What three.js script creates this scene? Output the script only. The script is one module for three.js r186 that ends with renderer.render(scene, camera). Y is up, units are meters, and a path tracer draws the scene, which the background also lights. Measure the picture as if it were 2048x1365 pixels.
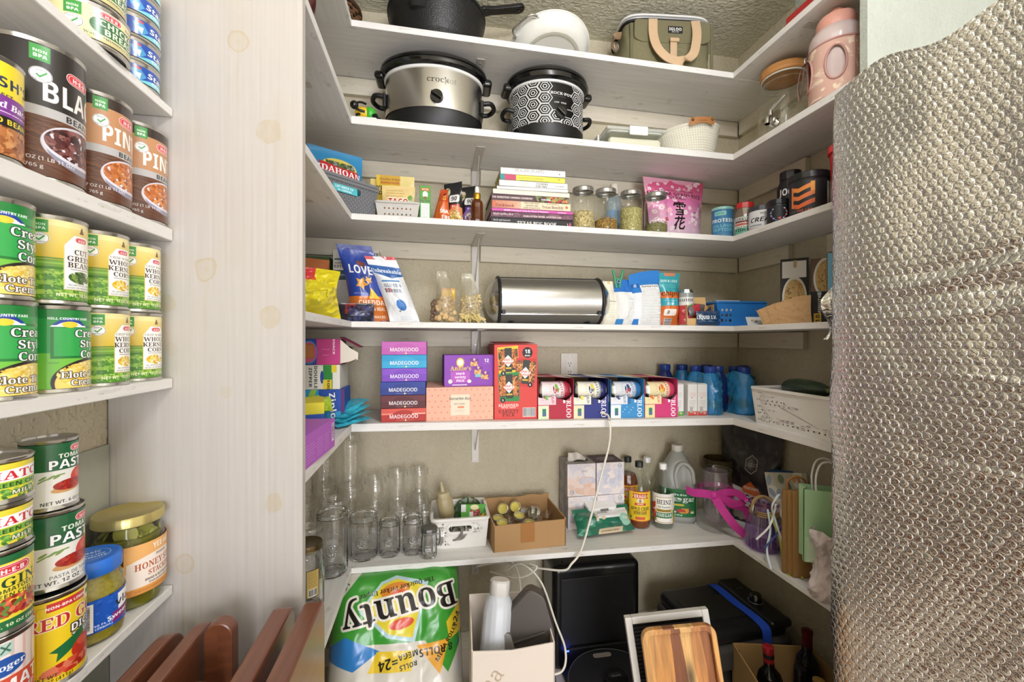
import * as THREE from 'three';
import { RoundedBoxGeometry } from 'three/addons/geometries/RoundedBoxGeometry.js';
import { mergeGeometries, toCreasedNormals, mergeVertices } from 'three/addons/utils/BufferGeometryUtils.js';
import { RectAreaLightUniformsLib } from 'three/addons/lights/RectAreaLightUniformsLib.js';

// ---------------------------------------------------------------- camera, light, exposure
const scene = new THREE.Scene();
const EYE = 1.44;                                   // camera height; heights below are metres above the floor
const camera = new THREE.PerspectiveCamera(76.24, 2048 / 1365, 0.02, 20);
camera.position.set(0, EYE, 0);
camera.rotation.y = -Math.atan(154 / 870);
camera.setViewOffset(2048, 1365, 0, 2.5, 2048, 1365);
const renderer = new THREE.WebGLRenderer();
renderer.toneMapping = THREE.LinearToneMapping;
renderer.toneMappingExposure = 0.96;
renderer.shadowMap.enabled = true;
RectAreaLightUniformsLib.init();
scene.background = new THREE.Color(0x000000);
const WINDOW_LIGHT = 7.6, CEILING_LIGHT = 2.4;      // radiance of the window and of the ceiling panel
const area = (w, h, power, color, pos, look) => {
  const l = new THREE.RectAreaLight(color, power, w, h);
  l.position.set(...pos); l.lookAt(...look); l.name = 'room_light'; scene.add(l);
  return l;
};
area(1.7, 2.1, WINDOW_LIGHT, 0xf0f3ff, [0.55, 1.3, 3.44], [0.55, 1.3, 0]);
{ const l = new THREE.PointLight(0xfaf9ff, CEILING_LIGHT); l.position.set(0.45, 2.56, -0.2); l.shadow.radius = 5.5; l.castShadow = true; l.name = 'globe_light'; scene.add(l); }

// ---------------------------------------------------------------- helpers
const TAU = Math.PI * 2, { sin, cos, abs, min, max, floor, sqrt, pow, atan2, hypot } = Math;
const deg = (a) => a * Math.PI / 180, clamp = (x, a, b) => min(b, max(a, x)), mix = (a, b, t) => a + (b - a) * t;
const smooth = (a, b, x) => { const t = clamp((x - a) / (b - a), 0, 1); return t * t * (3 - 2 * t); };
function rng(seed) { let s = seed >>> 0; return () => { s = (s + 0x6d2b79f5) | 0; let t = Math.imul(s ^ (s >>> 15), 1 | s); t = (t + Math.imul(t ^ (t >>> 7), 61 | t)) ^ t; return ((t ^ (t >>> 14)) >>> 0) / 4294967296; }; }
function noise2(seed, period) {                      // value noise on a lattice that repeats every `period` cells
  const r = rng(seed), g = Float32Array.from({ length: period * period }, r), at = (i, j) => g[((j % period + period) % period) * period + (i % period + period) % period];
  return (x, y) => { const i = floor(x), j = floor(y), a = x - i, b = y - j, s = a * a * (3 - 2 * a), t = b * b * (3 - 2 * b); return mix(mix(at(i, j), at(i + 1, j), s), mix(at(i, j + 1), at(i + 1, j + 1), s), t); };
}
const N1 = noise2(11, 64), N2 = noise2(23, 64), N3 = noise2(37, 64);
const V2 = (x, y) => new THREE.Vector2(x, y), V3 = (x, y, z) => new THREE.Vector3(x, y, z);
const used = {};
const numbered = (n) => { const k = used[n] = (used[n] ?? -1) + 1; return k ? n + '_' + String(k).padStart(3, '0') : n; };
function tag(o, label, category, group) { o.userData = { ...o.userData, label, category }; if (group) o.userData.group = group; return o; }
// (x, y, d): metres right of the camera, above the floor, into the pantry
const put = (o, x, y, d, turn = 0, tilt = 0, roll = 0) => { o.position.set(x, y, -d); o.rotation.set(tilt, turn, roll, 'YXZ'); return o; };
function thing(name, label, category, x, y, d, turn = 0, group) { const o = new THREE.Group(); o.name = numbered(name); scene.add(o); put(o, x, y, d, turn); return tag(o, label, category, group); }
function part(parent, name, geo, mat, pos, rot, label) {
  const m = new THREE.Mesh(geo, mat); m.name = name; m.castShadow = m.receiveShadow = true;
  if (pos) m.position.set(...pos); if (rot) m.rotation.set(...rot); if (label) m.userData.label = label;
  parent.add(m); return m;
}
function solo(name, label, category, geo, mat, x, y, d, turn = 0, group) { const m = part(scene, numbered(name), geo, mat); put(m, x, y, d, turn); return tag(m, label, category, group); }
function struct(name, geo, mat, pos, rot, parent = scene) { const m = part(parent, name, geo, mat, pos, rot); if (parent === scene) m.userData.kind = 'structure'; return m; }
function dup(o, label, x, y, d, turn = 0, group) { const c = o.clone(); c.name = numbered(o.name.replace(/_\d+$/, '')); c.userData = { ...o.userData, label }; if (group) c.userData.group = group; scene.add(c); return put(c, x, y, d, turn, o.rotation.x, o.rotation.z); }

// geometry
const moved = (g, x = 0, y = 0, z = 0, rx = 0, ry = 0, rz = 0) => { if (rx) g.rotateX(rx); if (ry) g.rotateY(ry); if (rz) g.rotateZ(rz); return g.translate(x, y, z); };
const join = (list) => mergeGeometries(list.map((g) => { const q = g.index ? g.toNonIndexed() : g; for (const k of Object.keys(q.attributes)) if (!['position', 'normal', 'uv'].includes(k)) q.deleteAttribute(k); q.morphAttributes = {}; q.clearGroups?.(); return q; }));
function bx(w, h, d, r = 0.0015, x = 0, y = 0, z = 0, seg = 1) { const g = new RoundedBoxGeometry(w, h, d, seg, min(r, w / 2.01, h / 2.01, d / 2.01)); g.translate(x, y, z); return g; }
function boxUV(g, k = 1) {                           // uv in metres from whichever way a face looks
  const p = g.attributes.position, n = g.attributes.normal, uv = g.attributes.uv;
  for (let i = 0; i < p.count; i++) { const X = abs(n.getX(i)), Y = abs(n.getY(i)), Z = abs(n.getZ(i)); if (Y >= X && Y >= Z) uv.setXY(i, p.getX(i) * k, p.getZ(i) * k); else if (X > Z) uv.setXY(i, p.getZ(i) * k, p.getY(i) * k); else uv.setXY(i, p.getX(i) * k, p.getY(i) * k); }
  return g;
}
function lathe(pts, seg = 48, crease = 0.7) { const g = new THREE.LatheGeometry(pts.map((p) => V2(max(p[0], 0.00001), p[1])), seg); return crease ? toCreasedNormals(g, crease) : g; }
const cyl = (r0, r1, h, seg = 32, open = false) => new THREE.CylinderGeometry(r0, r1, h, seg, 1, open);
const tube = (pts, r, seg = 40, rs = 8, closed = false, tension = 0.5) => new THREE.TubeGeometry(new THREE.CatmullRomCurve3(pts.map((p) => V3(...p)), closed, 'catmullrom', tension), seg, r, rs, closed);
const ball = (r, w = 24, h = 16) => new THREE.SphereGeometry(r, w, h);
const ring = (r, t, a = 32, b = 10) => new THREE.TorusGeometry(r, t, b, a);
function band(r, h, y = 0, seg = 56, from = -Math.PI, len = TAU) { const g = new THREE.CylinderGeometry(r, r, h, seg, 1, true, from, len); g.translate(0, y, 0); return g; }
function outline(pts, round = 0) { const s = new THREE.Shape(); if (!round) { s.setFromPoints(pts.map((p) => V2(...p))); return s; } const n = pts.length; for (let i = 0; i < n; i++) { const a = V2(...pts[(i + n - 1) % n]), b = V2(...pts[i]), c = V2(...pts[(i + 1) % n]), r = min(round, a.distanceTo(b) / 2, b.distanceTo(c) / 2); const p = b.clone().add(a.clone().sub(b).setLength(r)), q = b.clone().add(c.clone().sub(b).setLength(r)); if (i) s.lineTo(p.x, p.y); else s.moveTo(p.x, p.y); s.quadraticCurveTo(b.x, b.y, q.x, q.y); } s.closePath(); return s; }
function extrude(shape, depth, bevel = 0.001, curve = 8) { return new THREE.ExtrudeGeometry(shape, { depth, bevelEnabled: bevel > 0, bevelSize: bevel, bevelThickness: bevel, bevelSegments: 2, curveSegments: curve }); }
const rrect = (w, h, r) => outline([[-w / 2, -h / 2], [w / 2, -h / 2], [w / 2, h / 2], [-w / 2, h / 2]], r);
function sheet(nx, ny, f, uv) {                      // parametric sheet: f(s, t) -> [x, y, z]
  const g = new THREE.PlaneGeometry(1, 1, nx, ny), p = g.attributes.position, u = g.attributes.uv;
  for (let i = 0; i < p.count; i++) { const s = u.getX(i), t = u.getY(i); p.setXYZ(i, ...f(s, t)); if (uv) u.setXY(i, ...uv(s, t)); }
  g.computeVertexNormals(); return g;
}

// ---------------------------------------------------------------- printed matter: one page of canvas per section, with a rectangle for every label
class Page {
  constructor(size = 1024, hgt = size) { this.w = size; this.h = hgt; this.cv = document.createElement('canvas'); this.cv.width = size; this.cv.height = hgt; this.c = this.cv.getContext('2d'); this.c.fillStyle = '#fff'; this.c.fillRect(0, 0, size, hgt); this.x = this.y = this.row = 0; this.mats = {}; this.sws = {}; this.tex = new THREE.CanvasTexture(this.cv); this.tex.colorSpace = THREE.SRGBColorSpace; this.tex.magFilter = THREE.LinearFilter; }
  pr(w, h, bg, draw) {
    if (this.x + w + 2 > this.w) { this.x = 0; this.y += this.row + 2; this.row = 0; }
    if (this.y + h + 2 > this.h) throw new Error('page full');
    const c = this.c, x = this.x + 1, y = this.y + 1; this.x += w + 2; this.row = max(this.row, h);
    c.save(); c.beginPath(); c.rect(x - 1, y - 1, w + 2, h + 2); c.clip(); c.translate(x, y); c.fillStyle = bg; c.fillRect(-1, -1, w + 2, h + 2); if (draw) draw(c, w, h); c.restore();
    return { u: (x + 0.5) / this.w, v: 1 - (y + h - 0.5) / this.h, w: (w - 1) / this.w, h: (h - 1) / this.h, page: this };
  }
  sw(col) { return this.sws[col] ??= this.pr(8, 8, col); }
  mat(kind = 'card') {
    const K = { card: { roughness: 0.55 }, gloss: { roughness: 0.25 }, paper: { roughness: 0.85 }, bag: { roughness: 0.3, clearcoat: 0.4, clearcoatRoughness: 0.2 }, tin: { roughness: 0.32, metalness: 0.0, clearcoat: 0.5, clearcoatRoughness: 0.18 }, matte: { roughness: 0.7 } }[kind];
    return this.mats[kind] ??= new THREE.MeshPhysicalMaterial({ map: this.tex, side: THREE.DoubleSide, ...K });
  }
}
function uvTo(g, R, a = 0, b = g.attributes.uv.count) { const uv = g.attributes.uv; for (let i = a; i < b; i++) uv.setXY(i, R.u + clamp(uv.getX(i), 0, 1) * R.w, R.v + clamp(uv.getY(i), 0, 1) * R.h); return g; }
function boxPrint(w, h, d, R, r = 0.0012) {          // R: {front, back, left, right, top, bottom, all}
  const g = new RoundedBoxGeometry(w, h, d, 1, min(r, w / 2.01, h / 2.01, d / 2.01)), n = g.attributes.uv.count / 6;
  ['right', 'left', 'top', 'bottom', 'front', 'back'].forEach((k, i) => uvTo(g, R[k] ?? R.all, i * n, (i + 1) * n));
  return g.translate(0, h / 2, 0);
}
function text(c, s, x, y, size, col = '#fff', o = {}) { // o: font, weight, align, rot, squeeze, stroke, sw, spacing
  c.save(); c.translate(x, y); if (o.rot) c.rotate(o.rot); if (o.sx) c.scale(o.sx, 1); c.font = (o.w ?? 'bold') + ' ' + size + 'px ' + (o.f ?? 'sans-serif'); c.textAlign = o.a ?? 'center'; c.textBaseline = 'middle';
  if (o.skew) c.transform(1, 0, o.skew, 1, 0, 0);
  if (o.st) { c.strokeStyle = o.st; c.lineWidth = o.lw ?? size * 0.16; c.lineJoin = 'round'; c.strokeText(s, 0, 0); }
  c.fillStyle = col; c.fillText(s, 0, 0); c.restore();
}
const rect = (c, col, x, y, w, h) => { c.fillStyle = col; c.fillRect(x, y, w, h); };
const poly = (c, col, pts) => { c.fillStyle = col; c.beginPath(); pts.forEach((p, i) => i ? c.lineTo(...p) : c.moveTo(...p)); c.closePath(); c.fill(); };
const oval = (c, col, x, y, rx, ry = rx, rot = 0) => { c.fillStyle = col; c.beginPath(); c.ellipse(x, y, rx, ry, rot, 0, TAU); c.fill(); };
const oring = (c, col, lw, x, y, rx, ry = rx) => { c.strokeStyle = col; c.lineWidth = lw; c.beginPath(); c.ellipse(x, y, rx, ry, 0, 0, TAU); c.stroke(); };
const line = (c, col, lw, ...p) => { c.strokeStyle = col; c.lineWidth = lw; c.beginPath(); for (let i = 0; i < p.length; i += 2) i ? c.lineTo(p[i], p[i + 1]) : c.moveTo(p[i], p[i + 1]); c.stroke(); };
const pill = (c, col, x, y, w, h, r) => { c.fillStyle = col; c.beginPath(); c.roundRect(x, y, w, h, r ?? h / 2); c.fill(); };
function blobs(c, cols, n, x, y, w, h, r, seed = 1, clipOval = false, long = 1) { const R = rng(seed); c.save(); c.beginPath(); if (clipOval) c.ellipse(x + w / 2, y + h / 2, w / 2, h / 2, 0, 0, TAU); else c.rect(x, y, w, h); c.clip(); for (let i = 0; i < n; i++) oval(c, cols[floor(R() * cols.length)], x + R() * w, y + R() * h, r * (0.7 + R() * 0.6) * long, r * (0.6 + R() * 0.5), R() * 3.1); c.restore(); }
function small(c, col, x, y, w, h, rows, seed = 1, lw = 1.2) { const R = rng(seed); for (let i = 0; i < rows; i++) { let p = x; const yy = y + (i + 0.5) * h / rows; while (p < x + w * (0.8 + 0.2 * R())) { const q = min(x + w, p + 2 + R() * w * 0.12); line(c, col, lw, p, yy, q, yy); p = q + 1.6; } } }
function barcode(c, x, y, w, h, seed = 1, vert = false) { rect(c, '#fff', x, y, w, h); const R = rng(seed); let p = 2; const L = vert ? h : w; while (p < L - 3) { const t = 0.7 + R() * 1.6; if (vert) rect(c, '#111', x + 2, y + p, w - 4, t); else rect(c, '#111', x + p, y + 2, t, h - 5); p += t + 0.8 + R() * 1.5; } }

// ---------------------------------------------------------------- textures and plain materials
function tex(w, h, f, srgb = true) { const d = new Uint8Array(w * h * 4); for (let y = 0; y < h; y++) for (let x = 0; x < w; x++) { const c = f(x / w, y / h, x, y), o = (y * w + x) * 4; d[o] = c[0]; d[o + 1] = c[1] ?? c[0]; d[o + 2] = c[2] ?? c[0]; d[o + 3] = 255; } const t = new THREE.DataTexture(d, w, h); t.magFilter = THREE.LinearFilter; t.minFilter = THREE.LinearMipmapLinearFilter; t.wrapS = t.wrapT = THREE.RepeatWrapping; if (srgb) t.colorSpace = THREE.SRGBColorSpace; t.needsUpdate = true; return t; }
const rep = (t, u, v = u) => { const c = t.clone(); c.repeat.set(u, v); c.needsUpdate = true; return c; };
const std = (color, roughness = 0.6, o = {}) => new THREE.MeshStandardMaterial({ color, roughness, side: THREE.DoubleSide, ...o });
const phys = (color, roughness, o = {}) => new THREE.MeshPhysicalMaterial({ color, roughness, side: THREE.DoubleSide, ...o });
const fbm = (N, x, y, p, oct = 4) => { let s = 0, a = 0.5; for (let i = 0; i < oct; i++) { s += a * N(x * p, y * p); p *= 2; a /= 2; } return s; };
// orange-peel wall texture, 0.32 m tile
const peel = tex(512, 512, (u, v) => { const a = N1(u * 64, v * 64), b = N2(u * 32, v * 32); return [255 * clamp(0.3 + 0.9 * (smooth(0.45, 0.8, a * 0.55 + b * 0.45)), 0, 1)]; }, false);
// stamped ceiling texture, 0.5 m tile
const stomp = tex(512, 512, (u, v) => { const w = N2(u * 8, v * 8) * 6.3, x = u * 64 + 2 * sin(w), y = v * 64 + 2 * cos(w); const a = N1((x * cos(0.6)) | 0 ? x : x, y), r = abs(N3(u * 32 + a, v * 32) - 0.5) * 2; return [255 * clamp(1 - r * 1.9 + 0.25 * a, 0, 1)]; }, false);
const grime = tex(512, 512, (u, v) => { const a = fbm(N1, u, v, 8, 3), b = N2(u * 64, v * 16), k = 236 + 14 * a + 5 * b; return [k, k - 1, k - 3]; });
// brushed white paint on boards: streaks along u, nicks, and a few bare-wood chips
const paint = tex(1024, 512, (u, v, x, y) => { const s = N1(u * 8, v * 64), q = N3(u * 4, v * 32 + 7), chip = fbm(N2, u, v, 16, 4), streak = 238 + 10 * s + 6 * (q - 0.5); if (chip > 0.79) return [214, 204, 184]; const k = streak - (chip > 0.7 ? 12 : 0); return [k, k - 1.5, k - 4]; });
const paintBump = tex(512, 512, (u, v) => [128 + 80 * (N1(u * 8, v * 64) - 0.5) + 60 * (fbm(N2, u, v, 16, 4) - 0.5)], false);
const fine = tex(256, 256, (u, v) => [255 * N1(u * 64, v * 64)], false);
const M = {
  wall: std(0xd2c8ae, 0.85, { map: rep(grime, 1.2), bumpMap: rep(peel, 3.1), bumpScale: 0.0016 }),
  ceil: std(0xd8d4be, 0.9, { bumpMap: rep(stomp, 2.2), bumpScale: 0.0018 }),
  room: std(0xeceae6, 0.8),
  shelf: std(0xf0efec, 0.5, { map: rep(paint, 1.1, 2.2), bumpMap: rep(paintBump, 1.5, 3), bumpScale: 0.0006 }),
  trim: std(0xe4dcc8, 0.6, { map: rep(paint, 1.3, 1.7), bumpMap: rep(paintBump, 1.5, 3), bumpScale: 0.0005 }),
  floor: std(0xd6ccbc, 0.6),
  zinc: std(0xb9bab8, 0.42, { metalness: 0.7 }),
  bracket: std(0xcfcac0, 0.5, { metalness: 0.25 }),
  steel: std(0xd2d0cc, 0.2, { metalness: 1 }),
  tin: std(0xc9c7c2, 0.28, { metalness: 1 }),
  chrome: std(0xe4e4e4, 0.08, { metalness: 1 }),
  black: std(0x141414, 0.45), blackGloss: phys(0x0b0b0c, 0.15, { clearcoat: 0.6 }), blackMatte: std(0x17171a, 0.7),
  white: std(0xeceae4, 0.5), whitePlastic: phys(0xf0efeb, 0.35), cream: std(0xe8dfc6, 0.6),
  glass: phys(0xffffff, 0.03, { transmission: 1, thickness: 0, ior: 2.0 }),
  solidGlass: phys(0xffffff, 0.02, { transmission: 1, thickness: 0.004, ior: 1.5, side: THREE.FrontSide }),
  pane: phys(0xfdfefd, 0.03, { transmission: 1, thickness: 0, ior: 1.45 }),
  lidSilver: std(0xbcbab6, 0.33, { metalness: 0.9 }),
  kraft: std(0xb08a5c, 0.85, { bumpMap: rep(fine, 8), bumpScale: 0.0003 }),
};
// ---------------------------------------------------------------- the room: a small room in front, the pantry behind its opening
const BACK = 1.815, RX = 1.395, LX = -0.575, FX = -0.605, CEIL = 2.755, FRONT = -3.5, ROOMX = 2.3;
function slab(name, x0, x1, y0, y1, d0, d1, mat, k = 1) { const g = new THREE.BoxGeometry(x1 - x0, y1 - y0, d1 - d0); g.translate((x0 + x1) / 2, (y0 + y1) / 2, -(d0 + d1) / 2); boxUV(g, k); return struct(name, g, mat); }
slab('floor', -0.75, ROOMX + 0.1, -0.1, 0.16, FRONT - 0.1, BACK + 0.1, M.floor);
slab('ceiling', -0.75, ROOMX + 0.1, CEIL, CEIL + 0.1, FRONT - 0.1, BACK + 0.1, M.ceil);
slab('wall_back', LX - 0.1, RX + 0.1, 0, CEIL, BACK, BACK + 0.1, M.wall);
slab('wall_pantry_right', RX, RX + 0.1, 0, CEIL, 0.993, BACK, M.wall);
slab('wall_pantry_left', LX - 0.1, LX, 0, CEIL, 0.952, BACK, M.wall);
slab('wall_left', FX - 0.1, FX, 0, CEIL, FRONT, 0.952, M.wall);
slab('wall_right', ROOMX, ROOMX + 0.1, 0, CEIL, FRONT, 0.993, M.room);
// rear wall with the window opening
slab('wall_rear', FX - 0.1, -0.3, 0, CEIL, FRONT - 0.1, FRONT, M.room);
slab('wall_rear_side', 1.4, ROOMX + 0.1, 0, CEIL, FRONT - 0.1, FRONT, M.room);
slab('wall_rear_top', -0.3, 1.4, 2.35, CEIL, FRONT - 0.1, FRONT, M.room);
slab('wall_rear_foot', -0.3, 1.4, 0, 0.25, FRONT - 0.1, FRONT, M.room);
{ const w = new THREE.Group(); w.name = 'window_1'; w.userData.kind = 'structure'; scene.add(w);
  part(w, 'window_pane', new THREE.BoxGeometry(1.7, 2.1, 0.02), std(0xffffff, 0.5, { emissive: 0xf0f3ff, emissiveIntensity: 3.5 }), [0.55, 1.3, 3.55]); }
{ const l = thing('ceiling_lamp', 'round frosted globe lamp on the ceiling outside the pantry', 'lamp', 0.45, CEIL, 0.2);
  part(l, 'lamp_canopy', lathe([[0, 0], [0.08, 0], [0.08, -0.02], [0.05, -0.05], [0.05, -0.09], [0, -0.09]], 40), M.white);
  part(l, 'globe', moved(ball(0.12, 32, 20), 0, -0.195, 0), std(0xffffff, 0.5, { emissive: 0xfaf9ff, emissiveIntensity: 3 })); }
// left partition: knotty board painted white, with tannin stains bleeding through at the knots
const KN = [[478, 100, 24, 1], [537, 270, 30, 2], [417, 545, 24, 1], [541, 636, 26, 2], [376, 1110, 20, 1], [455, 782, 14, 0], [547, 1003, 22, 2], [340, 215, 16, 0], [345, 470, 18, 0], [345, 610, 20, 2], [352, 700, 14, 0]];
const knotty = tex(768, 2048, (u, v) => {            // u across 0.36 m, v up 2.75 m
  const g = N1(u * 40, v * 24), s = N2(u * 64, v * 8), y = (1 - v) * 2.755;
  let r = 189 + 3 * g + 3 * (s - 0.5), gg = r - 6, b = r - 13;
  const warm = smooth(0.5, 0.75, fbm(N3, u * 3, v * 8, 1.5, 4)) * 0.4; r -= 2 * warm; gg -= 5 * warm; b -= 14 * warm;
  for (const [px, py, rad, type] of KN) {
    const kx = (px - 240) / 365, ky = (py / 1365) * 1.45, Y = 2.755 - y, cy = 1.44 + (680 - py) * 0.875 / 870, dx = (u - kx) * 0.36, dy = Y - cy, R = rad * 0.00098;
    const wob = 0.72 + 0.56 * fbm(N1, u * 3 + px, v * 20 + py, 7, 3), q = hypot(dx, dy * 0.95) / (R * wob * 0.85);
    let k = 0;
    if (type === 1) k = (q < 1.12 ? 0.35 : 0) + 0.75 * Math.exp(-pow((q - 1) * 9, 2)) + (q < 0.25 ? 0.25 : 0);
    else if (type === 2) k = q < 1 ? 0.4 + 0.6 * N2(u * 60, v * 200) : 0; else k = q < 1 ? 0.25 * N3(u * 80, v * 260) + 0.2 : 0;
    const drip = type === 1 && abs(dx + 0.002 * sin(dy * 60)) < 0.004 && dy < 0 && dy > -0.12 ? 0.22 : 0;
    k = max(k, drip) * 0.5; r -= 9 * k; gg -= 21 * k; b -= 48 * k;
  }
  return [r, gg, b];
});
const knotBump = tex(512, 1024, (u, v) => [128 + 70 * (N2(u * 64, v * 10) - 0.5) + 40 * (N1(u * 32, v * 64) - 0.5)], false);
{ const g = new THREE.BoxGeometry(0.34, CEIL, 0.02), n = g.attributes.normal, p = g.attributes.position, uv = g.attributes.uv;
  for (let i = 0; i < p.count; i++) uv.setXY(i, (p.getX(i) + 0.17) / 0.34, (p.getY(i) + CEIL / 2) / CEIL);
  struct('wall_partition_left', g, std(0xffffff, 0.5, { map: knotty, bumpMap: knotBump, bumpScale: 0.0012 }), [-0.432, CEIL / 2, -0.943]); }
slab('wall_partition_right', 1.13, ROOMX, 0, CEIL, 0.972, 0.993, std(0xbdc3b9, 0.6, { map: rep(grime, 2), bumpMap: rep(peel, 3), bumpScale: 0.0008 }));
// gray-green board on the left wall under the third can shelf
slab('trim_1', FX, FX + 0.006, 0.55, 1.245, 0.1, 0.93, std(0xaeb0a2, 0.6, { map: rep(grime, 2) }));

// shelves: six levels round three sides; each back board runs a little out of level, as measured
const LV = [[1.033, 1.008, 0.022], [0.712, 0.692, 0.024], [0.396, 0.379, 0.021], [0.041, 0.033, 0.02], [-0.304, -0.328, 0.027], [-0.771, -0.791, 0.019]].map(([a, b, t]) => ({ L: EYE + a + t, R: EYE + b + t, t }));
const Y = (k, x) => mix(LV[k - 1].L, LV[k - 1].R, (x + 0.27) / 1.4);        // top of the back shelf
const ORD = ['top', 'second', 'third', 'fourth', 'fifth', 'lowest'];
const board = (w, t, d) => boxUV(bx(w, t, d, 0.002, 0, 0, 0, 2));
const SH = [['cast iron pot and olive cooler bag', 'wicker basket', 'red box'], ['two slow cookers', 'dark red pack', 'pink jug and dispenser'], ['book stack and herb jars', 'gray woven basket', 'black supplement tubs'], ['steel bread box', 'crumpled yellow bags', 'blue basket and noodle boxes'], ['snack boxes', 'storage bag boxes', 'white basket with the zucchini'], ['tissue boxes and vinegar bottles', 'empty glass jars', 'purple vase and gift bags']];
LV.forEach((l, i) => {
  const k = i + 1, roll = Math.atan((l.R - l.L) / 1.4), w = RX - LX, xm = (RX + LX) / 2;
  const b = solo('wall_shelf', `${ORD[i]} white board on the back wall, under the ${SH[i][0]}`, 'shelf', board(w, l.t, BACK - 1.5), M.shelf, xm, Y(k, xm) - l.t / 2, (BACK + 1.5) / 2, 0, 'painted pantry shelves'); b.rotation.z = roll;
  const gl = board(0.55, l.t, -0.27 - LX); gl.rotateY(Math.PI / 2);
  solo('wall_shelf', `${ORD[i]} white side shelf behind the partition, under the ${SH[i][1]}`, 'shelf', gl, M.shelf, (LX - 0.27) / 2, l.L - l.t / 2, 1.226, 0, 'painted pantry shelves');
  const gr = board(0.506, l.t, RX - 1.13); gr.rotateY(Math.PI / 2);
  solo('wall_shelf', `${ORD[i]} white side shelf board by the foil sheet, under the ${SH[i][2]}`, 'shelf', gr, M.shelf, (RX + 1.13) / 2, l.R - l.t / 2, 1.247, 0, 'painted pantry shelves');
});
// battens under the boards
let trims = 1;
const batten = (x0, x1, k, d = BACK - 0.011) => { const m = struct('trim_' + (++trims), boxUV(bx(x1 - x0, 0.066, 0.022, 0.002)), M.trim, [(x0 + x1) / 2, Y(k, (x0 + x1) / 2) - LV[k - 1].t - 0.0345, -d]); m.rotation.z = Math.atan((LV[k - 1].R - LV[k - 1].L) / 1.4); };
const sideBatten = (k, d0, d1) => struct('trim_' + (++trims), boxUV(bx(0.022, 0.066, d1 - d0, 0.002)), M.trim, [RX - 0.011, LV[k - 1].R - LV[k - 1].t - 0.036, -(d0 + d1) / 2]);
const leftBatten = (k) => struct('trim_' + (++trims), boxUV(bx(0.022, 0.066, 0.55, 0.002)), M.trim, [LX + 0.011, LV[k - 1].L - LV[k - 1].t - 0.036, -1.23]);
for (let k = 1; k <= 4; k++) { batten(LX + 0.02, 0.145, k); batten(0.185, RX - 0.02, k); leftBatten(k); }
sideBatten(1, 1.3, BACK - 0.03); sideBatten(2, 1.42, BACK - 0.03); sideBatten(2, 1.0, 1.25); sideBatten(3, 1.5, BACK - 0.03); sideBatten(3, 1.12, 1.33); sideBatten(4, 1.43, BACK - 0.03); sideBatten(4, 1.0, 1.2);
// L brackets
function bracketGeo() {                               // wall leg down -y, shelf leg out +z, origin at the inner corner; diagonal rib
  const hole = (x, y, z, rx) => moved(cyl(0.0035, 0.0035, 0.002, 12), x, y, z, rx);
  return { leg: join([bx(0.03, 0.2, 0.003, 0.001, 0, -0.1, 0.0015), bx(0.03, 0.003, 0.235, 0.001, 0, -0.0015, 0.1175)]), rib: (() => { const g = bx(0.004, 0.215, 0.006, 0.001); g.rotateX(deg(48)); g.translate(0, -0.075, 0.082); return g; })(), screws: [[0, -0.06, 0.004, Math.PI / 2], [0, -0.12, 0.004, Math.PI / 2], [0, -0.185, 0.004, Math.PI / 2], [0, -0.004, 0.21, 0], [0, -0.004, 0.08, 0]].map((a) => hole(...a)) };
}
const BR = bracketGeo();
let proto = null;
function bracket(label, x, y, d, turn = 0, mat) {
  if (proto) return dup(proto, label, x, y, d, turn);
  const t = proto = thing('shelf_bracket', label, 'bracket', x, y, d, turn, 'metal shelf brackets');
  part(t, 'plate', BR.leg, M.bracket); part(t, 'brace', BR.rib, M.bracket); for (const s of BR.screws) part(t, 'screw', s, M.zinc);
  return t;
}
for (let k = 1; k <= 6; k++) bracket(`metal bracket on the back wall holding up the ${ORD[k - 1]} back shelf`, 0.165, Y(k, 0.165) - LV[k - 1].t - 0.0005, BACK - 0.001);
for (let k = 1; k <= 4; k++) bracket(`metal bracket under the ${ORD[k - 1]} side shelf behind the knotty partition`, LX + 0.001, LV[k - 1].L - LV[k - 1].t - 0.0005, [1.37, 1.29, 1.31, 1.2][k - 1], Math.PI / 2);
for (const [k, d] of [[1, 1.2], [2, 1.09], [3, 1.09], [6, 1.26]]) bracket(`metal bracket under the ${ORD[k - 1]} side shelf near the foil sheet`, RX - 0.001, LV[k - 1].R - LV[k - 1].t - 0.0005, d, -Math.PI / 2);
// can shelves on the left wall
const LW = [[0.441, 0.016], [0.211, 0.023], [-0.073, 0.019], [-0.468, 0.017]].map(([y, t]) => ({ y: EYE + y, t }));
['chicken cans and blue tuna cans', 'bean cans', 'corn and green bean cans', 'pickle jars'].forEach((s, i) => { const g = board(1.13, LW[i].t, 0.112); g.rotateY(Math.PI / 2); solo('wall_shelf', `narrow white shelf on the left wall, under the ${s}`, 'shelf', g, M.shelf, FX + 0.056, LW[i].y - LW[i].t / 2, 0.366, 0, 'narrow can shelves'); });
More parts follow.
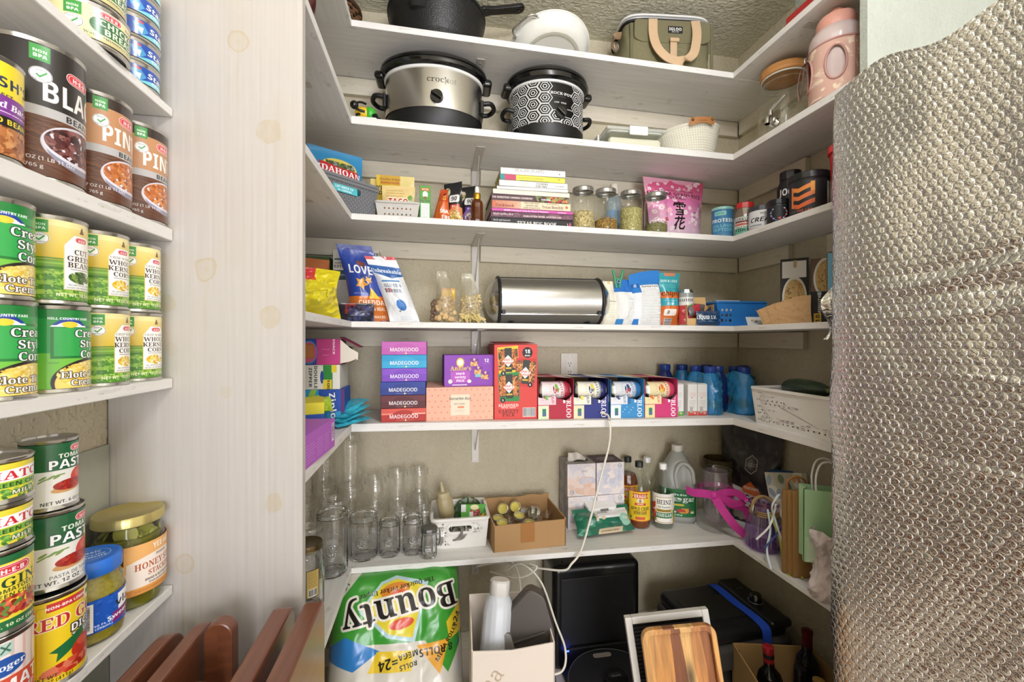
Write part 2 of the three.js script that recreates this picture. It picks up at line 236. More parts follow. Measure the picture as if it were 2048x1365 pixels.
// wall socket
{ const t = thing('wall_socket', 'white wall outlet on the back wall above the berry water cartons', 'outlet', 0.572, 1.32, BACK);
  part(t, 'plate', bx(0.075, 0.125, 0.006, 0.003, 0, 0, 0.003, 2), std(0xe9e2d4, 0.4)); part(t, 'face', bx(0.034, 0.067, 0.004, 0.001, 0, 0, 0.007), std(0xf1ece2, 0.35));
  for (const y of [0.018, -0.018]) { for (const x of [-0.006, 0.006]) part(t, 'slot', bx(0.0022, 0.0085, 0.001, 0.0002, x, y, 0.0093), M.black); part(t, 'slot', moved(cyl(0.0024, 0.0024, 0.001, 10), 0, y - 0.0105, 0.0093, Math.PI / 2), M.black); }
  for (const y of [0.048, -0.048]) part(t, 'screw', moved(cyl(0.003, 0.003, 0.002, 12), 0, y, 0.0066, Math.PI / 2), M.zinc); }
// ---------------------------------------------------------------- cans and jars on the left wall, tray tables below
const PG1 = new Page(2048, 2048);
function heb(c, x, y, w) { pill(c, '#fff', x - w / 2 - 2, y - w * 0.2 - 2, w + 4, w * 0.4 + 4); pill(c, '#d8303a', x - w / 2, y - w * 0.2, w, w * 0.4); pill(c, '#fff', x - w * 0.45, y - w * 0.15, w * 0.9, w * 0.3); pill(c, '#d8303a', x - w * 0.43, y - w * 0.13, w * 0.86, w * 0.26); text(c, 'H·E·B', x, y + 1, w * 0.25, '#fff'); }
function nonbpa(c, x, y, w) { rect(c, '#3f9a45', x - w / 2, y, w, w * 1.15); text(c, 'NON', x, y + w * 0.45, w * 0.3, '#e6f4dd'); text(c, 'BPA', x, y + w * 0.8, w * 0.36, '#fff'); }
function selectSeal(c, x, y, r, ink = '#555') { oval(c, '#fff', x, y, r); oring(c, ink, 1.2, x, y, r * 0.93); text(c, 'Select', x, y - r * 0.55, r * 0.4, ink, { w: '' }); text(c, 'Ingredients', x, y + r * 0.6, r * 0.28, ink, { w: '' }); line(c, '#3a9a3e', r * 0.18, x - r * 0.4, y, x - r * 0.1, y + r * 0.3, x + r * 0.5, y - r * 0.4); }
const wood = (c, x, y, w, h, cols, seed) => { const R = rng(seed); rect(c, cols[0], x, y, w, h); for (let i = 0; i < h / 2; i++) line(c, cols[1 + floor(R() * (cols.length - 1))], 1 + R() * 2, x, y + R() * h, x + w / 2, y + R() * 4 - 2 + i * 2, x + w, y + i * 2 + R() * 6); };
const beanLabel = (name, mid, beans, topCol) => PG1.pr(760, 440, topCol, (c, W, H) => {
  wood(c, 0, H * 0.5, W, H * 0.5, ['#5d3826', '#6d432d', '#4a2a1c', '#7a4d33'], 5);
  if (mid) rect(c, mid, 0, H * 0.1, W, H * 0.4);
  rect(c, '#b9b7b6', 0, H * 0.47, W, H * 0.075);
  const X = W * 0.5;
  text(c, name, X, H * 0.345, H * 0.23, '#f3f0ea', { sx: 0.72 }); text(c, 'BEANS', X, H * 0.51, H * 0.066, '#2b2726', { sx: 1.15 });
  heb(c, X - 4, H * 0.17, 88); nonbpa(c, W * 0.352, H * 0.012, 46); selectSeal(c, W * 0.355, H * 0.235, 26);
  oval(c, '#cfcbd6', X + 6, H * 0.73, 118, H * 0.175); oval(c, '#8f8ca0', X + 6, H * 0.78, 104, H * 0.135); oval(c, '#dad7e0', X + 6, H * 0.72, 116, H * 0.15);
  blobs(c, beans, 330, X - 104, H * 0.575, 220, H * 0.27, 8.5, 7, true, 1.35);
  text(c, '27 OZ (1 LB 11 OZ)', W * 0.375, H * 0.87, 17, '#eee', { w: '' }); text(c, '765 g', W * 0.335, H * 0.93, 17, '#eee', { w: '' }); selectSeal(c, W * 0.19, H * 0.62, 24);
});
const LB = {
  black: beanLabel('BLACK', null, ['#4a1d1e', '#5e2a28', '#35100f', '#7a4543', '#51211f', '#8d5d58'], '#2b2624'),
  pinto: beanLabel('PINTO', '#c08c62', ['#b5652f', '#c97a3f', '#a45424', '#d89257', '#bd6e38'], '#332822'),
  baked: PG1.pr(560, 290, '#7a3f23', (c, W, H) => { blobs(c, ['#b8743f', '#c98a52', '#9d5c2f', '#d59a63'], 700, 0, H * 0.55, W, H * 0.5, 9, 3, false, 1.3); oval(c, '#f3d92f', W / 2, H * 0.2, 130, H * 0.24); text(c, "BUSH'S", W / 2, H * 0.22, 46, '#1f2d57'); text(c, 'BEST', W / 2, H * 0.36, 18, '#1f2d57'); poly(c, '#7f3a93', [[0, H * 0.36], [W, H * 0.36], [W, H * 0.6], [0, H * 0.56]]); text(c, 'Cured Bacon', W / 2 + 10, H * 0.46, 28, '#fff', { f: 'serif', skew: -0.15 }); small(c, '#e9d6ee', W * 0.3, H * 0.52, W * 0.4, 10, 1, 4, 3); rect(c, '#1e1a18', 0, H * 0.58, W, H * 0.11); text(c, 'BAKED BEANS', W / 2, H * 0.635, 24, '#f2d730'); }),
};
const field = (c, W, H) => { rect(c, '#efe3a0', 0, 0, W, H * 0.5); for (let i = 0; i < 12; i++) rect(c, `rgb(${236 - i * 2},${214 - i * 3},${132 - i * 7})`, 0, H * (0.08 + i * 0.035), W, H * 0.037); rect(c, '#6f9a35', 0, H * 0.5, W, H * 0.5); const R = rng(9); for (let k = 0; k < 9; k++) { c.strokeStyle = ['#4f8a2c', '#8ab843', '#3f7a26', '#a2c552'][k % 4]; c.lineWidth = 5 + k * 2; c.beginPath(); c.moveTo(-20, H * (0.52 + k * 0.075)); c.bezierCurveTo(W * 0.25, H * (0.46 + k * 0.06), W * 0.5, H * (0.5 + k * 0.05), W, H * (0.47 + k * 0.075)); c.stroke(); } blobs(c, ['#5c9532', '#7fb03f', '#3f7d2a', '#97c24c'], 900, 0, H * 0.62, W, H * 0.4, 4, 4); };
const vegLabel = (lines, food, net, fx) => PG1.pr(640, 300, '#efe3a0', (c, W, H) => {
  field(c, W, H); const X = W * 0.5 + fx;
  c.fillStyle = '#fbfaf4'; c.beginPath(); c.moveTo(X - 58, H * 0.3); c.lineTo(X - 30, H * 0.16); c.lineTo(X + 30, H * 0.16); c.lineTo(X + 58, H * 0.3); c.lineTo(X + 58, H * 0.86); c.lineTo(X - 58, H * 0.86); c.closePath(); c.fill(); c.strokeStyle = '#d9c98a'; c.lineWidth = 3; c.stroke();
  rect(c, '#7a5a35', X - 4, H * 0.06, 8, H * 0.07); poly(c, '#7a5a35', [[X - 10, H * 0.13], [X + 10, H * 0.13], [X, H * 0.04]]);
  heb(c, X, H * 0.215, 48);
  if (lines.length === 3 && lines[0] === 'WHOLE') { text(c, "CRISP 'N SWEET", X, H * 0.3, 15, '#5a4a3a', { w: '' }); }
  lines.forEach((s, i) => text(c, s, X, H * (0.375 + i * 0.085), 27, '#3d2a22', { f: 'serif', sx: 1.06 })); line(c, '#6b4a3a', 2, X - 40, H * 0.6, X + 40, H * 0.6);
  blobs(c, food, lines[0] === 'CUT' ? 46 : 60, X - 46, H * 0.62, 92, H * 0.16, lines[0] === 'CUT' ? 7 : 6.5, 6, true, lines[0] === 'CUT' ? 2.4 : 1.1);
  text(c, 'NO ARTIFICIAL FLAVOR', X, H * 0.8, 9, '#444', { w: '' }); text(c, 'ADDED OR PRESERVATIVES', X, H * 0.835, 8.5, '#444', { w: '' });
  text(c, net, X - 18, H * 0.93, 16, '#f2f0c8'); nonbpa(c, W * 0.33, H * 0.02, 40); selectSeal(c, W * 0.33, H * 0.25, 23, '#6a4a3a');
});
LB.corn = vegLabel(['WHOLE', 'KERNEL', 'CORN'], ['#e9bf33', '#f3d45a', '#d9a624', '#f7e08a'], 'NET WT. 15 OZ (425 g)', 0);
LB.green = vegLabel(['CUT', 'GREEN', 'BEANS'], ['#4d6b2f', '#6b8a3f', '#3a5624', '#86a052'], 'NET WT. 14.5 OZ', 8);
LB.cream = PG1.pr(640, 300, '#2c9a46', (c, W, H) => {
  rect(c, '#74c043', 0, H * 0.55, W, H * 0.45); rect(c, '#1d7f38', 0, 0, W, H * 0.12); const X = W * 0.5;
  rect(c, '#1d7a36', X - 98, H * 0.2, 200, H * 0.42); rect(c, '#35a650', X - 90, H * 0.23, 196, H * 0.36);
  c.fillStyle = '#fff'; c.beginPath(); c.moveTo(X - 100, H * 0.22); c.quadraticCurveTo(X - 48, H * 0.0, X + 6, H * 0.22); c.closePath(); c.fill(); c.fillStyle = '#27439a'; c.beginPath(); c.moveTo(X - 96, H * 0.2); c.quadraticCurveTo(X - 48, H * 0.01, X + 2, H * 0.2); c.lineTo(X - 10, H * 0.2); c.quadraticCurveTo(X - 48, H * 0.1, X - 84, H * 0.2); c.fill(); oval(c, '#f2cf3a', X - 48, H * 0.19, 22, H * 0.04); text(c, 'HILL COUNTRY FARE', X - 47, H * 0.115, 12, '#fff');
  ['Cream', 'Style', 'Corn'].forEach((s, i) => text(c, s, X + 34, H * (0.3 + i * 0.135), 42, '#fff', { f: 'serif', st: '#143d1c', lw: 6 }));
  oval(c, '#2a2320', X + 34, H * 0.92, 132, H * 0.3); oval(c, '#f0d873', X + 36, H * 0.94, 124, H * 0.29); blobs(c, ['#f4e08a', '#eccb58', '#f8ebae', '#e6bd44'], 380, X - 84, H * 0.66, 240, H * 0.34, 6, 8, true);
  text(c, 'Elote Tipo', X + 10, H * 0.83, 33, '#fff', { f: 'serif', st: '#4a3a1a', lw: 5 }); text(c, 'Crema', X + 8, H * 0.93, 33, '#fff', { f: 'serif', st: '#4a3a1a', lw: 5 }); small(c, '#245a2a', X - 104, H * 0.66, 28, 8, 2, 3);
});
LB.tuna = PG1.pr(560, 84, '#1f4fb0', (c, W, H) => { const X = W / 2; c.fillStyle = '#7fd0da'; c.beginPath(); c.ellipse(X + 60, H * 0.95, 120, H * 0.42, -0.12, 0, TAU); c.fill(); poly(c, '#4e9ed0', [[X - 78, H * 0.3], [X - 48, H * 0.22], [X - 30, H * 0.6], [X - 52, H * 0.97], [X - 70, H * 0.7]]); poly(c, '#eef4fa', [[X - 66, H * 0.5], [X - 46, H * 0.45], [X - 52, H * 0.92]]); oval(c, '#c8453c', X - 58, H * 0.16, 13, 7); text(c, 'Star', X + 12, H * 0.4, 40, '#fff', { skew: -0.1, st: '#143a86', lw: 4 }); text(c, 'Chunk Light', X + 52, H * 0.78, 22, '#fff'); });
LB.chick = PG1.pr(620, 118, '#e6dfae', (c, W, H) => { const X = W / 2 - 6; rect(c, '#cfc489', 0, H * 0.9, W, H * 0.1); nonbpa(c, W * 0.3, 2, 40); selectSeal(c, W * 0.3, H * 0.62, 24); heb(c, X - 30, H * 0.14, 56); pill(c, '#2f6d3a', X - 82, H * 0.26, 164, H * 0.52, 30); text(c, 'CHICKEN', X + 4, H * 0.4, 32, '#f4f1dc', { sx: 0.95 }); text(c, 'BREAST', X + 4, H * 0.64, 32, '#f4f1dc', { sx: 0.95 }); text(c, 'in Water', X - 84, H * 0.86, 12, '#4b6a3c', { f: 'serif' }); text(c, '*MINIMALLY PROCESSED', X + 14, H * 0.86, 11, '#3a3a2a'); text(c, 'Premium Quality', X + 66, H * 0.16, 12, '#8a5a2a', { f: 'serif' }); blobs(c, ['#e0a24c', '#d98a3a', '#efc07a'], 40, X + 82, H * 0.5, 44, H * 0.42, 8, 5); small(c, '#777', W * 0.36, H * 0.2, 50, 50, 5, 8, 1.6); });
LB.hatch = PG1.pr(470, 130, '#e9d63a', (c, W, H) => { const X = W / 2 + 14; poly(c, '#fff', [[X - 80, H * 0.2], [X + 80, H * 0.12], [X + 80, H * 0.5], [X - 80, H * 0.5]]); text(c, 'HATCH', X, H * 0.34, 42, '#d0272e', { f: 'serif', sx: 0.95 }); rect(c, '#7fb63c', X - 86, H * 0.52, 172, H * 0.17); text(c, 'GREEN CHILES', X, H * 0.61, 21, '#22401c'); blobs(c, ['#4e8a2c', '#6ba53c', '#2f6a22', '#8fbf55'], 260, 0, H * 0.7, W, H * 0.3, 5, 6); text(c, 'MILD', X, H * 0.84, 21, '#f4f3dc', { st: '#234a1a' }); });
LB.rotel = PG1.pr(500, 240, '#f0d83a', (c, W, H) => { const X = W / 2; rect(c, '#1e6a3a', 0, 0, W, H * 0.1); rect(c, '#1e6a3a', 0, H * 0.86, W, H * 0.14); heb(c, X - 10, H * 0.2, 80); text(c, 'ORIGINAL', X - 4, H * 0.37, 42, '#1c3a20', { f: 'serif' }); text(c, 'TOMATOES &', X, H * 0.47, 17, '#33401c'); text(c, 'GREEN CHILIES', X, H * 0.54, 17, '#33401c'); blobs(c, ['#b52b22', '#d04a34', '#8f1f1a', '#e27a5a', '#5f8a34'], 220, X - 90, H * 0.56, 180, H * 0.27, 7, 3, true); text(c, 'NET WT. 10 OZ (283 g)', X - 12, H * 0.93, 15, '#f3edc8'); });
LB.krog = PG1.pr(500, 250, '#f3e3dc', (c, W, H) => { const X = W / 2 - 6; for (let i = 0; i < 20; i++) rect(c, '#e9c4b6', i * 26, 0, 8, H); rect(c, '#b8cfc4', X - 34, H * 0.02, 30, 34); line(c, '#3a6a55', 4, X - 28, 10, X - 10, 32); line(c, '#3a6a55', 4, X - 10, 10, X - 28, 32); oval(c, '#2456a6', X - 20, H * 0.29, 44, 26); text(c, 'Kroger', X - 20, H * 0.29, 24, '#fff', { f: 'serif' }); rect(c, '#d8553c', 0, H * 0.42, W, H * 0.3); text(c, 'TOMATO', X, H * 0.53, 50, '#fff'); text(c, 'CONDENSED', X - 8, H * 0.65, 22, '#fff'); blobs(c, ['#c23a2a', '#d8553c', '#b02f22'], 60, 0, H * 0.74, W, H * 0.26, 20, 2); });
const pasteLabel = (net, k) => PG1.pr(480, 250, '#eceae2', (c, W, H) => { const X = W / 2 + 4; rect(c, '#1f6038', 0, 0, W, H * 0.43); heb(c, X + 22, H * 0.1, 58); text(c, 'TOMATO', X + 8, H * 0.21, 25, '#f2f0e4'); text(c, 'PASTE', X, H * 0.34, 48, '#fff', { sx: 1.05, st: '#12402a', lw: 5 }); oval(c, '#cf3a2c', X + 34, H * 0.58, 42, 40); oval(c, '#d85a44', X + 26, H * 0.54, 20, 14, 0.4); poly(c, '#4c7a38', [[X + 30, H * 0.42], [X + 60, H * 0.4], [X + 40, H * 0.47]]); c.strokeStyle = '#7d9a52'; c.lineWidth = 5; c.beginPath(); c.moveTo(X - 96, H * 0.6); c.quadraticCurveTo(X - 60, H * 0.5, X - 26, H * 0.5); c.stroke(); for (const p of [-84, -64, -48]) oval(c, '#7d9a52', X + p, H * 0.53, 12, 4, -0.6); oval(c, '#d2a064', X - 6, H * 0.73, 58, 17, -0.12); blobs(c, ['#a6251d', '#bf3a2c', '#8f1c17'], 110, X - 58, H * 0.6, 104, H * 0.17, 8, 5, true); text(c, k ? 'PASTA DE TOMATE' : '', X - 4, H * 0.87, 16, '#444', { w: '' }); text(c, net, X - 4, H * 0.94, 18, '#444'); rect(c, '#ddd8c8', 0, H * 0.43, W * 0.28, H * 0.57); barcode(c, W * 0.2, H * 0.2, 30, H * 0.3, 3, true); });
LB.paste12 = pasteLabel('NET WT. 12 OZ · CONT. NET', 1); LB.paste6 = pasteLabel('NET WT. 6 OZ (170 g)', 0);
LB.red = PG1.pr(620, 300, '#eccb22', (c, W, H) => { const X = W / 2 + 10; rect(c, '#e3bc14', W * 0.2, 0, W * 0.12, H); c.strokeStyle = '#b79a18'; c.lineWidth = 2; c.strokeRect(W * 0.33, H * 0.06, 260, H * 0.86); rect(c, '#c8342c', X - 92, H * 0.03, 110, H * 0.1); text(c, 'NON-BPA LINER', X - 38, H * 0.085, 15, '#fff'); rect(c, '#f4f3ea', X + 22, H * 0.02, 48, H * 0.15); rect(c, '#3f8a4a', X + 28, H * 0.06, 34, H * 0.06); text(c, 'RED GOLD', X - 2, H * 0.27, 60, '#c22a26', { f: 'serif', st: '#f7f0d0', lw: 6, sx: 0.9 }); text(c, 'DICED', X + 24, H * 0.43, 38, '#fff', { st: '#2a2320', lw: 8 }); text(c, 'TOMATOES', X + 30, H * 0.53, 22, '#fff', { st: '#2a2320', lw: 6 }); poly(c, '#1d6a3a', [[X - 86, H * 0.62], [X + 12, H * 0.47], [X + 14, H * 0.6], [X - 70, H * 0.76], [X - 66, H * 0.66]]); oval(c, '#c8331f', X + 32, H * 0.72, 62, 44); oval(c, '#d9553a', X + 10, H * 0.66, 24, 14, 0.3); poly(c, '#3f7a34', [[X + 24, H * 0.58], [X + 56, H * 0.56], [X + 38, H * 0.64]]); blobs(c, ['#c8331f', '#b5281a', '#d9553a', '#e07a5a'], 60, X - 110, H * 0.78, 170, H * 0.16, 14, 4, true); text(c, 'NET WT', W * 0.36, H * 0.91, 17, '#4a3d08'); text(c, '14.5 OZ (411g)', W * 0.39, H * 0.965, 16, '#4a3d08'); });
LB.vlasic = PG1.pr(560, 150, '#1f57b8', (c, W, H) => { const X = W / 2; blobs(c, ['#1a4ca6', '#2a66c8'], 200, 0, 0, W, H, 6, 2); poly(c, '#fff', [[X - 12, H * 0.1], [X + 120, 0], [X + 120, H * 0.55], [X - 10, H * 0.6]]); text(c, 'vlasic', X + 42, H * 0.36, 46, '#1d1d2a'); poly(c, '#8a2a78', [[X - 30, H * 0.62], [X + 120, H * 0.45], [X + 120, H * 0.8], [X - 30, H * 0.92]]); text(c, 'Sweet Relish', X + 34, H * 0.7, 26, '#fff', { rot: -0.08 }); rect(c, '#fff', X - 140, H * 0.1, 62, H * 0.86); barcode(c, X - 136, H * 0.14, 52, H * 0.76, 5, true); text(c, '10 FL OZ', X - 52, H * 0.8, 13, '#dfe8ff'); text(c, '(296mL)', X - 52, H * 0.9, 12, '#dfe8ff'); });
LB.vlid = PG1.pr(150, 150, '#2f74d6', (c, W) => { oring(c, '#bcd6ff', 2, W / 2, W / 2, 58, 52); text(c, 'vlasic', W / 2, 52, 26, '#dce9ff', { skew: -0.15 }); text(c, "That's the", W / 2, 80, 17, '#dce9ff', { f: 'serif' }); text(c, 'CRUNCHY', W / 2, 102, 19, '#dce9ff'); });
LB.honey = PG1.pr(330, 200, '#efb36a', (c, W, H) => { const X = W / 2 - 8; c.fillStyle = '#f4e6d8'; c.beginPath(); c.moveTo(10, H * 0.36); c.quadraticCurveTo(X, H * 0.12, W - 10, H * 0.36); c.lineTo(W - 10, H * 0.86); c.lineTo(10, H * 0.86); c.closePath(); c.fill(); text(c, 'YEE·HAW', X + 20, H * 0.12, 30, '#fff3e0'); text(c, 'PREMIUM', X, H * 0.3, 13, '#7a5a48'); text(c, 'HONEY STACK', X + 6, H * 0.46, 34, '#b5532f', { f: 'serif' }); text(c, 'STACKERS', X + 6, H * 0.62, 27, '#b5532f', { f: 'serif' }); text(c, 'BREAD & BUTTER PICKLES', X, H * 0.75, 13, '#3a2a22'); text(c, 'Fresh packed with snap', X, H * 0.82, 11, '#3a2a22'); rect(c, '#e2984a', 0, H * 0.88, W, H * 0.12); small(c, '#7a4a22', 40, H * 0.91, W - 80, 10, 1, 3); });
const tinM = PG1.mat('tin');
function can(label, r, h, L, x, y, d, turn = Math.PI / 2, group, topless) {
  const t = thing('food_can', label, 'can', x, y, d, turn, group);
  part(t, 'can_body', lathe([[0, 0.003], [r * 0.86, 0.003], [r * 0.9, 0], [r - 0.001, 0], [r + 0.0006, 0.0015], [r + 0.0006, 0.003], [r - 0.001, 0.005], [r - 0.0012, 0.0055], [r - 0.0012, h - 0.0055], [r - 0.001, h - 0.005], [r + 0.0006, h - 0.003], [r + 0.0006, h - 0.001], [r - 0.0005, h], [r - 0.0018, h - 0.0005], [r - 0.0025, h - 0.004], [r * 0.8, h - 0.004], [r * 0.78, h - 0.005], [r * 0.6, h - 0.0045], [0, h - 0.0045]], 56), M.tin);
  part(t, 'paper_label', uvTo(band(r - 0.0003, h - 0.0125, h / 2), L), tinM);
  return t;
}
{ const CX = FX + 0.072, S = LW.map((l) => l.y), q = Math.PI / 2;
  // top shelf
  const ck = can('yellow chicken breast can standing on the topmost can shelf', 0.05, 0.06, LB.chick, CX + 0.002, S[0], 0.78, q - 0.05);
  dup(ck, 'yellow chicken breast can stacked upon another just like it', CX, S[0] + 0.0605, 0.775, q + 0.04);
  const tu = can('blue tuna can at the very bottom of the tuna stack', 0.0435, 0.0395, LB.tuna, CX - 0.003, S[0], 0.879, q - 0.1, 'stack of blue tuna cans');
  ['second blue tuna can up from the shelf', 'third blue tuna can up, in the middle of the tuna stack', 'fourth blue tuna can up from the shelf', 'highest blue tuna can, cut by the top of the photo'].forEach((s, i) => dup(tu, s, CX - 0.003 + 0.0015 * (i % 2), S[0] + 0.0398 * (i + 1), 0.879, q - 0.1 + 0.06 * sin(i * 2.3)));
  // bean shelf
  can('brown and yellow baked beans can with purple stripe, lowest on the bean shelf', 0.0395, 0.121, LB.baked, CX - 0.002, S[1], 0.616, q - 0.25);
  can('large black-topped can of black beans', 0.052, 0.185, LB.black, CX - 0.014, S[1], 0.7085, q + 0.12);
  const pi = can('large tan pinto beans can touching the black beans can', 0.047, 0.174, LB.pinto, CX - 0.009, S[1], 0.809, q + 0.1, 'pinto bean cans');
  dup(pi, 'large tan pinto beans can next to the knotty partition', CX - 0.009, S[1], 0.906, q + 0.08);
  // corn shelf
  const y2 = S[2], cr = can('green cream style corn can in the bottom row, touching the sweet corn cans', 0.0405, 0.1205, LB.cream, CX, y2, 0.718, q, 'cream style corn cans');
  dup(cr, 'green cream style corn can in the bottom row, cut by the photo edge', CX, y2, 0.63, q - 0.1);
  dup(cr, 'green cream style corn can in the upper row', CX, y2 + 0.121, 0.627, q - 0.05);
  can('yellow and green can of cut green beans, upper row', 0.0405, 0.1205, LB.green, CX, y2 + 0.121, 0.712, q - 0.05);
  const co = can('whole kernel corn can in the bottom row beside the cream style corn', 0.0405, 0.1205, LB.corn, CX, y2, 0.801, q + 0.12, 'whole kernel corn cans');
  dup(co, 'whole kernel corn can in the bottom row against the partition', CX, y2, 0.886, q - 0.12);
  dup(co, 'whole kernel corn can in the upper row beside the green beans', CX, y2 + 0.121, 0.799, q - 0.05);
  dup(co, 'whole kernel corn can in the upper row against the partition', CX, y2 + 0.121, 0.883, q - 0.02);
  // lowest shelf
  const y3 = S[3];
  can('pink striped condensed tomato can, bottom of the outer stack', 0.0375, 0.116, LB.krog, CX, y3, 0.63, q - 0.2);
  can('yellow can of diced tomatoes with chilies, under the green chile cans', 0.0375, 0.101, LB.rotel, CX, y3 + 0.1165, 0.63, q - 0.2);
  const ha = can('small yellow green chile can, lower of the two', 0.0365, 0.054, LB.hatch, CX, y3 + 0.218, 0.63, q - 0.2, 'green chile cans');
  dup(ha, 'small yellow green chile can on top of its twin', CX + 0.001, y3 + 0.2725, 0.63, q - 0.22);
  can('yellow can of diced tomatoes with red tomatoes and green ribbon', 0.0405, 0.1235, LB.red, CX, y3, 0.71, q - 0.1);
  can('larger green and white tomato paste can, stacked on the diced tomatoes', 0.0355, 0.108, LB.paste12, CX - 0.003, y3 + 0.124, 0.72, q - 0.1);
  can('smaller green and white tomato paste can at the top of its stack', 0.03, 0.098, LB.paste6, CX - 0.003, y3 + 0.2325, 0.718, q - 0.1);
  // relish jar
  const pick = tex(256, 128, (u, v) => { const a = fbm(N1, u, v, 16, 3), k = N2(u * 32, v * 32); return [120 + 50 * a + 16 * k, 112 + 42 * a + 12 * k, 30 + 26 * a]; });
  const relish = std(0xffffff, 0.35, { map: rep(pick, 3, 2), bumpMap: rep(pick, 3, 2), bumpScale: 0.002 });
  const j = thing('relish_jar', 'squat glass jar of green relish with bright blue lid', 'jar', CX - 0.004, y3, 0.792, q);
  const prof = (r, h, n) => [[0, 0.001], [r * 0.8, 0.001], [r * 0.96, 0.006], [r, 0.014], [r, h * 0.66], [r * 0.96, h * 0.76], [n, h * 0.84], [n, h]];
  part(j, 'glass', lathe(prof(0.043, 0.118, 0.035), 56), M.pane); part(j, 'relish', lathe(prof(0.0415, 0.109, 0.034).concat([[0, 0.109]]), 48), relish);
  part(j, 'lid', lathe([[0.0385, 0.104], [0.0395, 0.106], [0.0395, 0.124], [0.038, 0.1275], [0.034, 0.128], [0.033, 0.127], [0.002, 0.127], [0, 0.127]], 56), phys(0x2f74d6, 0.3));
  { const g = new THREE.CircleGeometry(0.032, 40); g.rotateX(-q); g.rotateY(-0.9); part(j, 'lid_print', uvTo(g.translate(0, 0.1275, 0), LB.vlid), PG1.mat('tin')); }
  part(j, 'paper_label', uvTo(band(0.0434, 0.05, 0.047), LB.vlasic), PG1.mat('gloss'));
  const hj = thing('pickle_jar', 'tall glass jar of pickle slices with a gold lid', 'jar', CX - 0.009, y3, 0.8895, q);
  part(hj, 'glass', lathe(prof(0.053, 0.152, 0.046), 56), M.pane);
  part(hj, 'brine', lathe([[0, 0.004], [0.045, 0.004], [0.045, 0.12], [0, 0.12]], 40), phys(0x6d6a1c, 0.2));
  const R = rng(5), ch = [0, 1, 2].map((i) => { const g = lathe([[0, -0.002], [0.015 + i * 0.002, -0.002], [0.017 + i * 0.002, 0], [0.015 + i * 0.002, 0.002], [0, 0.002]], 18, 0); return g; }), cm = [0x8f8f2e, 0xa9a545, 0x77781f].map((k) => std(k, 0.35));
  for (let i = 0; i < 64; i++) { const a = R() * TAU, y = 0.016 + (i / 64) * 0.118, rr = y > 0.112 ? 0.03 : 0.0375; const m = part(hj, 'pickle_slice', ch[i % 3], cm[floor(R() * 3)], [sin(a) * rr, y, cos(a) * rr]); m.rotation.set(deg(70) * (R() - 0.5) + 1.2, a, deg(30) * (R() - 0.5), 'YXZ'); }
  part(hj, 'lid', lathe([[0.049, 0.143], [0.051, 0.145], [0.051, 0.158], [0.0495, 0.161], [0.045, 0.1605], [0.043, 0.159], [0, 0.159]], 56), std(0xcdbd7a, 0.3, { metalness: 0.75 }));
  part(hj, 'paper_label', uvTo(band(0.0534, 0.086, 0.07, 40, -1.15, 2.3), LB.honey), PG1.mat('card'));
}
// tray tables stored on edge
const brown = tex(512, 256, (u, v) => { const g = fbm(N1, u * 0.5, v * 4, 8, 4), s = N2(u * 6, v * 64); return [92 + 36 * g + 12 * s, 52 + 24 * g + 8 * s, 34 + 17 * g + 5 * s]; });
M.brown = phys(0xffffff, 0.32, { map: rep(brown, 1.6, 2.5), clearcoat: 0.45, clearcoatRoughness: 0.22 });
function trayPanel(len, hgt, thick, rad, rear = rad) { const s = outline([[0, 0], [len, 0], [len, hgt], [0, hgt]], 0.001); const q = new THREE.Shape(); q.moveTo(0, 0); q.lineTo(len, 0); q.lineTo(len, hgt - rear); q.quadraticCurveTo(len, hgt, len - rear, hgt); q.lineTo(rad, hgt); q.quadraticCurveTo(0, hgt, 0, hgt - rad); q.lineTo(0, 0); const g = extrude(q, thick, 0.004, 10); g.translate(0, 0, -thick / 2); boxUV(g); g.rotateY(Math.PI / 2); return g; }
function tray(label, x, d, top, thick, rad, rear, len = 0.62, cleat) {
  const t = thing('tray_table', label, 'tray table', x, 0, d, 0, 'dark wooden tray tables');
  part(t, 'table_panel', trayPanel(len, top, thick, rad, rear), M.brown);
  if (cleat) part(t, 'cleat', bx(0.022, 0.03, 0.05, 0.003), std(0xb9a48c, 0.5), [thick / 2 + 0.014, top - 0.065, -len + 0.15]);
  return t;
}
tray('outermost thin brown wooden tray panel, nearest the can shelf', -0.459, 0.27, 0.925, 0.016, 0.03, 0.06, 0.615, true);
tray('second thin brown wooden tray panel from the can shelf', -0.41, 0.27, 0.93, 0.016, 0.03, 0.045, 0.62);
tray('arched brown wooden panel in front of a rounded post', -0.366, 0.25, 0.935, 0.018, 0.05, 0.16, 0.55);
tray('thick glossy brown wooden tray panel standing between the post and the pantry opening', -0.283, 0.27, 0.93, 0.026, 0.03, 0.02, 0.625);
tray('thick glossy brown wooden tray panel right at the pantry opening', -0.229, 0.27, 0.934, 0.026, 0.03, 0.02, 0.628);
{ const g = new THREE.Shape(); g.moveTo(-0.02, 0); g.lineTo(0.02, 0); g.lineTo(0.02, 0.8); g.absarc(0, 0.8, 0.02, 0, Math.PI, false); g.lineTo(-0.02, 0);
  const t = thing('wooden_post', 'rounded brown wooden post of the tray stand behind the arched panel', 'stand', -0.367, 0.0, 0.845); part(t, 'post', moved(boxUV(extrude(g, 0.02, 0.003, 16)), 0, 0.13, 0), M.brown); part(t, 'foot', bx(0.044, 0.13, 0.03, 0.004, 0, 0.065, 0.01), M.brown); }
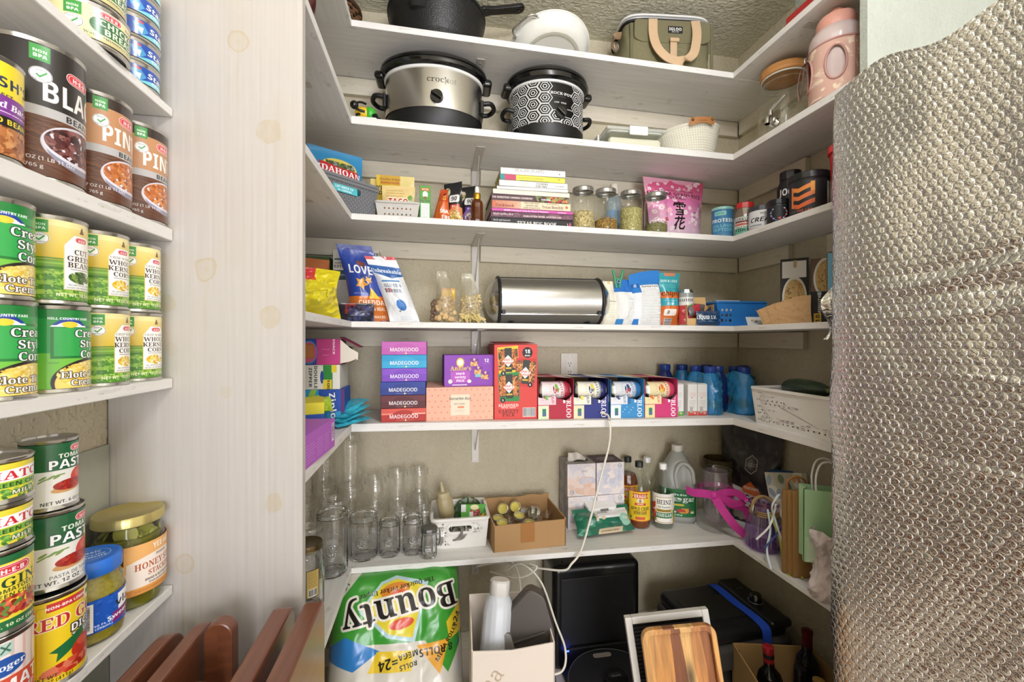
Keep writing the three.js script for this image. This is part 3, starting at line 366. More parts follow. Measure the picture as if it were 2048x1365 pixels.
// ---------------------------------------------------------------- top two pantry shelves
const PG2 = new Page(2048, 1024);
const steelPrint = (page, o = {}) => new THREE.MeshStandardMaterial({ map: page.tex, metalness: 1, roughness: 0.24, side: THREE.DoubleSide, ...o });
const strap = (pts, w, t, mat, parent, name = 'strap', seg = 40, twist) => {      // flat band along a curve; width lies along `twist` direction
  const c = new THREE.CatmullRomCurve3(pts.map((p) => V3(...p))), W = V3(...(twist ?? [0, 0, 1]));
  const g = sheet(seg, 3, () => [0, 0, 0]), p = g.attributes.position, u = g.attributes.uv;
  const top = (sgn) => { const q = g.clone(), pp = q.attributes.position; for (let i = 0; i < pp.count; i++) { const s = u.getX(i), k = u.getY(i) - 0.5, a = c.getPointAt(s), tg = c.getTangentAt(s), wd = W.clone().sub(tg.clone().multiplyScalar(W.dot(tg))).normalize(), n = tg.clone().cross(wd).normalize(); a.addScaledVector(wd, k * w).addScaledVector(n, sgn * t / 2); pp.setXYZ(i, a.x, a.y, a.z); } q.computeVertexNormals(); return q; };
  return part(parent, name, join([top(1), top(-1)]), mat);
};
const ovalLathe = (pts, kz, seg = 64) => lathe(pts, seg).scale(1, 1, kz);
// cast iron pot
{ const iron = std(0x262525, 0.42, { bumpMap: rep(fine, 6), bumpScale: 0.0006, metalness: 0.3 });
  const x = 0.008, t = thing('cast_iron_pot', 'large black cast iron pot with its skillet lid and long handle', 'pot', x, Y(1, x), 1.672);
  part(t, 'pot_body', lathe([[0, 0], [0.135, 0], [0.152, 0.006], [0.163, 0.025], [0.174, 0.125], [0.18, 0.14], [0.18, 0.148], [0.168, 0.148], [0.15, 0.02], [0, 0.015]], 72), iron);
  part(t, 'skillet_lid', lathe([[0.17, 0.15], [0.182, 0.152], [0.183, 0.162], [0.174, 0.17], [0.154, 0.205], [0.14, 0.212], [0, 0.212]], 72), iron);
  part(t, 'lug', moved(bx(0.05, 0.016, 0.04, 0.006, 0, 0, 0, 3), 0.165, 0.04, 0.06), iron);
  part(t, 'spout', moved(lathe([[0.004, 0], [0.03, 0.0], [0.036, 0.03], [0.004, 0.03]], 20).scale(1, 1, 0.6), -0.06, 0.08, 0.155), iron);
  const hs = outline([[0, -0.022], [0.05, -0.014], [0.13, -0.016], [0.165, -0.02], [0.178, 0], [0.165, 0.02], [0.13, 0.016], [0.05, 0.014], [0, 0.022]], 0.012); const hole = new THREE.Path(); hole.absellipse(0.152, 0, 0.014, 0.008, 0, TAU); hs.holes.push(hole);
  const g = extrude(hs, 0.008, 0.003); g.rotateX(-Math.PI / 2); g.rotateZ(deg(16)); g.rotateY(deg(6)); part(t, 'handle', g.translate(0.162, 0.178, 0.045), iron);
}
// white enamel pan, tipped so that its base looks out
{ const enamel = phys(0xecebe2, 0.28, { clearcoat: 0.5 }), x = 0.44, t = thing('enamel_pan', 'round white enamel pan tipped over with its base facing out', 'pan', x, Y(1, x) + 0.008, 1.655);
  const p = new THREE.Group(); p.name = 'pan'; p.position.set(0, 0.036, 0.02); p.rotation.set(deg(-19), 0, 0); p.scale.y = 0.72; t.add(p);
  part(p, 'bowl', lathe([[0, 0], [0.098, 0], [0.104, -0.003], [0.112, -0.002], [0.128, 0.008], [0.146, 0.035], [0.151, 0.06], [0.155, 0.066], [0.152, 0.069], [0.146, 0.062], [0.138, 0.03], [0.12, 0.012], [0, 0.008]], 72), enamel);
  part(p, 'base_ring', lathe([[0.096, -0.0015], [0.104, -0.0045], [0.111, -0.003]], 64), std(0xc9c6b6, 0.5));
  const g = tube([[-0.135, 0.05, -0.06], [-0.165, 0.045, -0.05], [-0.17, 0.045, -0.02], [-0.168, 0.045, 0.03], [-0.145, 0.05, 0.045]], 0.006, 40, 10); g.rotateY(deg(38)); part(p, 'handle', g, M.chrome);
  for (const s of [-0.055, 0.045]) { const r = moved(ball(0.006, 12, 8), -0.141, 0.05, s); r.rotateY(deg(38)); part(p, 'rivet', r, M.chrome); }
  part(p, 'rim', moved(ring(0.154, 0.0035, 72), 0, 0.066, 0, Math.PI / 2), enamel);
  t.rotation.y = deg(4); }
{ const t = thing('wooden_spoon', 'wooden handle sticking up behind the white enamel pan', 'utensil', 0.455, Y(1, 0.45), 1.785); const g = new THREE.Shape(); g.moveTo(-0.013, 0); g.lineTo(0.013, 0); g.lineTo(0.014, 0.21); g.absarc(0, 0.21, 0.014, 0, Math.PI, false); const h = new THREE.Path(); h.absarc(0, 0.2, 0.003, 0, TAU); g.holes.push(h); part(t, 'handle', moved(extrude(g, 0.008, 0.002), 0, 0, -0.004, 0, 0, deg(-2)), std(0xb4763c, 0.5)); }
// olive cooler bag
{ const canvas = tex(256, 256, (u, v) => { const k = N1(u * 64, v * 64) * 12 + N2(u * 32, v * 32) * 8; return [112 + k, 107 + k, 76 + k]; }), olive = std(0xffffff, 0.85, { map: rep(canvas, 5), bumpMap: rep(fine, 10), bumpScale: 0.0004 }), tan = std(0xd8b892, 0.75, { bumpMap: rep(fine, 12, 3), bumpScale: 0.0003 }), grey = std(0xa9abaa, 0.35, { metalness: 0.3 });
  const x = 0.905, t = thing('cooler_bag', 'olive green canvas cooler bag with tan strap handles', 'bag', x, Y(1, x), 1.662, deg(-6));
  const se = (a, w, d, n = 5) => { const c = cos(a), s = sin(a); return [Math.sign(c) * pow(abs(c), 2 / n) * w / 2, Math.sign(s) * pow(abs(s), 2 / n) * d / 2]; };
  const body = sheet(96, 20, (s, q) => { const k = 1 - 0.1 * pow(abs(q - 0.55) * 1.4, 2), [X, Z] = se(s * TAU, mix(0.37, 0.345, q) * k, mix(0.235, 0.215, q)); const sag = 0.004 * sin(s * 30 + q * 7); return [X + sag, q * 0.2, -Z]; }, (s, q) => [s * 1.1, q * 0.2]);
  part(t, 'bag_body', body, olive);
  const cap = sheet(96, 10, (s, q) => { const [X, Z] = se(s * TAU, 0.345 * (1 - q), 0.215 * (1 - q)); return [X, 0.2 + 0.03 * (1 - pow(q - 0, 0) * 0) * smooth(0, 0.12, q) + 0.004 * q, -Z]; }); part(t, 'lid', cap, std(0xc6c8c6, 0.5));
  for (const [y, m] of [[0.203, M.black], [0.211, grey], [0.222, std(0xe6e6e2, 0.5)]]) { const pts = []; for (let i = 0; i < 40; i++) { const [X, Z] = se(i / 40 * TAU, 0.35, 0.22); pts.push([X, y, -Z]); } part(t, y === 0.211 ? 'zipper' : 'piping', tube(pts, 0.0042, 120, 8, true), m); }
  const fl = extrude(outline([[-0.148, -0.005], [0.148, -0.005], [0.15, -0.075], [0.12, -0.088], [-0.12, -0.088], [-0.15, -0.075]], 0.014), 0.006, 0.002); boxUV(fl, 3); part(t, 'front_flap', moved(fl, 0.012, 0.205, 0.106), olive);
  for (const s of [-1, 1]) part(t, 'seam', moved(bx(0.012, 0.18, 0.004, 0.001), 0.012 + s * 0.16, 0.1, 0.106), olive);
  strap([[-0.068, 0.2, 0.118], [-0.07, 0.13, 0.128], [-0.058, 0.075, 0.14], [-0.02, 0.032, 0.148], [0.03, 0.022, 0.15], [0.075, 0.05, 0.146], [0.092, 0.1, 0.14], [0.1, 0.15, 0.13], [0.1, 0.2, 0.118]], 0.034, 0.003, tan, t, 'handle_strap', 60, [0.9, 0.35, 0]);
  strap([[0.012, 0.12, 0.122], [0.012, 0.06, 0.12], [0.01, 0.004, 0.12]], 0.026, 0.003, tan, t, 'closure_strap', 16, [1, 0, 0]);
  part(t, 'buckle', bx(0.036, 0.014, 0.008, 0.002, 0.014, 0.118, 0.126), tan);
  strap([[-0.165, 0.18, 0.05], [-0.195, 0.185, 0.03], [-0.2, 0.155, 0.03], [-0.182, 0.13, 0.04]], 0.028, 0.003, tan, t, 'side_loop', 20, [0, 0.2, 1]);
  part(t, 'ring', moved(ring(0.014, 0.002, 24), -0.19, 0.135, 0.05, 0, 0.6), M.zinc);
  const LG = PG2.pr(110, 52, '#1b1d1f', (c, W, H) => { text(c, 'IGLOO', W / 2, H * 0.42, 30, '#f1efe8'); text(c, 'SINCE 1947', W / 2, H * 0.8, 10, '#ddd'); });
  part(t, 'logo_patch', uvTo(moved(new THREE.PlaneGeometry(0.058, 0.027), 0.022, 0.165, 0.1152), LG), PG2.mat('matte')); }
// wicker basket, red pack, red lidded box
{ const x = -0.375, t = thing('wicker_basket', 'dark brown wicker basket at the far end of the top shelf', 'basket', x, Y(1, x), 1.69), wk = std(0x6b4a2a, 0.8); const R = rng(2);
  const weave = (k) => { const l = []; for (let j = 0; j < 9; j++) { const pts = []; for (let i = 0; i < 36; i++) { const a = i / 36 * TAU, o = ((i + j + k) % 2 ? 0.005 : -0.005); pts.push([sin(a) * (0.085 + j * 0.0015 + o), 0.01 + j * 0.016, cos(a) * (0.085 + j * 0.0015 + o)]); } l.push(tube(pts, 0.0062, 108, 6, true)); } return join(l); }; part(t, 'woven_side', weave(0), wk); part(t, 'basket_base', moved(cyl(0.085, 0.085, 0.01, 32), 0, 0.005, 0), wk); part(t, 'rim', moved(ring(0.1, 0.008, 48), 0, 0.155, 0, Math.PI / 2), std(0x4c331d, 0.8)); }
// rounded pillow bags: front and back panels pinched together at the seals
function pouch({ w, h, d, pin = 1, foot = 1, sx = 3, seed = 1, wr = 0.004, topw = 1, botw = 1, bend, flat = 0.04, R, B, nx = 28, ny = 36, wx = 5, wy = 7 }) {
  const mk = (side) => { const f = (s, q) => { const e = 1 - pow(abs(2 * s - 1), sx), v = min(pin ? smooth(0, 0.45, 1 - flat - q) : 1, foot ? smooth(-0.02, 0.3, q - flat * 0.4) : mix(0.75, 1, smooth(0, 0.25, q))), z = side * d / 2 * e * v, n = (fbm(N1, s * wx * 0.25 + seed * 3.7, q * wy * 0.25 + seed, 4, 3) - 0.45) * wr * 2.2 * min(1, 4 * e); const W = w * mix(botw, topw, q) * (1 - 0.05 * v * (1 - 0.3 * e)); let P = [(s - 0.5) * W, q * h, z + side * n * min(1, 3 * v + 0.25) + (N2(s * 3 + seed, q * 4) - 0.5) * wr]; return bend ? bend(P, s, q) : P; }; const g = sheet(nx, ny, f); return uvTo(side < 0 ? g : g, side < 0 ? B ?? R : R); };
  const a = mk(1), b = mk(-1); const idx = b.index.array; for (let i = 0; i < idx.length; i += 3) { const k = idx[i]; idx[i] = idx[i + 1]; idx[i + 1] = k; } b.computeVertexNormals(); return join([a, b]);
}
{ const RR = PG2.pr(60, 60, '#4a1416', (c, W, H) => { rect(c, '#5d1c1c', 8, 8, 44, 30); }); solo('snack_pack', 'dark red snack pack lying on the second side shelf behind the partition', 'packet', pouch({ w: 0.15, h: 0.2, d: 0.05, R: RR, seed: 4 }), PG2.mat('bag'), -0.355, LV[1].L, 1.16, 0.9); }
{ const t = thing('food_container', 'clear plastic food box standing on its red lid on the top side shelf', 'container', 1.243, LV[0].R, 1.128), red = phys(0xb0282a, 0.35);
  part(t, 'lid', bx(0.2, 0.036, 0.27, 0.008, 0, 0.018, 0, 3), red); part(t, 'lid_rim', bx(0.208, 0.012, 0.278, 0.004, 0, 0.006, 0, 2), red); part(t, 'clear_body', bx(0.185, 0.12, 0.25, 0.03, 0, 0.096, 0, 6), phys(0xe6ece6, 0.12, { transmission: 0.85, thickness: 0, roughness: 0.25 })); }

// slow cookers
const cookerLid = (r, kz, y, t, m) => { part(t, 'lid', ovalLathe([[r * 1.06, y], [r * 1.1, y + 0.004], [r * 1.1, y + 0.012], [r * 1.04, y + 0.022], [r * 0.9, y + 0.034], [r * 0.5, y + 0.048], [0, y + 0.052]], kz), m); part(t, 'lid_knob', moved(cyl(0.022, 0.016, 0.022, 24), 0, y + 0.06, 0), m); };
{ const x = -0.002, kz = 0.72, t = thing('slow_cooker', 'large oval stainless steel slow cooker with black lid', 'slow cooker', x, Y(2, x), 1.642, deg(-2)), r = 0.176;
  const CP = PG2.pr(1000, 150, '#d9d6d0', (c, W, H) => { text(c, 'crock', W * 0.515, H * 0.3, 27, '#3a3835', { f: 'serif', w: '' }); text(c, 'pot', W * 0.555, H * 0.3, 27, '#aaa69f', { f: 'serif', w: '' }); });
  part(t, 'black_base', ovalLathe([[0, 0.004], [r * 0.8, 0.004], [r * 0.84, 0], [r * 0.86, 0.002], [r * 0.93, 0.02], [r * 0.985, 0.062], [r * 0.985, 0.07], [0, 0.07]], kz), M.black);
  part(t, 'steel_wrap', uvTo(moved(band(r, 0.136, 0, 96), 0, 0.137, 0).scale(1, 1, kz), CP), steelPrint(PG2, { roughness: 0.27 }));
  part(t, 'rim', ovalLathe([[r * 0.99, 0.202], [r * 1.025, 0.204], [r * 1.03, 0.209], [r * 1.02, 0.213], [r * 0.98, 0.213]], kz), std(0xe2e1dc, 0.3));
  part(t, 'stoneware_lip', ovalLathe([[r * 0.98, 0.212], [r * 1.07, 0.214], [r * 1.12, 0.22], [r * 1.13, 0.23], [r * 1.1, 0.236], [r * 0.9, 0.236]], kz), M.blackGloss);
  for (const s of [-1, 1]) { part(t, 'lip_ear', moved(bx(0.036, 0.028, 0.085, 0.012, 0, 0, 0, 4), s * r * 1.1, 0.218, 0), M.blackGloss); part(t, 'side_handle', tube([[s * (r - 0.004), 0.135, 0.04], [s * (r + 0.03), 0.14, 0.036], [s * (r + 0.045), 0.138, 0], [s * (r + 0.03), 0.136, -0.036], [s * (r - 0.004), 0.132, -0.04]], 0.0085, 40, 10), M.black); part(t, 'handle_plate', moved(bx(0.012, 0.05, 0.1, 0.005, 0, 0, 0, 2), s * (r - 0.002), 0.122, 0), M.black); }
  cookerLid(r, kz, 0.236, t, M.blackGloss);
  const kn = part(t, 'control_knob', join([moved(cyl(0.021, 0.023, 0.012, 28), 0, 0, 0, Math.PI / 2), bx(0.01, 0.042, 0.014, 0.004, 0, 0, 0.008, 2)]), M.blackGloss, [0.012, 0.103, r * kz + 0.005]); kn.rotation.z = deg(60); }
{ const x = 0.428, kz = 0.88, r = 0.142, t = thing('slow_cooker', 'smaller black slow cooker with a white nested hexagon pattern', 'slow cooker', x, Y(2, x), 1.645, deg(3));
  const HX = PG2.pr(1020, 210, '#0d0d0e', (c, W, H) => {
    c.lineJoin = 'miter'; const R0 = 34, dx = R0 * 1.5, dy = R0 * 1.732;
    const hex = (x, y, r, lw, fill) => { c.beginPath(); for (let k = 0; k < 6; k++) c.lineTo(x + r * cos(k * TAU / 6), y + r * sin(k * TAU / 6)); c.closePath(); if (fill) { c.fillStyle = fill; c.fill(); } else { c.strokeStyle = '#f1f1ee'; c.lineWidth = lw; c.stroke(); } };
    for (let i = -1; i < 24; i++) for (let j = -1; j < 6; j++) { const X = i * dx, YY = j * dy + (i % 2 ? dy / 2 : 0) - 4; const mid = abs(X - W * 0.515); if (mid < 62 && YY < H * 0.8) continue; hex(X, YY, R0 * 0.93, 3); hex(X, YY, R0 * 0.58, 3.4); hex(X, YY, R0 * 0.26, 3.4); }
    text(c, 'CROCK·POT', W * 0.515, H * 0.27, 19, '#efefec', { f: 'serif' }); small(c, '#999', W * 0.48, H * 0.33, 70, 8, 1, 3); text(c, 'LOW   HIGH', W * 0.515, H * 0.5, 10, '#ddd'); text(c, 'WARM', W * 0.56, H * 0.63, 9, '#ddd'); });
  part(t, 'black_base', ovalLathe([[0, 0.004], [r * 0.78, 0.004], [r * 0.82, 0], [r * 0.86, 0.002], [r * 0.95, 0.02], [r * 1.0, 0.056], [r * 1.0, 0.062], [0, 0.062]], kz), M.black);
  part(t, 'patterned_wrap', uvTo(moved(band(r, 0.148, 0, 96), 0, 0.134, 0).scale(1, 1, kz), HX), PG2.mat('gloss'));
  part(t, 'rim', ovalLathe([[r * 0.99, 0.205], [r * 1.03, 0.207], [r * 1.035, 0.214], [r * 0.98, 0.216]], kz), std(0xd9d9d6, 0.3));
  part(t, 'stoneware_lip', ovalLathe([[r * 0.98, 0.214], [r * 1.08, 0.216], [r * 1.14, 0.222], [r * 1.16, 0.236], [r * 1.12, 0.242], [r * 0.9, 0.242]], kz), M.blackGloss);
  for (const s of [-1, 1]) { part(t, 'lip_ear', moved(bx(0.036, 0.03, 0.075, 0.012, 0, 0, 0, 4), s * r * 1.12, 0.222, 0), M.blackGloss); part(t, 'side_handle', tube([[s * (r - 0.004), 0.13, 0.034], [s * (r + 0.024), 0.134, 0.03], [s * (r + 0.034), 0.13, 0], [s * (r + 0.024), 0.128, -0.03], [s * (r - 0.004), 0.125, -0.034]], 0.0078, 40, 10), M.black); }
  cookerLid(r * 1.02, kz, 0.242, t, M.blackGloss);
  const kn = part(t, 'control_knob', join([moved(cyl(0.02, 0.022, 0.012, 28), 0, 0, 0, Math.PI / 2), bx(0.01, 0.04, 0.014, 0.004, 0, 0, 0.008, 2)]), M.blackGloss, [0.014, 0.096, r * kz + 0.004]); kn.rotation.z = deg(50);
  part(t, 'power_cord', tube([[-0.12, 0.02, 0.02], [-0.158, 0.03, 0.04], [-0.163, 0.075, 0.045], [-0.15, 0.09, 0.03], [-0.14, 0.05, 0.02]], 0.0035, 40, 8), M.black); }
// toy on a white lid
{ const x = -0.232, t = thing('plastic_toy', 'small yellow and green plastic bug toy with black legs', 'toy', x - 0.01, Y(2, x) + 0.0145, 1.56, deg(10)), y = phys(0xe6bd24, 0.3), gr = phys(0x3fae35, 0.3);
  part(t, 'body', moved(ball(0.026).scale(1.1, 0.85, 0.9), 0, 0.026, 0), y); part(t, 'shell', moved(ball(0.026).scale(0.85, 0.95, 0.98), 0.022, 0.027, 0), gr); part(t, 'head', moved(ball(0.014), -0.03, 0.05, 0.004), M.blackGloss);
  part(t, 'feeler', tube([[-0.028, 0.058, 0], [-0.01, 0.062, 0.006], [0.008, 0.056, 0.012]], 0.004, 16, 6), M.black); for (const [a, b] of [[0.04, 0.018], [0.046, 0.006], [-0.02, 0.01]]) part(t, 'leg', tube([[a * 0.6, 0.016, 0.016], [a, b, 0.026], [a * 1.15, 0.003, 0.03]], 0.004, 12, 6), M.black);
  part(t, 'arm', tube([[-0.026, 0.04, 0.016], [-0.018, 0.026, 0.026], [0.004, 0.022, 0.026]], 0.004, 14, 6), M.black); }
{ const x = -0.245; solo('white_saucer', 'flat white plastic saucer under the bug toy on the second shelf', 'saucer', bx(0.105, 0.014, 0.08, 0.006, 0, 0.007, 0, 3), M.whitePlastic, x, Y(2, x), 1.56); }
// food box with latch
{ const x = 0.757, t = thing('food_container', 'clear rectangular food box with a white latch, next to the rope basket', 'container', x, Y(2, x), 1.66, deg(-1)), cl = phys(0xfbfcfb, 0.06, { transmission: 1, thickness: 0 });
  part(t, 'tub', bx(0.228, 0.068, 0.235, 0.02, 0, 0.036, 0, 5), cl); part(t, 'rice_filling', bx(0.212, 0.046, 0.215, 0.014, 0, 0.029, 0, 4), std(0xe2dfc8, 0.85));
  part(t, 'lid', bx(0.24, 0.014, 0.245, 0.006, 0, 0.078, 0, 3), phys(0xf0f3ee, 0.1, { transmission: 0.6, thickness: 0 })); part(t, 'lid_seal', (() => { const s = rrect(0.22, 0.225, 0.02), h = new THREE.Path(rrect(0.206, 0.21, 0.018).getPoints(8)); s.holes.push(h); const g = extrude(s, 0.005, 0); g.rotateX(-Math.PI / 2); return g.translate(0, 0.068, 0); })(), std(0xdcded8, 0.5));
  for (const z of [0.124, -0.124]) part(t, 'latch', bx(0.074, 0.034, 0.008, 0.004, 0.004, 0.07, z, 2), M.whitePlastic); for (const s of [-1, 1]) part(t, 'latch', bx(0.008, 0.034, 0.074, 0.004, s * 0.123, 0.07, 0, 2), M.whitePlastic); }
// rope basket
{ const x = 1.03, t = thing('rope_basket', 'cream coiled rope basket with a tan leather handle', 'basket', x, Y(2, x), 1.668), rope = tex(256, 64, (u, v) => { const k = sin((u * 40 + v * 2) * TAU) * 10; return [226 + k, 222 + k, 204 + k]; }), cr = std(0xffffff, 0.9, { map: rep(rope, 2, 1), bumpMap: rep(rope, 2, 1), bumpScale: 0.002 });
  const pts = []; for (let i = 0; i <= 14 * 8; i++) { const q = i / (14 * 8); pts.push([mix(0.1, 0.131, pow(q, 0.55)) + 0.0032 * abs(sin(q * 14 * Math.PI)), 0.004 + q * 0.128]); } pts.unshift([0, 0.004]); const tilt = (g) => { const p = g.attributes.position; for (let i = 0; i < p.count; i++) p.setY(i, p.getY(i) * (1 + 0.1 * p.getX(i) / 0.13)); g.computeVertexNormals(); return g; };
  part(t, 'coiled_side', tilt(lathe(pts, 72, 0).scale(1, 1, 0.93)), cr); part(t, 'rim', tilt(moved(ring(0.131, 0.006, 64), 0, 0.133, 0, Math.PI / 2).scale(1, 1, 0.93)), cr);
  const lh = sheet(28, 6, (s, q) => { const a = mix(-0.4, 0.3, s), r = 0.15; return [sin(a) * r, 0.118 + q * 0.03 - 0.012 * pow(sin(s * Math.PI), 2) * (q < 0.5 ? -0.6 : 0) + 0.012 * sin(a), cos(a) * r * 0.93]; }); part(t, 'leather_handle', lh, std(0xa9713f, 0.55)); for (const a of [-0.32, 0.22]) part(t, 'rivet', moved(ball(0.0055, 12, 8), sin(a) * 0.151, 0.139 + 0.012 * sin(a), cos(a) * 0.151 * 0.93), std(0x7d6a3a, 0.4, { metalness: 0.8 }));
  solo('blue_pen', 'blue pen sticking out of the cream rope basket', 'pen', tube([[0, 0, 0], [0.012, 0.06, 0]], 0.004, 6, 10), phys(0x2f9ab8, 0.3), 1.135, Y(2, 1.13) + 0.1, 1.66); }
// drink dispenser
{ const t = thing('drink_dispenser', 'glass drink dispenser with round wooden lid and steel tap', 'dispenser', 1.262, LV[1].R, 1.398), wd = tex(128, 128, (u, v) => { const g = fbm(N1, u, v * 6, 8, 3); return [178 + 40 * g, 122 + 36 * g, 66 + 26 * g]; });
  part(t, 'glass', lathe([[0, 0.002], [0.07, 0.002], [0.08, 0.008], [0.083, 0.02], [0.083, 0.185], [0.08, 0.2], [0.071, 0.214], [0.068, 0.222], [0.07, 0.25]], 64), M.pane);
  part(t, 'wooden_lid', lathe([[0, 0.24], [0.072, 0.24], [0.078, 0.244], [0.079, 0.268], [0.076, 0.272], [0, 0.272]], 56), std(0xffffff, 0.5, { map: rep(wd, 1, 1) })); for (const y of [0.005, 0.218]) part(t, 'glass_ring', moved(ring(y < 0.1 ? 0.078 : 0.069, 0.003, 56), 0, y, 0, Math.PI / 2), M.solidGlass); part(t, 'seal', moved(ring(0.072, 0.003, 48), 0, 0.238, 0, Math.PI / 2), std(0xcfd2c8, 0.4));
  const a = deg(-62), g = new THREE.Group(); g.name = 'tap'; g.rotation.y = a; g.position.set(sin(a) * 0.083, 0.056, cos(a) * 0.083); t.add(g);
  part(g, 'tap_barrel', moved(cyl(0.011, 0.011, 0.03, 20), 0, 0, 0.014, Math.PI / 2), M.chrome); part(g, 'tap_washer', moved(cyl(0.017, 0.017, 0.006, 24), 0, 0, 0.004, Math.PI / 2), M.chrome); part(g, 'tap_spout', tube([[0, 0, 0.026], [0, 0.006, 0.045], [0, -0.004, 0.058], [0, -0.024, 0.062]], 0.008, 24, 12), M.chrome); part(g, 'tap_stem', moved(cyl(0.006, 0.008, 0.028, 16), 0, 0.018, 0.034), M.chrome); part(g, 'tap_lever', tube([[0, 0.032, 0.034], [0.02, 0.046, 0.038], [0.05, 0.064, 0.042]], 0.0055, 16, 10), M.chrome); }
// pink jug in its sleeve
{ const t = thing('water_jug', 'large pink water jug in a marbled sleeve with oval cutouts and carry strap', 'jug', 1.205, LV[1].R, 1.133, deg(-48)), plast = phys(0xead6d2, 0.25, { transmission: 0.3, thickness: 0 }), pinkm = std(0xd99d8b, 0.45);
  const marble = tex(256, 256, (u, v) => { const a = fbm(N1, u, v, 6, 4), b = fbm(N2, u + a * 0.4, v, 8, 3); const k = smooth(0.42, 0.62, b); return [mix(206, 232, k), mix(166, 214, k), mix(150, 188, k)]; });
  const Rj = 0.0715, sleeve = std(0xffffff, 0.8, { map: rep(marble, 1, 1), side: THREE.DoubleSide });
  part(t, 'bottle', lathe([[0, 0.002], [0.06, 0.002], [0.064, 0.008], [0.064, 0.162], [0.071, 0.178], [0.07, 0.2], [0.062, 0.216], [0.05, 0.226], [0.046, 0.23]], 56), plast);
  part(t, 'water', lathe([[0, 0.004], [0.062, 0.004], [0.064, 0.07], [0, 0.07]], 40), phys(0xe8dcd8, 0.1, { transmission: 0.3, thickness: 0 }));
  const NX = 220, NY = 70, H = 0.165, hole = (s, q) => [0.29, 0.5, 0.71, 0.92, 0.08].some((c) => hypot((s - c) * TAU * Rj / 0.026, (q * H - 0.096) / 0.049) < 1), g = sheet(NX, NY, (s, q) => { const a = (s - 0.5) * TAU; return [sin(a) * Rj, 0.002 + q * H, cos(a) * Rj]; }, (s, q) => [s * 2, q]);
  const uvs = new THREE.PlaneGeometry(1, 1, NX, NY).attributes.uv, idx = Array.from(g.index.array), keep = []; for (let i = 0; i < idx.length; i += 3) { const s = (uvs.getX(idx[i]) + uvs.getX(idx[i + 1]) + uvs.getX(idx[i + 2])) / 3, q = (uvs.getY(idx[i]) + uvs.getY(idx[i + 1]) + uvs.getY(idx[i + 2])) / 3; if (!hole(s, q)) keep.push(idx[i], idx[i + 1], idx[i + 2]); } g.setIndex(keep); part(t, 'sleeve', g, sleeve);
  for (const c of [0.29, 0.5, 0.71]) { const pts = []; for (let i = 0; i < 28; i++) { const b = i / 28 * TAU, a = (c + cos(b) * 0.026 / (TAU * Rj) - 0.5) * TAU; pts.push([sin(a) * (Rj + 0.0008), 0.098 + sin(b) * 0.049, cos(a) * (Rj + 0.0008)]); } part(t, 'cutout_trim', tube(pts, 0.003, 70, 8, true), std(0xb98a80, 0.7)); }
  for (const y of [0.003, 0.167]) part(t, 'sleeve_trim', moved(ring(Rj, 0.003, 56), 0, y, 0, Math.PI / 2), std(0xb98a80, 0.7)); part(t, 'seam', moved(tube([[0, 0.004, 0], [0, 0.165, 0]], 0.0025, 4, 8), sin(0.66) * Rj, 0, cos(0.66) * Rj), std(0xb98a80, 0.7));
  part(t, 'neck', lathe([[0.05, 0.222], [0.052, 0.228], [0.052, 0.25], [0.046, 0.262], [0.03, 0.266], [0, 0.266]], 48), pinkm); part(t, 'spout_cap', lathe([[0.02, 0.262], [0.022, 0.266], [0.02, 0.272], [0.022, 0.278], [0.018, 0.286], [0, 0.286]], 32), std(0xc9886e, 0.4));
  const sp = std(0xb9958b, 0.6); strap([[-0.072, 0.15, 0.012], [-0.085, 0.13, 0.03], [-0.096, 0.07, 0.03], [-0.092, 0.03, 0.03]], 0.016, 0.002, sp, t, 'carry_strap', 30, [0.3, 0, 1]); strap([[-0.072, 0.15, 0.012], [-0.078, 0.12, 0.04], [-0.084, 0.06, 0.045], [-0.092, 0.03, 0.03]], 0.016, 0.002, sp, t, 'carry_strap', 30, [0.3, 0, 1]); part(t, 'strap_ring', moved(ring(0.01, 0.002, 20), -0.076, 0.155, 0.012, 0, 1.2), M.zinc); }
// ---------------------------------------------------------------- third and fourth pantry shelves
const PG3 = new Page(2048, 2048);
const bagM = PG3.mat('bag'), cardM = PG3.mat('card'), sw3 = (c) => PG3.sw(c);
// a wall of a plastic basket: trapezoid plate with holes, thickness t
function plate(w0, w1, h, t, holes, r = 0.004) { const s = outline([[-w0 / 2, 0], [w0 / 2, 0], [w1 / 2, h], [-w1 / 2, h]], r); for (const p of holes) s.holes.push(p); const g = extrude(s, t, 0, 6); return g.translate(0, 0, -t); }
const circ = (x, y, r) => { const p = new THREE.Path(); p.absellipse(x, y, r, r, 0, TAU, true); return p; };
const tri = (x, y, r, a) => { const p = new THREE.Path(); for (let k = 0; k < 3; k++) { const q = a - k * TAU / 3; k ? p.lineTo(x + r * cos(q), y + r * sin(q)) : p.moveTo(x + r * cos(q), y + r * sin(q)); } p.closePath(); return p; };
const slot = (x, y, w, h) => new THREE.Path(rrect(w, h, h / 2).getPoints(6).map((p) => V2(p.x + x, p.y + y)));
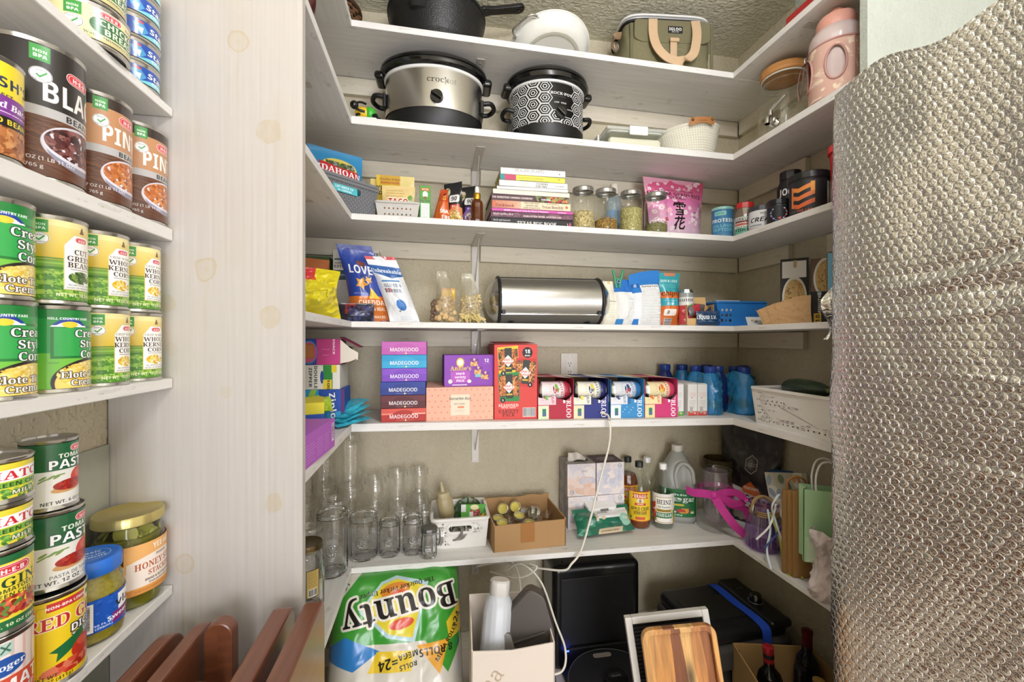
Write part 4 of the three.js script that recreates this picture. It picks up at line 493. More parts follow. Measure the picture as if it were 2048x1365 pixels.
// open basket with tapered walls; walls lean out by `flare`
function basket(t, W, D, H, mat, holesF, holesS, { flare = 0.012, th = 0.002, rim = 0.007, rimMat } = {}) {
  const a = Math.atan(flare / H), put4 = [[0, W, D, holesF], [Math.PI, W, D, holesF], [Math.PI / 2, D, W, holesS], [-Math.PI / 2, D, W, holesS]];
  for (const [ry, w, d, hf] of put4) { const g = plate(w - 2 * flare, w, H, th, hf ? hf(w - 2 * flare, H) : []); g.rotateX(a); g.translate(0, 0, d / 2 - flare); g.rotateY(ry); part(t, 'side_panel', g, mat); }
  part(t, 'bottom_panel', bx(W - 2 * flare, 0.003, D - 2 * flare, 0.001, 0, 0.0015, 0), mat);
  const s = rrect(W + rim, D + rim, 0.018), h = new THREE.Path(rrect(W - rim, D - rim, 0.014).getPoints(6)); s.holes.push(h); const g = extrude(s, rim * 0.8, 0.001, 6); g.rotateX(-Math.PI / 2); part(t, 'rim', g.translate(0, H - rim * 0.4, 0), rimMat ?? mat);
}
// gray woven basket in the corner
{ const weave = tex(128, 128, (u, v) => { const i = floor(u * 16), j = floor(v * 16), a = (u * 16) % 1, b = (v * 16) % 1, over = (i + j) % 2, hole = (a < 0.22 && b < 0.22), k = over ? 128 - 26 * abs(a - 0.5) : 112 - 26 * abs(b - 0.5); return hole ? [52, 54, 58] : [k, k + 1, k + 4]; }), wb = tex(128, 128, (u, v) => { const i = floor(u * 16), j = floor(v * 16), a = (u * 16) % 1, b = (v * 16) % 1; return [a < 0.22 && b < 0.22 ? 0 : (i + j) % 2 ? 230 - 120 * abs(b - 0.5) : 150 - 90 * abs(a - 0.5)]; }, false);
  const gm = std(0xffffff, 0.6, { map: rep(weave, 8.5), bumpMap: rep(wb, 8.5), bumpScale: 0.0012 }), plain = std(0x77787b, 0.5), t = thing('storage_basket', 'gray woven plastic basket set across the corner of the third shelf', 'basket', -0.322, Y(3, -0.3), 1.545, deg(42));
  basket(t, 0.225, 0.135, 0.108, gm, (w, h) => [slot(0.0, h - 0.034, 0.09, 0.022)], () => [], { flare: 0.011, th: 0.003, rim: 0.01, rimMat: plain });
  part(t, 'rim_band', moved(bx(0.228, 0.016, 0.004, 0.001), 0, 0.101, 0.068), plain);
  const ST = PG3.pr(150, 46, '#4fb9c4', (c, W, H) => { text(c, 'LAT ONCE TA', W / 2 - 6, H * 0.36, 18, '#eef6f4'); text(c, 'GL LEMONAL', W / 2 - 4, H * 0.74, 14, '#e4f2f0'); });
  part(t, 'sticker', uvTo(moved(new THREE.PlaneGeometry(0.085, 0.026), -0.012, 0.073, 0.0662, -0.1), ST), cardM);
  const ID = PG3.pr(260, 300, '#2b86b8', (c, W, H) => { rect(c, '#2db5c6', 0, H * 0.42, W, H * 0.6); oval(c, '#d9c25a', W * 0.55, H * 0.28, 86, 44); blobs(c, ['#3a4a2a', '#5a6a3a', '#8a8f95'], 60, W * 0.3, H * 0.19, 140, 30, 10, 3); poly(c, '#c22a30', [[W * 0.17, H * 0.22], [W * 0.5, H * 0.28], [W * 0.9, H * 0.3], [W * 0.9, H * 0.46], [W * 0.2, H * 0.4]]); text(c, 'IDAHOAN', W * 0.54, H * 0.36, 44, '#fff', { f: 'serif', rot: 0.08, sx: 0.95 }); });
  const q = solo('food_pouch', 'bright blue potato flake pouch standing in the gray woven basket', 'pouch', pouch({ w: 0.18, h: 0.215, d: 0.05, R: ID, B: sw3('#2b86b8'), seed: 3, foot: 1, wr: 0.003 }), bagM, -0.322, Y(3, -0.3) + 0.006, 1.535, deg(30)); q.rotation.x = deg(-4);
  const RD = PG3.pr(160, 220, '#1c1719', (c, W, H) => { rect(c, '#9c1f28', 0, 0, W * 0.5, H); rect(c, '#c9c2bd', 0, H * 0.07, W, 4); oval(c, '#6d4a22', W * 0.4, H * 0.45, 40, 22); text(c, 'LD', W * 0.25, H * 0.6, 40, '#fff'); });
  const r2 = solo('food_pouch', 'red and black pouch behind the blue potato flake pouch', 'pouch', pouch({ w: 0.19, h: 0.212, d: 0.03, R: RD, seed: 8 }), bagM, -0.345, Y(3, -0.3) + 0.006, 1.59, deg(36)); r2.rotation.x = deg(-3); }
{ const PL = std(0xcfd2d4, 0.25, { metalness: 0.15 }); const g = pouch({ w: 0.17, h: 0.2, d: 0.08, R: PG3.pr(80, 80, '#cfd3d5', (c) => { rect(c, '#b9bfc2', 0, 30, 80, 4); rect(c, '#e6e8e8', 20, 40, 30, 30); }), seed: 15, wr: 0.012, topw: 0.85 }); solo('plastic_bag', 'crumpled silvery white bag on the third side shelf behind the partition', 'bag', g, bagM, -0.372, LV[2].L, 1.08, 0.8); }
{ const YB = PG3.pr(90, 160, '#e8da1e', (c, W, H) => { line(c, '#7d7a20', 1.5, 10, H * 0.78, W - 6, H * 0.74); line(c, '#7d7a20', 1.5, 14, H * 0.84, W - 10, H * 0.8); small(c, '#8a8520', 12, H * 0.86, W - 30, 14, 2, 5); }); solo('snack_bag', 'tall bright yellow bag hanging past the partition edge below the silvery bag', 'bag', pouch({ w: 0.16, h: 0.31, d: 0.07, R: YB, seed: 6, wr: 0.008, botw: 0.6 }), bagM, -0.375, LV[3].L, 1.02, 1.0).rotation.z = deg(4); }
// translucent basket of pouches
{ const x = -0.128, t = thing('storage_basket', 'small translucent basket with triangular cutouts holding seasoning pouches', 'basket', x, Y(3, x), 1.605), m = phys(0xdedad2, 0.4, { transmission: 0.35, thickness: 0 });
  const holes = (w, h) => { const l = []; for (let i = 0; i < 7; i++) for (let j = 0; j < 2; j++) { const X = (i - 3) * 0.0145, YY = 0.022 + j * 0.02; l.push(tri(X, YY, 0.0045, i % 2 ? 1.57 : -1.57)); } return l; };
  basket(t, 0.15, 0.1, 0.062, m, holes, (w) => [tri(-0.02, 0.03, 0.0045, 1.57), tri(0.02, 0.03, 0.0045, -1.57)], { flare: 0.01 });
  const CB = PG3.pr(170, 230, '#d9b83a', (c, W, H) => { rect(c, '#e3cf86', W * 0.62, 0, W * 0.38, H); rect(c, '#c99f2c', W * 0.1, 0, W * 0.52, H * 0.2); text(c, 'Martha White', W * 0.36, H * 0.08, 13, '#8c3c22', { f: 'serif' }); text(c, 'Buttermilk', W * 0.36, H * 0.15, 15, '#b5352c', { f: 'serif' }); text(c, 'YELLOW', W * 0.34, H * 0.27, 30, '#2a2416', { a: 'center' }); text(c, 'CORNBREAD', W * 0.42, H * 0.37, 27, '#2a2416'); rect(c, '#b5302c', W * 0.7, H * 0.36, 20, 30); rect(c, '#2d4aa0', W * 0.84, H * 0.36, 20, 20); });
  const TC = PG3.pr(150, 120, '#e3c987', (c, W, H) => { rect(c, '#d98a4a', 0, H * 0.45, W, H * 0.55); oval(c, '#6a9a3a', W * 0.86, H * 0.36, 12); text(c, 'TACO', W * 0.5, H * 0.48, 36, '#b5302c', { st: '#fff5e0', lw: 6 }); small(c, '#a0652a', 20, H * 0.1, 80, 30, 3, 3); blobs(c, ['#b5652f', '#d9a24a', '#5a7a32'], 30, 30, H * 0.7, 90, 30, 7, 2); });
  const b1 = solo('seasoning_pouch', 'yellow cornbread mix pouch at the back of the translucent basket', 'pouch', pouch({ w: 0.135, h: 0.18, d: 0.014, R: CB, seed: 3, wr: 0.002 }), bagM, -0.142, Y(3, x) + 0.004, 1.628, 0.03); b1.rotation.x = -0.06;
  const b3 = solo('seasoning_pouch', 'plain pale yellow pouch just behind the cornbread pouch', 'pouch', pouch({ w: 0.145, h: 0.168, d: 0.012, R: sw3('#dcc46a'), seed: 9, wr: 0.003 }), bagM, -0.158, Y(3, x) + 0.004, 1.644, 0.06); b3.rotation.x = -0.05;
  const b2 = solo('seasoning_pouch', 'orange and cream taco seasoning pouch at the front of the translucent basket', 'pouch', pouch({ w: 0.115, h: 0.13, d: 0.014, R: TC, seed: 5, wr: 0.002 }), bagM, -0.128, Y(3, x) + 0.004, 1.586, 0); b2.rotation.x = -0.1; }
// green carton
{ const GB = PG3.pr(70, 210, '#4f9e3c', (c, W, H) => { rect(c, '#c9512f', 8, H * 0.06, W - 16, H * 0.08); text(c, 'BETTER', W / 2, H * 0.1, 12, '#f7e7c0'); oval(c, '#e8e6e0', W / 2, H * 0.24, 17, 20); oval(c, '#8a5a3a', W / 2, H * 0.33, 12, 8); text(c, 'Big Pear', W / 2, H * 0.41, 16, '#7a2f6a', { f: 'serif' }); rect(c, '#f2f1ea', 8, H * 0.48, W - 16, H * 0.48); small(c, '#555', 12, H * 0.5, W - 26, H * 0.42, 12, 3); });
  const x = -0.035; solo('carton', 'slim green and white carton beside the translucent basket', 'box', boxPrint(0.038, 0.128, 0.05, { front: GB, all: sw3('#5aa544') }), cardM, x, Y(3, x), 1.585, 0.04); }
{ const OB = PG3.pr(90, 190, '#d5652c', (c, W, H) => { rect(c, '#c2481f', 0, 0, W, H * 0.35); text(c, 'SPA', W * 0.72, H * 0.62, 26, '#fff'); text(c, 'FRI', W * 0.8, H * 0.78, 26, '#fff'); blobs(c, ['#2a2a24', '#e8a03c'], 20, W * 0.5, H * 0.1, 30, 40, 6, 3); });
  const x = 0.02; const m = solo('seasoning_pouch', 'orange pouch leaning between the green carton and the black rice pouches', 'pouch', pouch({ w: 0.075, h: 0.132, d: 0.035, R: OB, seed: 12, wr: 0.003, topw: 0.35 }), bagM, x, Y(3, x), 1.6, -0.35); m.rotation.z = deg(-6); }
const rice90 = (col, food, seed) => PG3.pr(130, 250, '#232325', (c, W, H) => { oval(c, '#d9c9a2', W * 0.2, H * 0.24, 26, 34); blobs(c, ['#6a8a3a', '#c9a24a', '#e8e0c8'], 30, 2, H * 0.12, 50, 60, 7, seed, true); pill(c, '#e6e4de', W * 0.4, H * 0.3, 66, 44, 10); text(c, '90', W * 0.66, H * 0.39, 36, '#333'); pill(c, col, W * 0.45, H * 0.52, 62, 26, 6); text(c, 'Rice', W * 0.69, H * 0.57, 18, '#fff'); oval(c, food[0], W * 0.75, H * 0.86, 66, 74); blobs(c, food.slice(1), 130, W * 0.36, H * 0.66, 84, 92, 5, seed + 1, true); });
{ const A1 = rice90('#b5442c', ['#d98a5a', '#d9c25a', '#b58a3a', '#7a8a3a', '#e8d98a'], 3), A2 = rice90('#6a3fa0', ['#8a6ab0', '#f0ead8', '#e6dcc0', '#d9482f', '#f7f3e6'], 7);
  let x = 0.07, m = solo('rice_pouch', 'black microwave rice pouch with a red banner', 'pouch', pouch({ w: 0.075, h: 0.165, d: 0.045, R: A1, seed: 21, wr: 0.003 }), bagM, x, Y(3, x), 1.612, deg(-32)); m.rotation.z = deg(2);
  x = 0.124; m = solo('rice_pouch', 'black microwave rice pouch with a purple banner, behind the dropper bottle', 'pouch', pouch({ w: 0.08, h: 0.157, d: 0.045, R: A2, seed: 25, wr: 0.003 }), bagM, x, Y(3, x), 1.62, deg(-28)); }
{ const x = 0.147, t = thing('dropper_bottle', 'amber glass dropper bottle with gold collar and white bulb', 'bottle', x, Y(3, x), 1.545), am = phys(0x9a4f16, 0.08, { transmission: 0.75, thickness: 0 });
  part(t, 'glass', lathe([[0, 0.001], [0.019, 0.001], [0.0215, 0.004], [0.0215, 0.068], [0.019, 0.079], [0.011, 0.086], [0.01, 0.09]], 40), am); part(t, 'liquid', lathe([[0, 0.002], [0.0195, 0.003], [0.0195, 0.056], [0, 0.056]], 32), phys(0x6d3410, 0.1, { transmission: 0.4, thickness: 0 })); part(t, 'collar', lathe([[0.0118, 0.086], [0.0128, 0.088], [0.0128, 0.106], [0.0115, 0.108], [0, 0.108]], 32), std(0xc9962f, 0.25, { metalness: 0.9 })); part(t, 'bulb', lathe([[0.0075, 0.106], [0.0078, 0.124], [0.006, 0.132], [0, 0.135]], 24), std(0xe9e6df, 0.5)); }
// book stack
{ const spine = (bg, f) => [bg, f], W0 = 520;
  const S = [
    ['#1b1b1d', 0.308, 0.19, 0.03, 'black bug field guide at the bottom of the book stack', (c, W, H) => { text(c, 'Beck and Garrett', W * 0.13, H * 0.34, 12, '#ddd', { f: 'serif' }); text(c, 'TEXAS BUG BOOK', W * 0.55, H * 0.56, 29, '#f3f1ea', { f: 'serif', sx: 0.95 }); rect(c, '#d04a7a', W * 0.945, H * 0.3, 12, H * 0.5); line(c, '#fff', 3, W * 0.92, H * 0.35, W * 0.93, H * 0.6, W * 0.92, H * 0.85); }],
    ['#6b4354', 0.306, 0.2, 0.022, 'mauve brown apothecary book, second from the bottom of the stack', (c, W, H) => { blobs(c, ['#5a3644', '#7d5565'], 60, 0, 0, W, H, 12, 3); text(c, 'Nicole Apelian, Ph.D.', W * 0.15, H * 0.4, 12, '#e8d9d9', { f: 'serif' }); text(c, 'FORGOTTEN HOME APOTHECARY', W * 0.62, H * 0.6, 14, '#e8dcd6', { f: 'serif' }); rect(c, '#4a3040', 0, H * 0.78, W, H * 0.22); }],
    ['#c74fa0', 0.303, 0.19, 0.012, 'thin bright pink herb book in the stack', (c, W, H) => { text(c, 'HERBS Growing & Using the Plants of Romance', W * 0.42, H * 0.55, 12, '#f9e2f2', { f: 'serif' }); text(c, 'INTERWEAVE', W * 0.86, H * 0.55, 9, '#f9e2f2'); }],
    ['#e6d5b4', 0.292, 0.2, 0.028, 'orange and cream cookbook in the middle of the stack', (c, W, H) => { for (let i = 0; i < 18; i++) rect(c, `rgb(${196 + i * 2},${104 + i * 4},${76 + i * 4})`, i * W * 0.02, 0, W * 0.021, H); text(c, 'The Big Texas', W * 0.18, H * 0.26, 20, '#b59a78', { f: 'serif' }); text(c, 'Cookbook', W * 0.16, H * 0.64, 24, '#5a2a1c', { f: 'serif' }); line(c, '#999', 1, W * 0.36, 0, W * 0.36, H); ['THE FOOD THAT', 'DEFINES THE', 'LONE STAR STATE'].forEach((s, i) => text(c, s, W * 0.5, H * (0.22 + 0.29 * i), 12, '#4a4038', { f: 'serif' })); line(c, '#999', 1, W * 0.63, 0, W * 0.63, H); text(c, 'BY THE EDITORS OF', W * 0.77, H * 0.22, 9, '#6a5a4a'); text(c, 'Texas Monthly', W * 0.77, H * 0.6, 24, '#5a2a2a', { f: 'serif', sx: 0.8 }); line(c, '#999', 1, W * 0.9, 0, W * 0.9, H); oval(c, '#c97a5a', W * 0.95, H * 0.5, 10); }],
    ['#4f3238', 0.282, 0.2, 0.022, 'dark brown canning cookbook with a fruit photo on its spine', (c, W, H) => { text(c, 'THE HOMESTEAD CANNING COOKBOOK', W * 0.27, H * 0.5, 16, '#e9dfd6', { sx: 0.9 }); blobs(c, ['#b5302c', '#6a2a2a', '#c98a4a', '#3a2a22', '#7a9a4a'], 60, W * 0.56, 0, W * 0.44, H, 12, 4); text(c, 'VARGEZA', W * 0.71, H * 0.56, 15, '#fff'); }],
    ['#e6dfcf', 0.286, 0.19, 0.018, 'plain cream book without print, above the canning cookbook', (c, W, H) => { for (let i = 0; i < 5; i++) line(c, '#d4ccb8', 1, 0, H * (0.2 + i * 0.16), W, H * (0.2 + i * 0.16)); }],
    ['#efede8', 0.264, 0.18, 0.012, 'thin plain white book in the upper half of the stack', (c, W, H) => { text(c, 'simple & kind', W * 0.5, H * 0.55, 10, '#b5b1aa', { f: 'serif' }); }],
    ['#f0eee9', 0.254, 0.18, 0.022, 'white cooking for two book near the top of the stack', (c, W, H) => { text(c, 'COMFORT', W * 0.13, H * 0.4, 12, '#d9d5cd'); text(c, 'THE BEST', W * 0.36, H * 0.32, 13, '#c9b07a', { f: 'serif' }); text(c, 'COMPLETE', W * 0.36, H * 0.68, 13, '#c9b07a', { f: 'serif' }); line(c, '#999', 1, W * 0.5, 3, W * 0.5, H - 3); text(c, 'COOKING', W * 0.62, H * 0.32, 20, '#444'); text(c, 'FOR TWO', W * 0.61, H * 0.72, 20, '#444'); text(c, 'Good Books', W * 0.88, H * 0.55, 13, '#555', { f: 'serif' }); }],
    ['#dfdb52', 0.242, 0.16, 0.021, 'yellow wildflower guide with teal and pink end, second from the top', (c, W, H) => { rect(c, '#2f8f94', 0, 0, W * 0.07, H); rect(c, '#c2406a', W * 0.07, 0, W * 0.17, H); text(c, 'TEXAS WILDFLOWERS', W * 0.46, H * 0.5, 18, '#a89a34', { f: 'serif' }); text(c, '❧', W * 0.92, H * 0.5, 20, '#b5442c'); rect(c, '#b9482f', W * 0.9, H * 0.3, 8, 8); rect(c, '#3a3a1a', W * 0.3, H * 0.9, W * 0.45, 4); }],
    ['#f2f0ec', 0.24, 0.17, 0.024, 'white healing plants book on top of the stack', (c, W, H) => { text(c, 'HEALING PLANTS', W * 0.44, H * 0.34, 30, '#555', { f: 'serif', w: '', sx: 0.9 }); text(c, 'MEDICINAL', W * 0.42, H * 0.76, 13, '#aaa', { f: 'serif' }); rect(c, '#444', W * 0.9, H * 0.45, 9, 9); rect(c, '#999', W * 0.87, H * 0.4, 3, 16); }],
  ];
  let y = Y(3, 0.35) + 0.0005; const pages = std(0xe4dcc8, 0.85);
  S.forEach(([bg, w, d, h, label, f], i) => { const R = PG3.pr(520, max(20, Math.round(520 * h / w)), bg, f), x = 0.35 + [0, 0.001, 0.001, -0.004, -0.009, -0.004, 0.002, 0.004, 0, 0.003][i], t = thing('book', label, 'book', x, y, 1.545 + d / 2, deg([0.4, -0.6, 0.2, 0.5, -0.3, 0.6, -0.5, 0.3, 0.8, -0.4][i]), 'books stacked on the third shelf');
    const sp = uvTo(moved(new THREE.BoxGeometry(w, h, 0.002, 1, 1, 1), 0, h / 2, d / 2 - 0.001), R), bd = (yy) => uvTo(moved(new THREE.BoxGeometry(w, 0.0018, d), 0, yy, 0), sw3(bg)); part(t, 'cover', join([sp, bd(0.0009), bd(h - 0.0009)]), cardM); part(t, 'pages', bx(w - 0.008, h - 0.0038, d - 0.008, 0.0004, 0, h / 2, 0), pages); y += h; });
}
// herb jars
function jarPts(r, h, n, neck) { return [[0, 0.004], [r * 0.55, 0.003], [r * 0.72, 0.0], [r * 0.86, 0.001], [r * 0.97, 0.008], [r, 0.018], [r, h - neck - 0.022], [r * 0.985, h - neck - 0.012], [mix(r, n, 0.5), h - neck - 0.003], [n + 0.0012, h - neck + 0.002], [n + 0.003, h - neck + 0.004], [n + 0.0012, h - neck + 0.006], [n + 0.0008, h - 0.011], [n + 0.0024, h - 0.0095], [n + 0.0008, h - 0.008], [n + 0.0024, h - 0.006], [n + 0.0008, h - 0.0045], [n, h]]; }
const screwLid = (r, y, h = 0.014) => lathe([[r, y - h + 0.001], [r + 0.0018, y - h], [r + 0.0022, y - h + 0.0015], [r + 0.001, y - h + 0.003], [r + 0.0016, y - h * 0.6], [r + 0.001, y - h * 0.5], [r + 0.0016, y - h * 0.4], [r + 0.0012, y - 0.0015], [r, y], [r - 0.004, y + 0.0004], [r - 0.006, y - 0.0006], [0, y - 0.0006]], 48);
const rosette = (r, y, R0 = 0.019) => { const l = []; for (let k = 0; k < 9; k++) { const a = k / 9 * TAU; l.push(moved(ball(0.0042, 10, 6).scale(1, 1, 0.4), cos(a) * R0 * 0.55, y + sin(a) * R0 * 0.55, 0)); } l.push(moved(ring(R0, 0.0013, 32, 6), 0, y, 0)); const g = join(l), p = g.attributes.position; for (let i = 0; i < p.count; i++) { const x = p.getX(i), a = x / r; p.setXYZ(i, sin(a) * (r + p.getZ(i)), p.getY(i), cos(a) * (r + p.getZ(i))); } g.computeVertexNormals(); return g; };
{ const herbs = [['glass jar of loose yellow chamomile, next to the book stack', 0.552, 0.072, [[200, 176, 104], [226, 212, 160], [150, 120, 60]]], ['glass jar of dark dried flower tea, second herb jar from the books', 0.643, 0.05, [[92, 66, 50], [198, 160, 70], [120, 84, 66]]], ['glass jar filled high with pale green dried herb', 0.745, 0.1, [[186, 178, 112], [160, 150, 90], [206, 200, 140]]], ['glass jar of coarse green herb touching the pink rice bag', 0.85, 0.046, [[120, 118, 70], [146, 140, 90], [88, 88, 54]]]];
  herbs.forEach(([label, x, fill, cols], k) => { const t = thing('herb_jar', label, 'jar', x, Y(3, x), 1.575, deg([12, 4, 40, -40][k]), 'herb jars on the third shelf'), r = 0.0435, h = 0.163;
    part(t, 'glass', lathe(jarPts(r, h, 0.036, 0.018), 48), M.pane); if (k < 2) part(t, 'embossed_seal', rosette(r, 0.098), M.pane); part(t, 'lid', screwLid(0.038, h + 0.003, 0.017), M.lidSilver);
    const R = rng(40 + k), ht = tex(128, 128, (u, v) => { const q = floor(N1(u * 32, v * 32) * 2.99), n = 0.75 + 0.4 * N2(u * 64, v * 64); return cols[clamp(q, 0, 2)].map((c) => c * n); }), hm = std(0xffffff, 0.95, { map: rep(ht, 4, 2), bumpMap: rep(ht, 4, 2), bumpScale: 0.003 });
    part(t, 'dried_herb', lathe([[0, 0.005], [r * 0.8, 0.005], [r * 0.94, 0.012], [r * 0.95, fill - 0.004], [r * 0.7, fill + 0.002], [0, fill + 0.006]], 40), hm);
    const fl = []; for (let i = 0; i < 150; i++) { const a = R() * TAU, top = R() < 0.35, q = top ? sqrt(R()) * r * 0.9 : r * 0.955, g = new THREE.TetrahedronGeometry(0.002 + R() * 0.0024); g.rotateX(R() * 6); g.rotateY(R() * 6); g.scale(1, 0.6, 1); fl.push(g.translate(sin(a) * q, top ? fill + 0.003 + R() * 0.006 : 0.01 + R() * (fill - 0.008), cos(a) * q)); } const fm = part(t, 'herb_flakes', join(fl), std(new THREE.Color(...cols[1].map((c) => pow(c / 255, 2.2))), 0.9)); fm.userData.kind = 'stuff'; }); }
{ const x = 0.73, t = thing('spray_bottle', 'clear bottle with a white cap half hidden behind the herb jars', 'bottle', x, Y(3, x), 1.7); part(t, 'bottle', lathe([[0, 0.001], [0.03, 0.001], [0.033, 0.006], [0.033, 0.15], [0.026, 0.18], [0.014, 0.192], [0.013, 0.2]], 36), phys(0xcfdfe8, 0.15, { transmission: 0.7, thickness: 0 })); part(t, 'blue_label', uvTo(band(0.0335, 0.09, 0.08), sw3('#7fa6cc')), cardM); part(t, 'cap', lathe([[0.016, 0.196], [0.017, 0.2], [0.0165, 0.236], [0.015, 0.238], [0, 0.238]], 28), std(0xdfd8c4, 0.5)); }
// pink rice bag
{ const RB = PG3.pr(330, 360, '#f3eff0', (c, W, H) => { for (let i = 0; i < 60; i++) { const q = i / 60, k = q < 0.45 ? mix(0, 0.15, q / 0.45) : q < 0.75 ? mix(0.15, 0.6, (q - 0.45) / 0.3) : mix(0.6, 1, (q - 0.75) / 0.25); rect(c, `rgb(${mix(222, 242, k)},${q < 0.4 ? mix(84, 124, q / 0.4) : mix(124, 238, (q - 0.4) / 0.6)},${q < 0.4 ? mix(124, 178, q / 0.4) : mix(178, 240, (q - 0.4) / 0.6)})`, 0, i * H / 60, W, H / 60 + 1); }
    const R = rng(14), flower = (x, y, r, col) => { for (let k = 0; k < 5; k++) oval(c, col, x + cos(k * 1.257) * r, y + sin(k * 1.257) * r, r * 0.72, r * 0.72); oval(c, '#e58aa8', x, y, r * 0.35); }; for (let i = 0; i < 95; i++) { const x = R() * W, y = pow(R(), 1.5) * H * 0.8; if (x > W * 0.1 && x < W * 0.85 && y > H * 0.2 && y < H * 0.4 && R() < 0.8) continue; flower(x, y, 4 + R() * 5, ['#f9dce2', '#fbe9ee', '#f4b9c8'][floor(R() * 3)]); }
    text(c, 'U.S. NO.1 EXTRA FANCY PREMIUM', W * 0.48, H * 0.19, 13, '#3a1a2a'); text(c, 'MEDIUM GRAIN RICE', W * 0.48, H * 0.255, 31, '#1c1418', { sx: 0.97 }); text(c, 'SEKKA', W * 0.47, H * 0.325, 26, '#2a1a22', { f: 'serif' });
    const K = (...p) => { c.lineCap = 'round'; c.lineJoin = 'round'; line(c, '#15100f', 8, ...p); }, X = W * 0.46, y0 = H * 0.42; K(X - 26, y0, X + 26, y0 - 3); K(X, y0 - 8, X + 1, y0 + 30); K(X - 32, y0 + 14, X - 30, y0 + 8, X + 34, y0 + 7, X + 28, y0 + 18); K(X - 16, y0 + 18, X - 10, y0 + 20); K(X + 12, y0 + 17, X + 18, y0 + 19); K(X - 20, y0 + 38, X + 18, y0 + 37, X + 18, y0 + 62); K(X - 16, y0 + 50, X + 16, y0 + 49); K(X - 22, y0 + 63, X + 18, y0 + 62); K(X - 26, y0 + 84, X + 28, y0 + 80); K(X - 8, y0 + 74, X - 9, y0 + 92); K(X + 12, y0 + 72, X + 11, y0 + 90); K(X - 10, y0 + 94, X - 26, y0 + 118); K(X - 18, y0 + 108, X - 18, y0 + 134); K(X + 28, y0 + 98, X + 4, y0 + 112); K(X + 6, y0 + 94, X + 5, y0 + 126, X + 12, y0 + 132, X + 32, y0 + 130, X + 34, y0 + 120);
    rect(c, '#c8303a', W * 0.22, H * 0.64, 14, 20); for (let i = 0; i < 8; i++) line(c, '#5a3a48', 1.5, W * 0.235, H * (0.42 + i * 0.026), W * 0.255, H * (0.425 + i * 0.026)); ['MF', 'BZ', 'K'].forEach((s, i) => text(c, s, W * 0.74, H * (0.54 + i * 0.07), 14, '#4a3a44', { rot: -0.2 })); text(c, 'NET WT. 4.4 LB. (2 KG.)', W * 0.42, H * 0.885, 20, '#2a2226', { w: '' }); });
  const x = 0.978, m = solo('rice_bag', 'pink and white blossom print rice bag with black writing', 'bag', pouch({ w: 0.3, h: 0.28, d: 0.09, R: RB, B: sw3('#e7a6bb'), seed: 31, wr: 0.004, botw: 0.86, topw: 1.0, nx: 36, ny: 40 }), bagM, x + 0.025, Y(3, x), 1.69, deg(6)); m.rotation.x = -0.05; }
